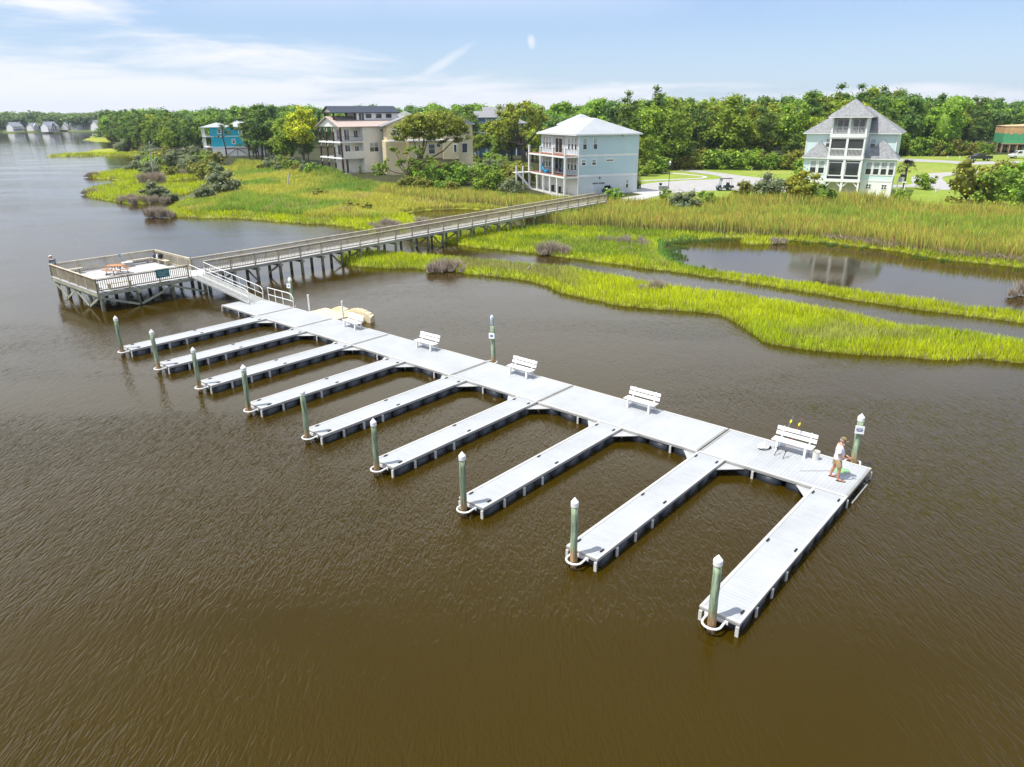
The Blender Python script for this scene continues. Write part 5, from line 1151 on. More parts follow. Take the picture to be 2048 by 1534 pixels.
for pts, zone, step, rows, H0 in ZONES:
    P = walk(pts, step)
    for row in range(rows):
        for k, p in enumerate(P):
            rad = Vector((p.x, p.y, 0)).normalized(); q = p + rad * (row * 8.0 + rnd.uniform(0, 4.0) + 2.5) + Vector((rnd.uniform(-2.2, 2.2), 0, 0)); q.z = ZG
            if blocked(q): continue
            r_ = rnd.random(); kd = 'broad' if r_ < (.62 if row < 2 else .42) else ('dark' if r_ < .78 else 'pine')
            if 'left riverbank' in zone: kd = 'pine' if r_ < .45 else ('dark' if r_ < .72 else 'broad')
            h_ = H0 * rnd.uniform(.72, 1.05) * (1 + .05 * row) * (.62 if row == 0 and rnd.random() < .5 else 1) * (.98 if kd == 'pine' else 1)
            lab, ct = KL[kd]; plant(kd, q, h_, rnd.uniform(.95, 1.25), htw(h_, H0) + {'broad': 'leafy green tree', 'dark': 'dark rounded evergreen', 'pine': 'tufted pine'}[kd] + f' in the {RW[row]} {lmk(q)}', ct, 'trees of the ' + zone); ntree += 1
print('individual forest trees', ntree)

# ---- the woods further back: one continuous canopy, only its upper side is seen
def forest_mass(name, label, pts_fn, n, m_list, size, dens, seed, hmin, hmax, radk=(3.2, 5.2)):
    r_ = np.random.default_rng(seed); q = random.Random(seed); Vs, Fs, Ms, Cs, o = [], [], [], [], 0
    for i in range(n):
        x, y, far = pts_fn(q); H = q.uniform(hmin, hmax); R_ = q.uniform(*radk) * (1 + far); mi = q.choice(range(len(m_list)))
        nl = 5; lobes = []
        for k in range(nl):
            a = q.uniform(0, 6.28); c = q.uniform(.1, .7) * R_; s = q.uniform(.4, .62) * R_
            lobes.append(((x + c * math.cos(a), y + c * math.sin(a), ZG + H - s * .8 - q.uniform(0, .35) * H * .5), (s, s, s * .75)))
        lobes.append(((x, y, ZG + H * .5), (R_ * .8, R_ * .8, H * .42)))
        V, F = leaf_cloud(lobes, dens / (1 + far) ** 2, size * (1 + far), r_); Vc, Fc = core(lobes, .70); Fc = np.concatenate([Fc, Fc[:, 2:3]], 1)
        Cs += [np.repeat(np.exp(r_.normal(size=len(V) // 4) * .42).clip(.35, 2.3), 4), np.full(len(Vc), .8)]; Vs += [V, Vc]; Fs += [F + o, Fc + o + len(V)]; Ms.append(np.full(len(F) + len(Fc), mi)); o += len(V) + len(Vc)  # cores again take the darker painted-in crown shade
    F = np.concatenate(Fs); V = np.concatenate(Vs)
    # triangles kept as degenerate-free quads are not possible: split every face into triangles
    T = np.concatenate([F[:, [0, 1, 2]], F[:, [0, 2, 3]]]); M_ = np.concatenate(Ms * 1); M2 = np.concatenate([M_, M_]); keep = T[:, 1] != T[:, 2]; keep &= T[:, 0] != T[:, 2]
    cc = np.concatenate(Cs)[:, None] * np.array([[1.04, 1, .97]]); o_ = np_mesh(name, V, T[keep], m_list, cc, mi=M2[keep]); tag(o_, label, 'woods', kind='stuff'); return o_
def fp_right(q):
    while True:
        y = 205 * (700 / 205.) ** q.random(); u = q.uniform(-.52, .80)
        x = u * y; ed = 0.
        if u > .05 and y < 215: continue
        if u < .05 and y < 300: continue
        if u < -.40 and y < 300 + 700 * max(0, -.40 - u): continue
        if u < -.37 + 0 and y > 560: continue
        p = Vector((x, y, 0))
        if blocked(p) or (u > .60 and y < 250): continue
        return x, y, max(0, (y - 260) / 330)
mats4 = [L_OAK, L_DARK, L_PINE, L_OAK]
forest_mass('forest', 'continuous green woods receding behind the houses to the horizon', fp_right, 1150, mats4, .50, 2.0, 5, 12, 18)
def fp_far(q):
    y = q.uniform(770, 1150) ; u = q.uniform(-.95, -.30); return u * y, y, 1.6
forest_mass('forest', 'dark bluish treeline across the river on the far shore', fp_far, 420, [L_DARK, L_PINE], .8, 1.0, 6, 15, 20, (3.4, 5.5))
def fp_fill(q):
    while True:
        t = q.random(); y = 225 + 330 * t; u = -.40 - .02 * q.random() - .14 * q.random() * (1 - t) + .10 * t
        x, y2 = u * y, y
        if (y < 310 and u > -.462) or sdist(P_MAIN, np.array([x]), np.array([y2]))[0] < 9 or blocked(Vector((x, y2, 0))): continue
        return x, y, max(0, (y - 260) / 330)
forest_mass('forest', 'green pine woods on the riverbank beyond the teal house', fp_fill, 190, [L_PINE, L_DARK, L_OAK, L_OAK], .5, 1.4, 8, 11, 15, (2.6, 4.4))

# ---- single trees one would point at
def spreading(loc, H, lobes, limbs, m_, label, cat, seed, dens=6, size=.36, tr=.45, trh=None, name='oak_tree', up=.6):
    o = empty(name, loc, 0, label, cat)
    c = bpy.data.objects.new('crown', crown_mesh('crown', lobes, dens, size, m_, seed, .58, up)); COL.objects.link(c); c.parent = o
    t = bpy.data.objects.new('trunk', trunk_mesh('trunk', trh or H * .6, tr, limbs, seed, wob=.5)); COL.objects.link(t); t.parent = o; return o
def at_dist(px, dist):
    w_ = ray_at(px, 300, dist); return Vector((w_.x, dist, ZG))
def px_lobes(base, specs):
    """lobes given as pixel centre and pixel radius at the tree's own distance"""
    k = base.y / FPX / 1.10; out = []; r_ = random.Random(5)
    for (px, py, rx, ry) in specs:
        w_ = ray_at(px, py, base.y); X_ = w_.x - base.x; Zv = w_.z - ZG
        out.append(((X_, r_.uniform(-.9, .9) * rx * k, Zv), (rx * k, rx * k * .9, ry * k)))
    return out
b_ = at_dist(1046, 168)
lb = px_lobes(b_, [(1003, 228, 22, 13), (985, 248, 16, 11), (1020, 215, 22, 13), (1050, 208, 20, 12), (1072, 222, 22, 15), (1090, 240, 17, 14), (1010, 246, 22, 14), (1035, 236, 25, 16), (1062, 248, 22, 16), (1085, 262, 15, 12), (975, 262, 12, 9), (1000, 268, 16, 10), (1024, 262, 18, 11), (1052, 272, 16, 11), (1078, 281, 12, 9), (1046, 222, 22, 16)])
lb2 = []
for k_, (c, r) in enumerate(lb):
    q = random.Random(k_)
    for _ in range(4): lb2.append(((c[0] + q.uniform(-.6, .6) * r[0], c[1] + q.uniform(-.9, .9) * r[1], c[2] + q.uniform(-.5, .6) * r[2]), (r[0] * q.uniform(.4, .6), r[1] * q.uniform(.4, .6), r[2] * q.uniform(.45, .65))))
spreading(b_, 16, lb2, [(5, lb2[0][0]), (5, lb2[10][0]), (6, lb2[20][0]), (5, lb2[30][0]), (6, lb2[45][0])], L_LIVE, 'great spreading oak with golden green crown left of the pale blue house', 'oak tree', 91, 5.5, .34, .75, 9)
b_ = at_dist(838, 147)
lb = px_lobes(b_, [(835, 238, 26, 9), (870, 234, 26, 10), (905, 246, 22, 10), (925, 262, 14, 8), (860, 252, 24, 9), (820, 262, 20, 10), (800, 272, 16, 9), (895, 266, 22, 9), (915, 280, 12, 6), (850, 275, 16, 7), (885, 282, 12, 5), (935, 274, 8, 5)])
lb2 = []
for k_, (c, r) in enumerate(lb):
    q = random.Random(k_ + 50)
    for _ in range(7): lb2.append(((c[0] + q.uniform(-.8, .8) * r[0], c[1] + q.uniform(-.9, .9) * r[1], c[2] + q.uniform(-.7, .7) * r[2]), (r[0] * q.uniform(.42, .7), r[1] * q.uniform(.42, .7), r[2] * q.uniform(.6, .95))))
_q = random.Random(77); _k = b_.y / FPX / 1.1
for _ in range(80):
    t_ = _q.uniform(0, 6.28); r_2 = _q.random() ** .5; w_ = ray_at(862 + 70 * r_2 * math.cos(t_), 250 + 24 * r_2 * math.sin(t_), b_.y); s_ = _q.uniform(.8, 1.5); lb2.append(((w_.x - b_.x, _q.uniform(-3, 3), w_.z - ZG), (s_, s_, s_ * .75)))
spreading(b_, 12, lb2, [(3, lb2[2][0]), (4, lb2[10][0]), (4, lb2[22][0]), (3, lb2[29][0]), (4, lb2[38][0])], L_LIVE, 'wind-shaped oak with bare limbs in front of the tan house', 'oak tree', 92, 7, .26, .38, 7)
b_ = at_dist(815, 138)
lb = px_lobes(b_, [(790, 302, 15, 9), (815, 300, 18, 11), (840, 302, 18, 12), (858, 318, 13, 12), (830, 322, 22, 12), (800, 325, 18, 12), (775, 322, 10, 8), (770, 336, 12, 9), (850, 335, 12, 10)])
lb2 = []
for k_, (c, r) in enumerate(lb):
    q = random.Random(k_ + 80)
    for _ in range(4): lb2.append(((c[0] + q.uniform(-.6, .6) * r[0], c[1] + q.uniform(-.9, .9) * r[1], c[2] + q.uniform(-.6, .6) * r[2]), (r[0] * q.uniform(.4, .55), r[1] * q.uniform(.4, .55), r[2] * q.uniform(.45, .6))))
spreading(b_, 7, lb2, [(2, lb2[1][0]), (2, lb2[9][0]), (2, lb2[20][0]), (2, lb2[28][0])], L_OAK, 'low dense green oak below the wind-shaped one, by the off-white wall', 'oak tree', 93, 8, .24, .3, 4.5)
b_ = at_dist(607, 200)
lb = lobes_round(15.3, 3.5, 4.9, 26, 77, .8, (.24, .4)); spreading(b_, 15, lb, [(5, lb[0][0]), (5, lb[3][0]), (6, lb[7][0])], L_YEL, 'vivid yellow-green tree left of the off-white house', 'leafy tree', 94, 6, .36, .3, 11, name='leafy_tree')
plant('dark', at_dist(524, 222), 16.5, 1.3, 'tall dark evergreen between the teal house and the yellow-green tree', 'evergreen tree', v=1)
plant('pine', at_dist(497, 228), 14.5, 1.15, 'dark pine at the right end of the teal house', 'pine tree', v=2)
plant('broad', at_dist(572, 214), 10.5, .9, 'dull olive tree left of the yellow-green tree', 'leafy tree', v=3)
b_ = at_dist(451, 236); lb = px_lobes(b_, [(448, 250, 17, 6), (438, 258, 13, 5), (462, 256, 14, 5), (450, 266, 12, 4), (475, 291, 10, 3), (434, 274, 6, 3)])
lb2 = []
for k_, (c, r) in enumerate(lb):
    q = random.Random(k_ + 150)
    for _ in range(4): lb2.append(((c[0] + q.uniform(-.7, .7) * r[0], c[1] + q.uniform(-.9, .9) * r[1], c[2] + q.uniform(-.6, .6) * r[2]), (r[0] * q.uniform(.3, .45), r[1] * q.uniform(.35, .45), r[2] * q.uniform(.5, .7))))
spreading(b_, 9, lb2, [(5, lb2[1][0]), (6, lb2[6][0]), (6, lb2[10][0]), (3, lb2[17][0])], L_PINE, 'lone flat-topped pine in front of the teal house', 'pine tree', 95, 9, .3, .3, 9.5, name='pine_tree')

# ---- palms
def palm(loc, H, label, fr=1.5, seed=1):
    q = random.Random(seed); o = empty('palm_tree', loc, q.uniform(0, 6), label, 'palm tree')
    b = MB(); b.tube([(0, 0, -.2), (.06, 0, H * .5), (.02, .05, H)], [.2, .17, .19], 9); b.build('trunk', M_BARK, o)
    b = MB()
    for k in range(30):
        a = q.uniform(0, 6.28); e = q.uniform(-.5, 1.35); d = Vector((math.cos(a) * math.cos(e), math.sin(a) * math.cos(e), math.sin(e))); s = Vector((-math.sin(a), math.cos(a), 0)); c = Vector((0, 0, H)) + d * fr * .45; b.tube([(0, 0, H), c], .012, 4, False)
        for j in range(9):
            t = (j - 4) / 4.; u = (d * math.cos(t * 1.1) + s * math.sin(t * 1.1)).normalized(); tip = c + u * fr * .65 * (1 - .15 * abs(t)) + Vector((0, 0, -.28 * fr * (1 - max(0, e) * .5))); w = u.cross(d if abs(t) > .1 else s).normalized() * .045
            mid = c + u * fr * .4; b.add([c, mid + s * .05, tip, mid - s * .05], [(0, 1, 2, 3)])
    b.build('crown', L_GREY, o, fix=False); return o
palm(at(1807, 378, ZG), 3.3, 'cabbage palm on the lawn right of the aqua house', 1.65, 4)
palm(at(1215, 390, ZG), .7, 'young palm against the pale blue house wall by the boardwalk', 1.0, 6)

# ---- shrubs and bushes, each one placed on its own
SH = [  # px, py(base, ground 1.5 unless z), height, width factor, kind, label
 (1700 + 148, 379, 3.4, 1.15, 'shrub', 'round clipped green bush on the lawn right of the palm', 1.5),
 (1930, 405, 6.6, 1.05, 'olive', 'large olive-green bush at the right, nearest the road bend', 1.5), (1975, 408, 5.0, 1.1, 'shrub', 'dark green bush in front of the large olive one at the right', 1.5), (2020, 400, 5.8, 1.1, 'shrub', 'tall green bush at the right edge of the picture', 1.5), (1992, 385, 6.0, 1.0, 'olive', 'bush behind the dark green one at the right', 1.5), (2046, 412, 3.8, 1.2, 'shrub', 'low bush cut by the right edge of the picture', 1.5),
 (1535, 404, 4.4, 1.2, 'greyshrub', 'feathery blue-green bush left of the yellowing bush', 1.5), (1598, 405, 5.4, 1.15, 'yellow', 'yellowing bush beside the left corner of the aqua house', 1.5), (1640, 408, 3.8, 1.3, 'shrub', 'dark bush against the aqua house porch', 1.5), (1488, 404, 3.7, 1.0, 'olive', 'small upright bush on the lawn edge below the golf cart', 1.5), (1416, 408, 2.9, 1.2, 'shrub', 'round green bush at the lawn edge, left of the upright one', 1.5), (1368, 424, 4.0, 1.1, 'greyshrub', 'grey-green shrub among the reeds below the lamp post', .8), (1330, 402, 2.6, .9, 'shrub', 'loose green shrub at the foot of the lamp post', 1.5), (1228, 400, 3.0, 1.1, 'shrub', 'leafy shrub over the shore end of the boardwalk', 1.5),
 (1318, 347, 4.6, 1.25, 'shrub', 'big rounded bush by the left end of the road', 1.5), (1294, 352, 4.0, 1.1, 'shrub', 'bush between the rounded bush and the pale blue house', 1.5), (1803, 402, 1.9, 1.3, 'shrub', 'dark green bed of leaves at the right corner of the aqua house', 1.5), (1600, 352, 3.5, 1.2, 'shrub', 'bush behind the left wing of the aqua house', 1.5),
 (1277, 378, 1.9, .45, 'shrub', 'narrow upright conifer at the right corner of the pale blue house', 1.5),
 (721, 347, 2.0, .42, 'shrub', 'narrow upright conifer against the off-white house', 1.5), (760, 350, 3.2, 1.2, 'shrub', 'green bush in front of the off-white wall', 1.5),
 (450, 392, 5.4, 1.15, 'greyshrub', 'large grey-green bush above the creek on the left', .6), (412, 402, 3.2, 1.1, 'greyshrub', 'grey-green bush at the creek mouth on the left', .4), (310, 397, 3.6, 1.3, 'greyshrub', 'wind-leaning grey-green thicket on the marsh spit', .3), (340, 398, 2.4, 1.3, 'greyshrub', 'low bush right of the thicket on the marsh spit', .3), (640, 398, 2.6, 1.5, 'olive', 'dull green bush in the middle of the reed meadow', .8), (718, 385, 2.0, 1.1, 'olive', 'small round bush right of the meadow bush', .9), (700, 421, 2.0, 1.6, 'olive', 'low spreading bush near the meadow shore', .5), (668, 420, 1.6, 1.4, 'greyshrub', 'grey low bush left of the spreading one near the meadow shore', .5), (735, 421, 1.7, 1.3, 'olive', 'low bush right of the spreading one near the meadow shore', .5),
 (360, 335, 6.5, 1.2, 'greyshrub', 'tall grey-green thicket on the riverbank left of the teal house', 1.0), (320, 330, 5.5, 1.3, 'olive', 'riverbank bush behind the marsh spits', 1.0), (390, 345, 4.0, 1.3, 'olive', 'riverbank bush below the teal house porch', 1.0), (250, 300, 6.0, 1.3, 'greyshrub', 'bush at the base of the far spit', 1.0), (300, 352, 4.0, 1.2, 'greyshrub', 'thin grey bush on the middle marsh spit', .4), (200, 272, 7, 1.3, 'shrub', 'bush at the tip of the farthest wooded point', 1.0), (435, 330, 4.2, 1.5, 'olive', 'bush at the corner of the teal house', 1.2), (265, 342, 2.6, 1.6, 'greyshrub', 'leaning dark bush at the edge of the middle marsh spit', .3)]
for px, py, h, wk, kd, lab, z in SH:
    p = at(px, py, z); p.z = gz(p.x, p.y) - .05; plant(kd, p, h, wk, lab, 'bush')
# thickets between the houses: shrubs one can still tell apart, in three named clumps
def thick_lm(x, y):
    px = 1024 + FPX * x / y; return min([(260, 'near the far spit'), (300, 'near the bleached dead tree'), (340, 'above the middle marsh spit'), (385, 'below the woods left of the teal house'), (430, 'below the teal house'), (520, 'right of the teal house lattice'), (575, 'under the yellow-green tree'), (640, 'beside the off-white porch'), (800, 'below the low green oak'), (850, 'below the tan bay wall'), (895, 'below the narrow tan wing'), (940, 'right of the tan house'), (975, 'below the slate blue house'), (1020, 'in front of the great oak trunk'), (1048, 'beside the porch stair'), (1140, 'under the pale blue corner'), (1190, 'under the garage door'), (1352, 'by the road end'), (1388, 'by the fire hydrant'), (1440, 'above the blue golf cart'), (1503, 'above the white lawn marker'), (1560, 'above the second golf cart'), (1615, 'beside the aqua house'), (1820, 'behind the palm'), (1880, 'above the left white marker'), (1930, 'above the right white marker'), (1980, 'behind the black pickup')], key=lambda a: abs(a[0] - px))[1]
def thicket(poly_px, n, label, group, hr=(2.2, 4.2), kinds=('shrub', 'shrub', 'olive', 'greyshrub')):
    P = poly(poly_px, ZG); x0, y0 = P.min(0); x1, y1 = P.max(0); k = 0; t = 0; pts = []
    while k < n and t < 4000:
        t += 1; x, y = rnd.uniform(x0, x1), rnd.uniform(y0, y1)
        if not inside(P, np.array([x]), np.array([y]))[0] or blocked(Vector((x, y, 0))): continue
        if any((x - a) ** 2 + (y - b) ** 2 < 2.3 for a, b in pts): continue
        pts.append((x, y)); k += 1; kd = rnd.choice(kinds); hh = rnd.uniform(*hr); tt = (y - y0) / (y1 - y0); plant(kd, (x, y, gz(x, y) - .05), hh, rnd.uniform(1.0, 1.35), ('tall ' if hh > .6 * hr[1] + .4 * hr[0] else ('small ' if hh < .3 * hr[1] + .7 * hr[0] else '')) + {'shrub': 'bright green', 'olive': 'olive', 'greyshrub': 'grey-green'}[kd] + f' bush {thick_lm(x, y)}' + (', nearest rank' if tt < .33 else (', hindmost rank' if tt > .66 else '')), 'bush', group)
thicket([(800, 378), (830, 350), (900, 338), (960, 325), (1030, 335), (1052, 352), (1052, 386), (980, 384), (900, 378)], 72, 'leafy green bush in the thicket between the tan and pale blue houses', 'thicket between the tan and pale blue houses', (2.4, 4.4))
thicket([(500, 335), (560, 330), (640, 340), (648, 350), (600, 347), (520, 342)], 16, 'dark bush under the trees left of the off-white house', 'bushes left of the off-white house', (2, 3.6), ('shrub', 'olive', 'greyshrub'))
thicket([(250, 300), (330, 312), (430, 324), (440, 345), (400, 352), (330, 345), (275, 330), (300, 318)], 34, 'grey-green bush on the wild riverbank left of the teal house', 'riverbank bushes', (2.5, 5.0), ('greyshrub', 'greyshrub', 'olive', 'shrub'))
thicket([(1345, 341), (1420, 338.5), (1500, 340), (1620, 340), (1620, 336), (1500, 336), (1400, 335), (1350, 337)], 30, 'dense low bush at the foot of the woods behind the lawn', 'bushes at the foot of the woods', (3.0, 5.5), ('shrub', 'shrub', 'olive'))
thicket([(1800, 313), (1990, 311), (1990, 308), (1800, 309)], 22, 'leafy bush under the woods beyond the far road', 'bushes beyond the far road', (3.5, 6.0), ('shrub', 'shrub', 'olive'))
thicket([(1120, 398), (1150, 388), (1225, 391), (1225, 399), (1150, 402)], 5, 'low shrub under the wall of the pale blue house', 'shrubs under the pale blue wall', (1.0, 1.8), ('shrub', 'olive'))

# ---- dead grey shrubs standing in the marsh
def dead_shrub(px, py, z, w, h, label, seed, wk=1.0):
    r_ = np.random.default_rng(seed); n = int(340 * w * h) + 200; base = at(px, py, z); base.z = max(.1, gz(base.x, base.y))
    nt_ = int(4 + w * 2.2); tx = r_.uniform(-.5, .5, nt_) * w; ty = r_.uniform(-.22, .22, nt_) * w; th_ = h * r_.uniform(.45, 1.1, nt_) * (1 - .35 * np.abs(tx / w) * 2); ti = r_.integers(0, nt_, n)
    bx = tx[ti] + r_.normal(size=n) * .17 * (.6 + w * .06); by = ty[ti] + r_.normal(size=n) * .17; hh = th_[ti] * r_.uniform(.35, 1.0, n)
    lx = r_.normal(size=n) * .35 * hh; ly = r_.normal(size=n) * .3 * hh; wd = .022 * max(1, base.y / 70)
    a = r_.uniform(0, math.pi, n); ca, sa = np.cos(a) * wd, np.sin(a) * wd; z0 = np.zeros(n)
    V = np.stack([np.stack([bx - ca, by - sa, z0], -1), np.stack([bx + ca, by + sa, z0], -1), np.stack([bx + lx * .5 + ca * .7, by + ly * .5 + sa * .7, hh * .55], -1), np.stack([bx + lx, by + ly, hh], -1), np.stack([bx + lx * .5 - ca * .7, by + ly * .5 - sa * .7, hh * .55], -1)], 1).reshape(-1, 3)
    i = np.arange(n)[:, None] * 5; T = np.concatenate([i + np.array([0, 1, 2]), i + np.array([0, 2, 4]), i + np.array([4, 2, 3])])
    o = np_mesh('dead_shrub', V, T, M_TWIG); o.location = base; tag(o, label, 'dead shrub', 'grey dead shrubs in the marsh')
for k_, (px, py, z, w, h, lab) in enumerate([(1102, 506, .15, 4.4, 1.5, 'wide grey dead shrub on the marsh above the narrow channel'), (897, 540, .15, 3.4, 1.6, 'grey dead shrub at the left end of the marsh tongue'), (1300, 581, .15, 2.6, 1.3, 'pale grey dead shrub in the middle of the marsh tongue'), (1262, 486, .15, 3.6, 1.3, 'largest of the grey shrubs below the reed bank'), (1214, 484, .15, 2.0, 1.1, 'small grey shrub left of the largest one below the reed bank'), (1284, 491, .15, 1.6, 1.0, 'small grey shrub right of the largest one below the reed bank'), (1252, 500, .1, 1.2, .8, 'wispy grey tuft below the largest grey shrub'), (830, 458, .15, 9.0, 1.9, 'broad brown-grey brush behind the boardwalk'), (770, 456, .15, 4.0, 1.5, 'brown-grey brush at the shore left of the broad one'), (318, 434, .1, 4.0, 2.0, 'grey brush at the river corner of the meadow'), (262, 403, .1, 5.0, 1.4, 'grey brush on the left marsh spit'), (298, 406, .1, 6.0, 1.8, 'grey brush at the right end of the left marsh spit'), (188, 388, .1, 4.0, 1.4, 'grey brush near the tip of the left marsh spit'), (186, 354, .1, 3.6, 1.4, 'dark brush on the tip of the middle marsh spit'), (355, 352, .1, 7.0, 1.8, 'grey brown brush at the base of the middle spit'), (300, 372, .1, 5, 3.5, 'bare grey bush beside the leaning thicket'), (1378, 438, .4, 3.4, 1.6, 'whitish dead branches among the reeds below the lamp post'), (1556, 484, .2, 1.4, 1.2, 'bleached dead twigs at the tip of the grassy islet'), (2046, 590, .1, 2.6, 1.4, 'reedy dead clump in the pond at the right edge')]):
    dead_shrub(px, py, z, w, h, lab, 300 + k_)
def snag(px, py, z, h, label, seed, lean=.1):
    q = random.Random(seed); o = empty('dead_tree', at(px, py, z), 0, label, 'dead tree'); b = MB(); n = 5; pts = [(lean * h * k / n + q.uniform(-.1, .1), q.uniform(-.1, .1), h * k / n) for k in range(n + 1)]
    b.tube(pts, [.028 * h * (1 - .8 * k / n) for k in range(n + 1)], 6); b.build('trunk', M_DEAD, o)
    for k in range(9):
        a = Vector(pts[1 + k % (n - 1)]) + Vector((0, 0, q.uniform(0, h / n))); t = q.uniform(0, 6.28); L = q.uniform(.18, .38) * h; b = MB(); m1 = a + Vector((math.cos(t) * L * .5, math.sin(t) * L * .5, L * .22)); b.tube([a, m1, a + Vector((math.cos(t) * L, math.sin(t) * L, L * q.uniform(.2, .8)))], [.010 * h, .007 * h, .003 * h], 5); b.build('branch', M_DEAD, o)
snag(316, 283, 1.5, 11.5, 'tall bleached dead tree standing on the riverbank', 3); snag(306, 352, .5, 7.5, 'pale dead tree on the middle marsh spit', 5, .05); snag(402, 322, 1.2, 4.5, 'short dead snag below the teal house', 8)
b = MB(); b.tube([(0, 0, 0), (.5, .3, 2.9)], [.16, .13], 7); b.box(.42, .6, .2, .4, 2.8, 2.95); o = b.build('driftwood_log', M_DEAD); o.location = at(575, 380, .5); tag(o, 'bleached log leaning in the reed meadow', 'log')

# ---- grasses: uncountable, one object per kind
def blades(name, label, regions, n, hfun, cfun, w0, seed, zfun=None, lean=.25, kind='stuff', cat='grass', urange=(-.75, .95), yr=(38, 330), M_=None, ypow=1.0):
    r_ = np.random.default_rng(seed); u = r_.uniform(*urange, n); y = yr[0] * (yr[1] / yr[0]) ** (r_.random(n) ** ypow); x = u * y
    s = land_sd(x, y); keep = regions(x, y, s); x, y, s = x[keep], y[keep], s[keep]; z, up = height(x, y, s); n = len(x)
    h = hfun(x, y, s) * r_.uniform(.65, 1.2, n); w = w0 * np.clip(y / 60, .8, 4.5) * r_.uniform(.7, 1.3, n)
    a = r_.uniform(-.9, .9, n); ca, sa = np.cos(a) * w, np.sin(a) * w; lx = r_.normal(size=n) * lean * h; ly = (r_.normal(size=n) * lean + .05) * h; z = np.maximum(z, -.05) - .04
    V = np.stack([np.stack([x - ca, y - sa, z], -1), np.stack([x + ca, y + sa, z], -1), np.stack([x + lx * .45 + ca * .8, y + ly * .45 + sa * .8, z + h * .62], -1), np.stack([x + lx, y + ly, z + h], -1), np.stack([x + lx * .45 - ca * .8, y + ly * .45 - sa * .8, z + h * .62], -1)], 1)
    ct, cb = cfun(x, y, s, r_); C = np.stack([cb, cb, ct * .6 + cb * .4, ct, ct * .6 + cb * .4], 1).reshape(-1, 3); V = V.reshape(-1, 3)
    i = np.arange(n)[:, None] * 5; T = np.concatenate([i + np.array([0, 1, 2]), i + np.array([0, 2, 4]), i + np.array([4, 2, 3])])
    o = np_mesh(name, V, T, M_, C); tag(o, label, cat, kind=kind); print(name, n); return o
M_BLADE = mat('grass blade', (1, 1, 1), .6, .06, 3, transl=.35, attr=True, spec=.2)
RB = lambda x, y: inside(P_REED, x, y)
UPL = lambda x, y: inside(P_UP, x, y)
def c_(v): return np.array(v)[None, :]
def jit(r_, n, a=.15): return 1 + r_.uniform(-a, a, (n, 1))
def low_reg(x, y, s): return (s > -.12) & ~RB(x, y) & ~UPL(x, y) & ((sdist(P_MEAD, x, y) < 2) | (x > 2)) & (sdist(P_MUD, x, y) < -.5)
def low_col(x, y, s, r_):
    n = len(x); k = fbm(x, y, 5.5, 70)[:, None]; k2 = fbm(x, y, 1.6, 75)[:, None]
    br = c_((.56, .62, .012)); gr = c_((.32, .46, .02)); tn = c_((.42, .38, .12)); dk = c_((.10, .22, .03))
    t = sstep((k - .42) * 5); c = br * (1 - t * .45) + gr * t * .45; t2 = sstep((k - .56) * 6) * (s[:, None] > 1.2); c = c * (1 - .55 * t2) + tn * .55 * t2
    # greener, sparser plants standing in the pond shallows
    sh = ((sdist(P_POND, x, y) > -.9))[:, None] & (x[:, None] / y[:, None] < .26); c = np.where(sh, dk * 1.3 + .1 * gr, c)
    uu = (x / y)[:, None]; mainb = (inside(P_MAIN, x, y) & (s > .9) & (x > -5))[:, None]; kk = fbm(x, y, 4.0, 71)[:, None]
    m_ = mainb * (uu < .33) * sstep((s[:, None] - .8) / 1.2) * sstep((kk - .30) * 4) * .75; c = c * (1 - m_) + c_((.20, .31, .022)) * m_
    m_ = inside(P_TONGUE, x, y)[:, None] * sstep((.13 - uu) / .08) * sstep((uu + .10) / .04) * sstep((s[:, None] - .5) / .8) * .8; c = c * (1 - m_) + c_((.36, .33, .10)) * m_
    dd = (r_.random((n, 1)) < .06); c = np.where(dd, c_((.40, .32, .16)), c) * c_((.94, .95, 1.2))
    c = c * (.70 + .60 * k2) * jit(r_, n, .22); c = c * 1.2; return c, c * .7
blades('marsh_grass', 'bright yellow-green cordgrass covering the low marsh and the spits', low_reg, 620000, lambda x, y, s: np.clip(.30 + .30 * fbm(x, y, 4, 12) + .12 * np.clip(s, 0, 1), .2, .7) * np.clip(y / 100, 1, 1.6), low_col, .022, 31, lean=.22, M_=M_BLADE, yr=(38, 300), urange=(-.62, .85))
def sh_reg(x, y, s):
    d = sdist(P_POND, x, y); pxu = x / y; a = fbm(x, y, 1.7, 55)
    left = (d > -.3) & (d < 14) & (pxu < .30) & (a > .34 + .55 * sstep((pxu - .20) / .10)); rim = (d > -.2) & (d < 1.6) & (a > .52)
    return (left & (fbm(x, y, .5, 57) > .52)) | (rim & (fbm(x, y, .6, 58) > .55))
blades('pond_weeds', 'sparse green rushes standing in the shallow end of the pond', sh_reg, 260000, lambda x, y, s: .30 + 0 * x, lambda x, y, s, r_: (c_((.14, .27, .05)) * jit(r_, len(x), .3), c_((.07, .13, .03)) * jit(r_, len(x), .2)), .018, 37, lean=.3, M_=M_BLADE, yr=(48, 95), urange=(.10, .85))
def reed_reg(x, y, s): return (RB(x, y)) & (s > -.6)
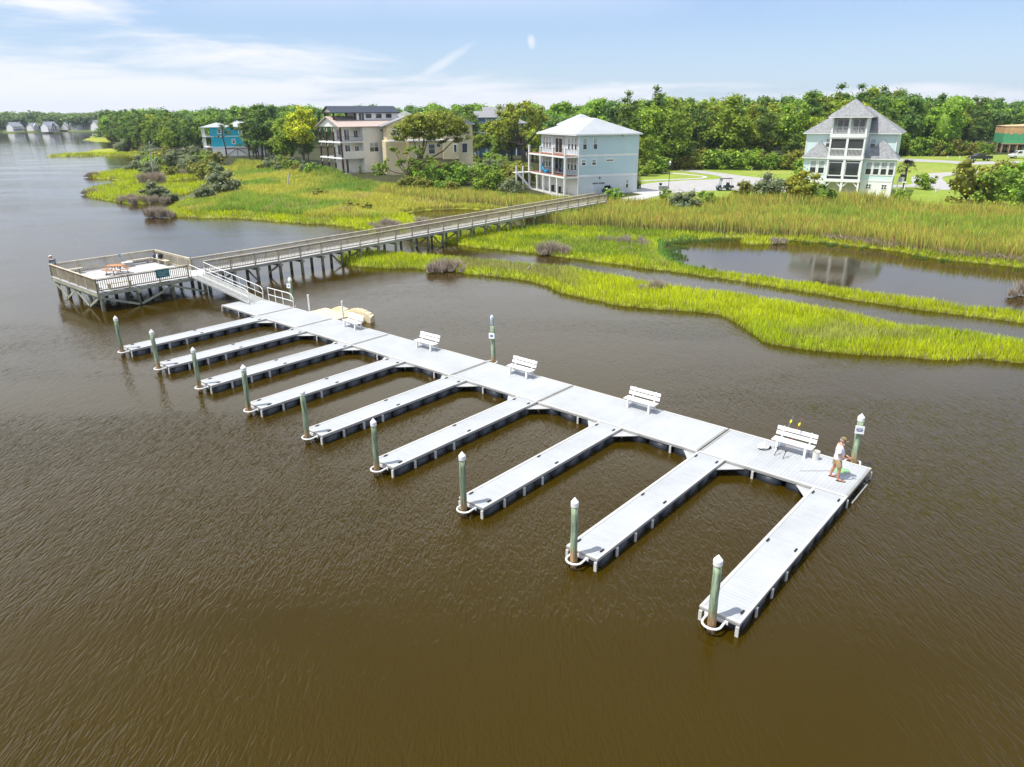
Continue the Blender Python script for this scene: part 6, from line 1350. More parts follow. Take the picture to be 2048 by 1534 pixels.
def reed_col(x, y, s, r_):
    n = len(x); k = .55 * fbm(x, y, 7, 80)[:, None] + .45 * fbm(x, y, 1.6, 88)[:, None]; k2 = fbm(x, y, 1.2, 85)[:, None]; d = np.clip(-sdist(P_REED, x, y), -60, 0)[:, None] * -1
    gr = c_((.24, .34, .030)); og = c_((.44, .31, .065)); yl = c_((.42, .45, .05)); st = c_((.50, .42, .24))
    edge = sstep(1 - d / 17) ; t = sstep((k - .42) * 5) * .45 + edge * .75; t = np.clip(t, 0, 1)
    pick = (r_.random((n, 1)) < t * .8); c = 1.55 * np.where(pick, np.where(r_.random((n, 1)) < .5, og, yl), gr) * (.75 + .5 * k2) * jit(r_, n, .22)
    return c, st * .62 * jit(r_, n, .25)
blades('reeds', 'tall cattail reeds, green above and straw coloured at the foot, along the pond', reed_reg, 560000, lambda x, y, s: 1.0 + .8 * fbm(x, y, 5, 90) + .7 * fbm(x, y, .9, 91), reed_col, .032, 41, lean=.14, M_=M_BLADE, yr=(55, 160), urange=(-.24, 1.0), cat='reeds')
def mead_reg(x, y, s): return (s > .4) & (sdist(P_MEAD, x, y) + (fbm(x, y, 5, 61) - .5) * 6 > 0) & ~RB(x, y) & (sdist(P_MUD, x, y) < .2)
def mead_col(x, y, s, r_):
    n = len(x); k = fbm(x, y, 10, 95)[:, None]; k2 = fbm(x, y, 3, 99)[:, None]; gr = c_((.20, .30, .035)); yl = c_((.40, .39, .055)); br = c_((.30, .23, .10)); dg = c_((.12, .22, .03))
    t = sstep((k - .38) * 4); c = yl * (1 - t) + gr * t; t = sstep((k2 - .60) * 6) * .6; c = c * (1 - t) + br * t; u = sstep((s[:, None] - 16) / 12) * .7; c = c * (1 - u) + dg * u
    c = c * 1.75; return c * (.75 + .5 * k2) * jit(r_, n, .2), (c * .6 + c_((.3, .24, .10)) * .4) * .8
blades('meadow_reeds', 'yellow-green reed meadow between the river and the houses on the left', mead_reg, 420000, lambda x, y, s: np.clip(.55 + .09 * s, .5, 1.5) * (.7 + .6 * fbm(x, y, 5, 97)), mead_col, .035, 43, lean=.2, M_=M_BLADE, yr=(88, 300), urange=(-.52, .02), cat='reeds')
# lawn texture: sparse short tufts so that the grass has an edge
def strawreg(x, y, s): d = sdist(P_REED, x, y); return (d > -.3) & (d < 2.2) & (x > 5) & (y < 80 + .2 * x) & (fbm(x, y, 1.5, 63) > .42)
def straw_c(x, y, s, r_): c = c_((.50, .41, .30)) * jit(r_, len(x), .3); return c, c * .8
blades('fallen_reeds', 'bent and broken straw-coloured reed stalks at the foot of the reed bank', strawreg, 260000, lambda x, y, s: .8 + 0 * x, straw_c, .032, 47, lean=.75, M_=M_BLADE, yr=(50, 82), urange=(.05, .95), cat='reeds')
# ================================================================ people
def skin_body(name, nodes, edges, m_, parent=None, sub_=1, root=0):
    """nodes: name -> (pos, radius or (rx, ry))"""
    keys = list(nodes); bm = bmesh.new(); lay = bm.verts.layers.skin.verify(); vs = {}
    for k in keys:
        p, r = nodes[k]; v = bm.verts.new(p); v[lay].radius = (r, r) if not isinstance(r, tuple) else r; v[lay].use_root = (keys.index(k) == root); vs[k] = v
    for a, c in edges: bm.edges.new((vs[a], vs[c]))
    me = bpy.data.meshes.new(name); bm.to_mesh(me); bm.free(); me.materials.append(m_)
    o = bpy.data.objects.new(name, me); COL.objects.link(o); md = o.modifiers.new('skin', 'SKIN'); md.use_smooth_shade = True
    s = o.modifiers.new('sub', 'SUBSURF'); s.levels = sub_; s.render_levels = sub_ + 1
    if parent: o.parent = parent
    return o
def chain(nodes, edges, pre, pts, start=None):
    last = start
    for i, (p, r) in enumerate(pts):
        k = f'{pre}{i}'; nodes[k] = (p, r)
        if last: edges.append((last, k))
        last = k
    return last
def head(parent, c, fwd, m_skin, tilt=0):
    """head with brow, nose, chin and ears as part of one mesh"""
    bm = bmesh.new(); bmesh.ops.create_uvsphere(bm, u_segments=24, v_segments=18, radius=1)
    for v in bm.verts:
        x, y, z = v.co; k = 1.0
        if z < 0: k = 1 - .22 * (-z) ** 1.5
        X_ = x * .098 * k; Y_ = y * .076 * k; Z_ = z * .118
        if x > .75: X_ += .022 * math.exp(-((y / .16) ** 2) - ((z + .12) / .22) ** 2)          # nose
        if x > .5: X_ -= .012 * math.exp(-((abs(y) - .33) / .16) ** 2 - ((z - .08) / .12) ** 2)   # eye sockets
        if x > .4: X_ += .012 * math.exp(-((y / .35) ** 2) - ((z + .78) / .22) ** 2)            # chin
        if x > .5: X_ -= .006 * math.exp(-((y / .3) ** 2) - ((z + .46) / .07) ** 2)             # mouth line
        if abs(y) > .85: Y_ += math.copysign(.016 * math.exp(-((x + .08) / .2) ** 2 - (z / .3) ** 2), y)  # ears
        v.co = (X_, Y_, Z_)
    me = bpy.data.meshes.new('head'); bm.to_mesh(me); bm.free(); me.materials.append(m_skin); me.polygons.foreach_set('use_smooth', [True] * len(me.polygons))
    o = bpy.data.objects.new('head', me); COL.objects.link(o); o.parent = parent; o.location = c; o.rotation_euler = (0, R(tilt), fwd); return o
M_SKIN = mat('sunburnt skin', (.56, .27, .17), .55, .08, 8); M_SHIRT = mat('white cotton', (.80, .82, .86), .85, .05, 8, bump=.4, bscale=14); M_KHAKI = mat('khaki cotton', (.46, .33, .17), .9, .08, 8, bump=.4, bscale=14); M_CAPC = mat('olive tan cap', (.24, .18, .085), .85, .1, 8); M_HAIR = mat('grey hair', (.45, .43, .40), .8, .1, 20); M_FLIP = mat('dark rubber sandal', (.03, .022, .02), .6, .1, 8)

def fisherman():
    loc = D(38.18, 1.22, ZD); o = empty('person', loc, _yaw + R(14), 'man in white t-shirt, khaki shorts and olive cap fishing from the end of the dock', 'person')
    o.scale = (1.12, 1.12, 1.0)
    # local x = the way he faces; feet slightly apart, near foot forward
    n, e = {}, []
    n['pelvis'] = ((0, 0, .93), (.13, .16)); n['belly'] = ((.03, 0, 1.08), (.14, .16)); n['chest'] = ((.01, 0, 1.27), (.13, .17)); n['neckb'] = ((-.0, 0, 1.43), (.08, .10)); n['neck'] = ((.03, 0, 1.52), .058); n['headb'] = ((.05, 0, 1.58), .06)
    e += [('pelvis', 'belly'), ('belly', 'chest'), ('chest', 'neckb'), ('neckb', 'neck'), ('neck', 'headb')]
    for s, fx, py in ((-1, .12, -.13), (1, -.14, .12)):
        chain(n, e, f'leg{s}', [((fx * .2, py * .75, .84), .10), ((fx * .6 + .02, py, .50), .062), ((fx * .8, py, .33), .058), ((fx * .95 - .02, py, .10), .038), ((fx, py, .055), .036), ((fx + .14, py + s * .015, .035), .034), ((fx + .20, py + s * .02, .03), .026)], 'pelvis')
        ex = [((.0, s * .17, 1.39), .062), ((.02, s * .24, 1.20), .048), ((.06, s * .25, 1.10), .042), ((.20, s * .18, 1.00), .034), ((.30, s * .09, .97), .026)]
        last = chain(n, e, f'arm{s}', ex, 'neckb')
        h = chain(n, e, f'palm{s}', [((.345, s * .065, .955), (.022, .036))], last)
    body = skin_body('body', n, e, M_SKIN, o, 1)
    for s in (-1, 1):   # hands: four fingers wrapped round the rod and a thumb, rooted in the palm
        nn, ee = {}, []; nn['root'] = ((.345, s * .062, .955), .020)
        for k in range(4):
            zx = -.028 + k * .019; L = (.9, 1.0, .97, .8)[k]
            chain(nn, ee, f'f{k}', [((.365 + .01 * k, s * .045, .955 - zx * .8), .0095), ((.388 + .01 * k, s * .022 * L, .945 - zx * .8), .0088), ((.385 + .01 * k, -s * .002, .932 - zx * .8), .0080), ((.366 + .01 * k, s * .006, .926 - zx * .8), .0070)], 'root')
        chain(nn, ee, 't', [((.345, s * .035, .972), .011), ((.368, s * .012, .975), .0095), ((.385, s * .0, .968), .0080)], 'root')
        skin_body('hand', nn, ee, M_SKIN, o, 1)
    # shirt, sleeves in the same surface
    n, e = {}, []
    n['hem'] = ((.01, 0, .80), (.165, .205)); n['h2'] = ((.01, 0, .90), (.17, .205)); n['w'] = ((.045, 0, 1.06), (.18, .20)); n['c'] = ((.02, 0, 1.26), (.16, .20)); n['sh'] = ((0, 0, 1.41), (.095, .13)); n['col'] = ((.02, 0, 1.47), (.072, .08)); e += [('hem', 'h2'), ('h2', 'w'), ('w', 'c'), ('c', 'sh'), ('sh', 'col')]
    for s in (-1, 1): chain(n, e, f's{s}', [((0, s * .18, 1.38), .088), ((.01, s * .24, 1.25), .082), ((.03, s * .255, 1.17), .080)], 'sh')
    skin_body('t_shirt', n, e, M_SHIRT, o, 1)
    n, e = {}, []; n['w'] = ((0, 0, .90), (.140, .170)); n['w2'] = ((0, 0, .99), (.14, .17)); e.append(('w', 'w2'))
    for s, fx, py in ((-1, .12, -.13), (1, -.14, .12)): chain(n, e, f'l{s}', [((fx * .25, py * .8, .82), .125), ((fx * .5 + .01, py * .95, .66), .108), ((fx * .62 + .02, py, .50), .102)], 'w')
    skin_body('shorts', n, e, M_KHAKI, o, 1)
    hd = head(o, (.075, 0, 1.655), R(-6), M_SKIN, 16)
    b = MB(); b.tube([(-.095, 0, -.03), (-.10, 0, .02)], [.05, .055], 10); b.v = [(x, y, z) for x, y, z in b.v]; 
    bm = bmesh.new(); bmesh.ops.create_uvsphere(bm, u_segments=20, v_segments=12, radius=1)
    bmesh.ops.delete(bm, geom=[v for v in bm.verts if v.co.z < -.35 or v.co.x > .55], context='VERTS')
    for v in bm.verts: v.co = Vector((v.co.x * .103 - .006, v.co.y * .081, v.co.z * .119))
    me = bpy.data.meshes.new('hair'); bm.to_mesh(me); bm.free(); me.materials.append(M_HAIR); h_ = bpy.data.objects.new('hair', me); COL.objects.link(h_); h_.parent = hd
    bm = bmesh.new(); bmesh.ops.create_uvsphere(bm, u_segments=24, v_segments=14, radius=1); bmesh.ops.delete(bm, geom=[v for v in bm.verts if v.co.z < .18], context='VERTS')
    for v in bm.verts: v.co = Vector((v.co.x * .115, v.co.y * .092, v.co.z * .130 + .012))
    brim = []
    for t in np.linspace(-1.15, 1.15, 9): brim.append(bm.verts.new((.085 + .115 * math.cos(t), .085 * math.sin(t), .030 - .02 * math.cos(t)))); 
    bk_ = [bm.verts.new((.098 * math.cos(t), .088 * math.sin(t), .036)) for t in np.linspace(-.95, .95, 9)]
    for i in range(8): bm.faces.new((brim[i], brim[i + 1], bk_[i + 1], bk_[i]))
    me = bpy.data.meshes.new('cap'); bm.to_mesh(me); bm.free(); me.materials.append(M_CAPC); me.polygons.foreach_set('use_smooth', [True] * len(me.polygons)); c_o = bpy.data.objects.new('cap', me); COL.objects.link(c_o); c_o.parent = hd
    md = c_o.modifiers.new('s', 'SOLIDIFY'); md.thickness = .006
    for s, fx, py in ((-1, .12, -.13), (1, -.14, .12)):
        b = MB(); y0 = py + s * .01; b.prism([(fx - .07, y0 - .035), (fx + .02, y0 - .042), (fx + .16, y0 - .048), (fx + .235, y0 - .02), (fx + .235, y0 + .03), (fx + .16, y0 + .048), (fx + .02, y0 + .042), (fx - .07, y0 + .035)], .001, .022)
        b.tube([(fx + .08, y0 - .045, .02), (fx + .11, y0 - .02, .075), (fx + .17, y0, .058), (fx + .11, y0 + .02, .075), (fx + .08, y0 + .045, .02)], .008, 5); b.build('sandal', M_FLIP, o)
    # fishing rod pointing down towards the water, reel and grip
    r_ = empty('fishing_rod', loc, _yaw + R(14), 'long thin rod held by the man, its tip down over the dock end', 'fishing rod')
    a = Vector((.375, 0, .945)); d = Vector((.80, .06, -.20)).normalized()
    b = MB(); b.tube([a - d * .30, a + d * .16], .013, 8); b.build('grip', M_BK, r_)
    b = MB(); b.tube([a + d * .16, a + d * .9 + Vector((0, 0, -.05)), a + d * 1.7 + Vector((0, 0, -.32)), a + d * 2.2 + Vector((0, 0, -.62))], [.007, .005, .0035, .002], 6); b.build('rod_blank', mat('grey rod blank', (.13, .12, .10), .4, .1, 3), r_)
    b = MB(); b.tube([a - d * .02 + Vector((0, -.02, -.05)), a - d * .02 + Vector((0, .03, -.05))], .032, 10); b.build('reel', M_BK, r_)
    return o
fisherman()
def leaner():
    loc = D(PLX0 + .45, PLY0 + .36, ZP); o = empty('person', loc, _yaw + R(190), 'person in grey t-shirt and sun hat leaning over the pier head railing', 'person')
    M_GT = mat('grey blue cotton', (.13, .17, .21), .85, .1, 8); M_DS = mat('dark shorts', (.03, .035, .05), .85, .1, 8); n, e = {}, []
    n['pelvis'] = ((0, 0, .93), (.12, .15)); n['belly'] = ((.06, 0, 1.10), (.11, .14)); n['chest'] = ((.18, 0, 1.27), (.11, .15)); n['nb'] = ((.28, 0, 1.38), (.07, .09)); n['neck'] = ((.34, 0, 1.43), .05); n['hb'] = ((.38, 0, 1.48), .055)
    e += [('pelvis', 'belly'), ('belly', 'chest'), ('chest', 'nb'), ('nb', 'neck'), ('neck', 'hb')]
    for s in (-1, 1):
        chain(n, e, f'l{s}', [((0, s * .09, .84), .095), ((.02, s * .11, .49), .06), ((-.03, s * .11, .10), .038), ((-.03, s * .11, .05), .036), ((.14, s * .12, .03), .03)], 'pelvis')
        chain(n, e, f'a{s}', [((.27, s * .16, 1.34), .055), ((.36, s * .20, 1.12), .042), ((.50, s * .12, 1.12), .034), ((.60, s * .06, 1.13), .028), ((.66, s * .05, 1.13), (.018, .032))], 'nb')
    skin_body('body', n, e, M_SKIN, o, 1)
    for s in (-1, 1):
        nn, ee = {}, []; nn['root'] = ((.655, s * .05, 1.13), .018)
        for k in range(4): chain(nn, ee, f'f{k}', [((.685, s * (.025 + .018 * k), 1.13), .0092), ((.712, s * (.020 + .018 * k), 1.118), .0084), ((.722 - .006 * abs(k - 1.5), s * (.018 + .017 * k), 1.095), .0075)], 'root')
        chain(nn, ee, 't', [((.665, s * .02, 1.14), .0105), ((.690, s * .008, 1.135), .0085)], 'root'); skin_body('hand', nn, ee, M_SKIN, o, 1)
    n, e = {}, []; n['h'] = ((.0, 0, .92), (.14, .175)); n['w'] = ((.07, 0, 1.10), (.135, .165)); n['c'] = ((.18, 0, 1.27), (.15, .195)); n['s'] = ((.27, 0, 1.39), (.11, .145)); e += [('h', 'w'), ('w', 'c'), ('c', 's')]
    for s in (-1, 1): chain(n, e, f's{s}', [((.27, s * .17, 1.34), .10), ((.32, s * .205, 1.21), .088), ((.345, s * .205, 1.14), .08)], 's')
    skin_body('t_shirt', n, e, M_GT, o, 1)
    n, e = {}, []; n['w'] = ((0, 0, .9), (.135, .165)); 
    for s in (-1, 1): chain(n, e, f'l{s}', [((0, s * .09, .8), .112), ((.01, s * .11, .6), .095), ((.02, s * .11, .5), .09)], 'w')
    skin_body('shorts', n, e, M_DS, o, 1); hd = head(o, (.41, 0, 1.56), 0, M_SKIN, 25)
    b = MB(); b.tube([(0, 0, .035), (0, 0, .055), (0, 0, .12), (0, 0, .145)], [.185, .18, .095, .07], 16); b.build('hat_brim', mat('pale straw hat', (.66, .62, .52), .8, .1, 9), hd); b = MB(); b.tube([(0, 0, .058), (0, 0, .095)], [.108, .104], 16); b.build('hat_band', M_BK, hd)
leaner()

# ---------------------------------------------------------------- things round the fisherman
o = empty('bucket', D(37.02, 2.42, ZD), 0, 'white plastic bucket beside the bench with the rods', 'bucket')
b = MB(); n_ = 18; ring = lambda r, z: [(r * math.cos(t), r * math.sin(t), z) for t in np.linspace(0, 2 * math.pi, n_, endpoint=False)]
vs = ring(.125, 0) + ring(.152, .36) + ring(.160, .36) + ring(.160, .32) + ring(.142, .345) + ring(.118, .03)
fs = [tuple(range(n_))[::-1]] + [(a_ * n_ + i, a_ * n_ + (i + 1) % n_, b__ * n_ + (i + 1) % n_, b__ * n_ + i) for a_, b__ in ((0, 1), (1, 2), (4, 5)) for i in range(n_)] + [(1 * n_ + i, 4 * n_ + i, 4 * n_ + (i + 1) % n_, 1 * n_ + (i + 1) % n_) for i in range(n_)] + [tuple(5 * n_ + i for i in range(n_))]
b.add(vs, fs); b.build('body', mat('cream white plastic', (.74, .73, .66), .4, .05, 4), o, smooth=False)
b = MB(); b.tube([(-.155, 0, .33), (-.12, -.08, .40), (0, -.15, .42), (.12, -.08, .40), (.155, 0, .33)], .004, 5); b.build('handle', M_GUS, o)
def leaning_rod(p, q, colr, colt, label):
    o = empty('fishing_rod', D(p, q, ZD), _yaw, label, 'fishing rod'); a, t = Vector((0, 0, .03)), Vector((.10, .92, 1.02)); d = (t - a).normalized(); tip = t + d * .6
    b = MB(); b.tube([a, a + d * .42], .016, 8); b.build('grip', M_BK, o)
    b = MB(); b.tube([a + d * .42, t, tip], [.007, .005, .002], 6); b.build('rod_blank', mat('rod blank ' + label[:6], colr, .4, .1, 3), o)
    b = MB(); b.tube([a + d * .33 + Vector((-.03, -.04, .04)), a + d * .33 + Vector((.04, -.04, .04))], .04, 10); b.tube([a + d * .33 + Vector((.04, -.04, .04)), a + d * .33 + Vector((.09, -.06, .06))], .008, 5); b.build('reel', M_BK, o)
    b = MB(); b.tube([t + d * .18, t + d * .22, t + d * .30, t + d * .34], [.012, .04, .04, .012], 8); b.build('float', mat('lime float', colt, .5, .1, 3), o)
leaning_rod(35.62, 1.66, (.35, .5, .55), (.75, .85, .02), 'pale blue rod with lime float leaning on the last bench'); leaning_rod(36.0, 1.58, (.75, .06, .05), (.8, .75, .02), 'red rod with yellow float leaning on the last bench, nearer the bucket')
o = lump('plastic_bag', D(35.0, 2.0, ZD), .26, .2, .15, M_PLAS, 'crumpled pale plastic bag lying under the bench with the rods', 'bag', 12, 3, .7)
o = lump('sandal_bag', D(35.15, 2.2, ZD), .14, .1, .06, M_CHAR, 'small dark bundle half under the bench with the rods', 'bundle', 14)
nt_ = empty('landing_net', D(38.15, 2.0, ZD), _yaw + R(40), 'green landing net with long handle lying on the deck behind the fisherman', 'landing net')
b = MB(); b.tube([(.35 * math.cos(t), .27 * math.sin(t), .04) for t in np.linspace(0, 2 * math.pi, 18)], .012, 6, False); b.build('hoop', M_GUS, nt_)
b = MB(); b.tube([(-.35, 0, .04), (-1.6, 0, .03)], .012, 6); b.build('handle', M_GUS, nt_)
b = MB()
for t in np.linspace(-.32, .32, 15):
    y = .26 * math.sqrt(max(0, 1 - (t / .35) ** 2)); b.tube([(t, -y, .035), (t * .8, 0, .012), (t, y, .035)], .004, 4, False)
for t in np.linspace(-.24, .24, 11):
    x = .34 * math.sqrt(max(0, 1 - (t / .27) ** 2)); b.tube([(-x, t, .035), (0, t * .8, .014), (x, t, .035)], .004, 4, False)
b.build('mesh', mat('lime green netting', (.22, .72, .15), .6, .1, 4), nt_)
# ---------------------------------------------------------------- vehicles and street furniture
M_NV = mat('dark navy paint', (.012, .03, .06), .25, .1, 2, coat=.6); M_TYRE = mat('tyre rubber', (.02, .02, .02), .85, .1, 5); M_RIMM = mat('silver wheel', (.5, .5, .52), .3, .05, 3, metal=.8); M_SEATB = mat('dark vinyl', (.03, .035, .04), .6, .1, 4)
def wheel(parent, x, y, r, w):
    s = 1 if y > 0 else -1; b = MB(); b.tube([(x, y - s * w / 2, r), (x, y - s * w * .35, r), (x, y + s * w * .35, r), (x, y + s * w / 2, r)], [r * .92, r, r, r * .92], 18); o = b.build('wheel', M_TYRE, parent)
    b = MB(); b.tube([(x, y + s * (w / 2 + .002), r), (x, y + s * (w / 2 + .02), r)], [r * .6, r * .55], 12); b.build('rim', M_RIMM, o)
def golf_cart(loc, rz, label, paint, group='golf carts on the road'):
    o = empty('golf_cart', loc, rz, label, 'golf cart', group)
    b = MB(); b.extr([(-1.25, -.55, .32), (1.0, -.55, .30), (1.25, -.55, .42), (1.28, -.55, .62), (.92, -.55, .86), (.62, -.55, .88), (.55, -.55, .40), (.0, -.55, .38), (-.05, -.55, .62), (-.75, -.55, .66), (-1.25, -.55, .60)], (0, 1.1, 0)); b.build('body', paint, o, bevel=.04)
    for x in (.82, -.85):
        for y in (-.52, .52): wheel(o, x, y, .28, .2)
    for x in (-.32, -.98):
        b = MB(); b.box(x - .24, x + .24, -.5, .5, .66, .78); b.build('seat', M_SEATB, o, bevel=.03)
    b = MB(); b.bar((-.55, 0, .78), (-.68, 0, 1.25), 1.0, .08, (1, 0, 0)); b.build('backrest', M_SEATB, o)
    b = MB(); b.bar((-.78, 0, .78), (-.70, 0, 1.2), 1.0, .08, (1, 0, 0)); b.build('backrest', M_SEATB, o)
    b = MB()
    for y in (-.52, .52): b.tube([(.72, y, .85), (.50, y, 1.85)], .022, 6); b.tube([(-1.2, y, .6), (-1.0, y, 1.85)], .022, 6); b.tube([(-.62, y, .7), (-.62, y, 1.85)], .016, 6)
    b.build('roof_frame', M_BK, o); b = MB(); b.extr([(.78, -.6, 1.86), (.70, -.6, 1.92), (-1.25, -.6, 1.94), (-1.32, -.6, 1.87)], (0, 1.2, 0)); b.build('roof', M_BK, o, bevel=.03)
    b = MB(); b.add([(.72, -.5, .88), (.72, .5, .88), (.50, .5, 1.84), (.50, -.5, 1.84)], [(0, 1, 2, 3)]); b.build('windscreen', M_GLASSB, o); b = MB(); b.tube([(.45 + .14 * math.cos(t) * .5, -.25 + .16 * math.sin(t), 1.05 + .12 * math.cos(t)) for t in np.linspace(0, 6.28, 12)], .012, 5, False); b.tube([(.45, -.25, 1.05), (.62, -.25, .85)], .015, 5); b.build('steering_wheel', M_BK, o)
    b = MB(); b.box(-1.55, -1.22, -.5, .5, .42, .48); b.box(-1.56, -1.52, -.5, .5, .42, .75); b.build('rear_rack', M_BK, o)
    for y in (-.4, .4): b = MB(); b.tube([(1.24, y, .60), (1.285, y, .58)], .06, 8); b.build('headlight', M_TRIM, o)
golf_cart(at(1447, 380.5, ZG + .05), R(186), 'dark blue golf cart with black roof on the pale road', M_NV); golf_cart(at(1532, 377, ZG + .05), R(80), 'dark golf cart seen from behind, half hidden by the feathery bush', M_BK)
def pickup(loc, rz, label, paint, L=5.6, cover=False, name='pickup_truck', cat='pickup truck'):
    o = empty(name, loc, rz, label, cat)
    side = [(-2.8, .55), (2.6, .5), (2.78, .75), (2.74, 1.08), (1.55, 1.18), (.85, 1.78), (-.55, 1.82), (-.85, 1.22), (-2.8, 1.24)] if not cover else [(-2.8, .5), (2.6, .5), (2.78, .8), (2.72, 1.1), (1.75, 1.25), (1.05, 2.05), (-2.7, 2.1), (-2.82, 1.2)]
    b = MB(); b.extr([(x, -.95, z) for x, z in side], (0, 1.9, 0)); b.build('body', paint, o, bevel=.06)
    b = MB()
    wn_ = [(.62, 1.62), (1.30, 1.22), (-.60, 1.24), (-.48, 1.70)] if not cover else [(.95, 1.9), (1.55, 1.35), (.2, 1.35), (.2, 1.9)]
    for y in (-.956, .944): b.extr([(x, y, z) for x, z in wn_], (0, .012, 0))
    b.build('side_window', M_GLASS, o); b = MB(); w0, w1 = ((.86, 1.72), (1.53, 1.2)) if not cover else ((1.07, 2.0), (1.72, 1.3)); b.add([(w0[0] + .03, -.8, w0[1] + .01), (w0[0] + .03, .8, w0[1] + .01), (w1[0] + .03, .85, w1[1] + .02), (w1[0] + .03, -.85, w1[1] + .02)], [(0, 1, 2, 3)]); b.build('windscreen', M_GLASS, o)
    for x in (1.75, -1.75):
        for y in (-.9, .9): wheel(o, x, y, .39, .26)
    for y in (-.75, .75): b = MB(); b.box(2.70, 2.80, y - .14, y + .14, .8, .98); b.build('headlight', M_TRIM, o)
    b = MB(); b.box(2.6, 2.86, -.92, .92, .42, .62); b.build('bumper', M_GUS, o)
    return o
pickup(at(1958, 321.5, ZG + .05), R(178), 'black pickup truck parked by the far road', mat('black car paint', (.012, .013, .016), .22, .1, 2, coat=.6)); pickup(at(2040, 317, ZG), R(172), 'white van parked below the unfinished building, cut by the picture edge', mat('white car paint', (.78, .78, .78), .25, .03, 2, coat=.6), cover=True, name='van', cat='van')
o = empty('street_lamp', at(1337, 378, ZG), 0, 'thin dark lamp post with lantern beside the road', 'street lamp'); b = MB(); b.tube([(0, 0, 0), (0, 0, .3), (0, 0, .35), (0, 0, 3.9)], [.12, .10, .055, .045], 8); b.build('pole', M_BK, o)
b = MB(); b.tube([(0, 0, 3.9), (0, 0, 4.0), (0, 0, 4.35)], [.08, .12, .19], 8); b.build('lantern', M_GLASSB, o); b = MB(); b.tube([(0, 0, 4.355), (0, 0, 4.42), (0, 0, 4.62)], [.22, .18, .02], 8); b.build('lamp_cap', M_GUS, o)
o = empty('fire_hydrant', at(1388.5, 335, ZG), 0, 'red fire hydrant at the dark edge of the woods', 'fire hydrant'); b = MB(); M_RED = mat('red enamel', (.62, .02, .015), .4, .1, 3); b.tube([(0, 0, 0), (0, 0, .06), (0, 0, .07), (0, 0, .6), (0, 0, .62), (0, 0, .75), (0, 0, .9)], [.24, .24, .16, .16, .2, .18, .05], 12); b.tube([(-.28, 0, .48), (.28, 0, .48)], .09, 10); b.tube([(0, -.3, .42), (0, 0, .42)], .11, 10); b.build('body', M_RED, o); o.scale = (1.5, 1.5, 1.5)
b = MB(); b.tube([(.28, 0, .48), (.34, 0, .48)], .06, 6); b.build('cap', M_GUS, o)
for k_, (px, py, lab) in enumerate([(1503, 341, 'white marker post on the lawn beyond the road, in front of the woods'), (1387.5, 388.5, 'white marker post on the lawn edge below the blue golf cart'), (1895, 317, 'left one of the two white marker posts on the lawn beyond the far road'), (1919, 317, 'right one of the two white marker posts on the lawn beyond the far road'), (1286, 350, 'white utility cover standing on the grass by the pale blue house'), (1871, 385, 'small white marker on the lawn right of the clipped bush')]):
    o = empty('marker_post', at(px, py, ZG), .3 * k_, lab, 'marker post', 'white marker posts on the lawns'); b = MB(); b.prism([(-.11, -.09), (.11, -.09), (.11, .09), (-.11, .09)], 0, .62 if k_ not in (1,) else .95); b.build('post', M_WHITE, o); b = MB(); b.prism([(-.13, -.11), (.13, -.11), (.13, .11), (-.13, .11)], .625 if k_ not in (1,) else .955, .70 if k_ not in (1,) else 1.02); b.build('cap', M_TRIM, o)
o = empty('utility_cabinet', at(1326, 381, ZG), .1, 'low grey utility cabinet at the foot of the lamp post', 'utility cabinet'); b = MB(); b.box(-.7, .7, -.3, .3, 0, .72); b.build('body', mat('grey green enamel', (.30, .32, .28), .6, .1, 2), o); b = MB(); b.box(-.74, .74, -.34, .34, .721, .78); b.build('lid', M_GUS, o); b = MB(); b.box(-.02, .02, -.305, -.301, .05, .68); b.build('door_seam', M_BK, o)
o = empty('mailbox', at(1320.5, 379.5, ZG), .1, 'dark upright post box left of the utility cabinet', 'post box'); b = MB(); b.box(-.12, .12, -.12, .12, 0, .8); b.build('post', M_BK, o); b = MB(); b.box(-.2, .2, -.25, .25, .801, 1.1); b.build('box', M_BK, o, bevel=.04)
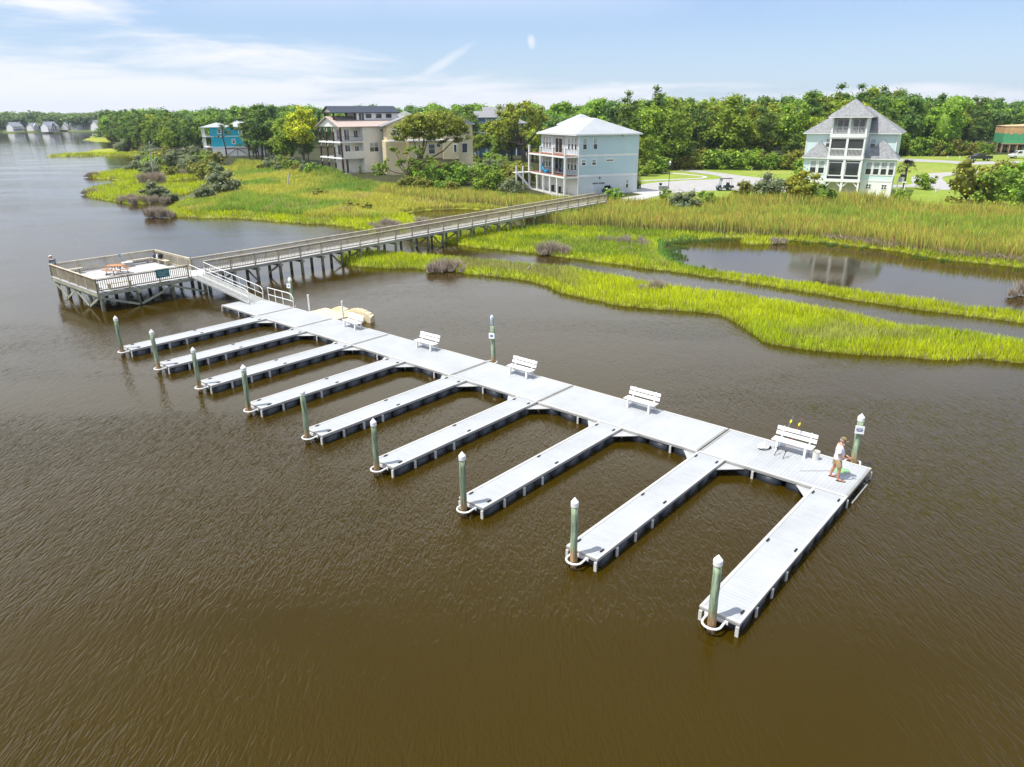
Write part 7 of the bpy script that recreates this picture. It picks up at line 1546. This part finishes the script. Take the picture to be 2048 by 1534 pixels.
# small wading bird on the marsh tongue
o = empty('bird', at(1058.5, 543, .35), .4, 'small brown and white wading bird standing on the marsh tongue', 'bird')
n, e = {}, []; n['b'] = ((0, 0, .38), (.075, .085)); n['r'] = ((-.12, 0, .33), .05); n['t'] = ((-.24, 0, .27), .018); n['c'] = ((.07, 0, .44), .06); n['n1'] = ((.10, 0, .54), .028); n['n2'] = ((.08, 0, .64), .022); n['h'] = ((.11, 0, .72), .035); n['k'] = ((.16, 0, .715), .014); n['k2'] = ((.27, 0, .69), .005)
e += [('b', 'r'), ('r', 't'), ('b', 'c'), ('c', 'n1'), ('n1', 'n2'), ('n2', 'h'), ('h', 'k'), ('k', 'k2')]
for s in (-1, 1): chain(n, e, f'l{s}', [((.0, s * .035, .26), .014), ((.03, s * .035, .13), .010), ((.0, s * .035, .0), .009), ((.06, s * .04, -.0), .006)], 'b')
skin_body('body', n, e, mat('mottled brown and white feathers', (.50, .46, .38), .8, .4, 9, col2=(.06, .045, .03)), o, 1)
# ---------------------------------------------------------------- air
def haze(dens=.00013):
    b = MB(); b.box(-2500, 2500, -120, 2600, -2.6, 60); M = bpy.data.materials.new('thin summer haze'); M.use_nodes = True; n, l = M.node_tree.nodes, M.node_tree.links; n.remove(n['Principled BSDF'])
    v = n.new('ShaderNodeVolumePrincipled'); v.inputs['Color'].default_value = (.75, .85, 1, 1); v.inputs['Density'].default_value = dens; v.inputs['Anisotropy'].default_value = .2; l.new(v.outputs[0], n['Material Output'].inputs['Volume']); o = b.build('haze', M); tag(o, 'thin bluish summer haze over the far shore', 'haze', kind='stuff'); return o
haze()

# repeats that still share a label are told apart by their order in the picture
from collections import defaultdict
_d = defaultdict(list)
for o in COL.objects:
    if o.parent is None and o.get('label') and o.get('category'): _d[o['label']].append(o)
_w = ['leftmost', 'second from left', 'third from left', 'fourth from left', 'fifth from left', 'sixth from left']
for lab, os_ in _d.items():
    if len(os_) < 2: continue
    os_.sort(key=lambda q: q.location.x / max(1, q.location.y)); n_ = len(os_)
    for i, q in enumerate(os_):
        w_ = {0: 'leftmost', n_ - 1: 'rightmost'}.get(i) or (_w[i] if i < len(_w) else None)
        if n_ == 2: w_ = ['left one', 'right one'][i]
        if w_ and len((lab + ' ' + w_).split()) <= 16: q['label'] = lab + ', ' + w_
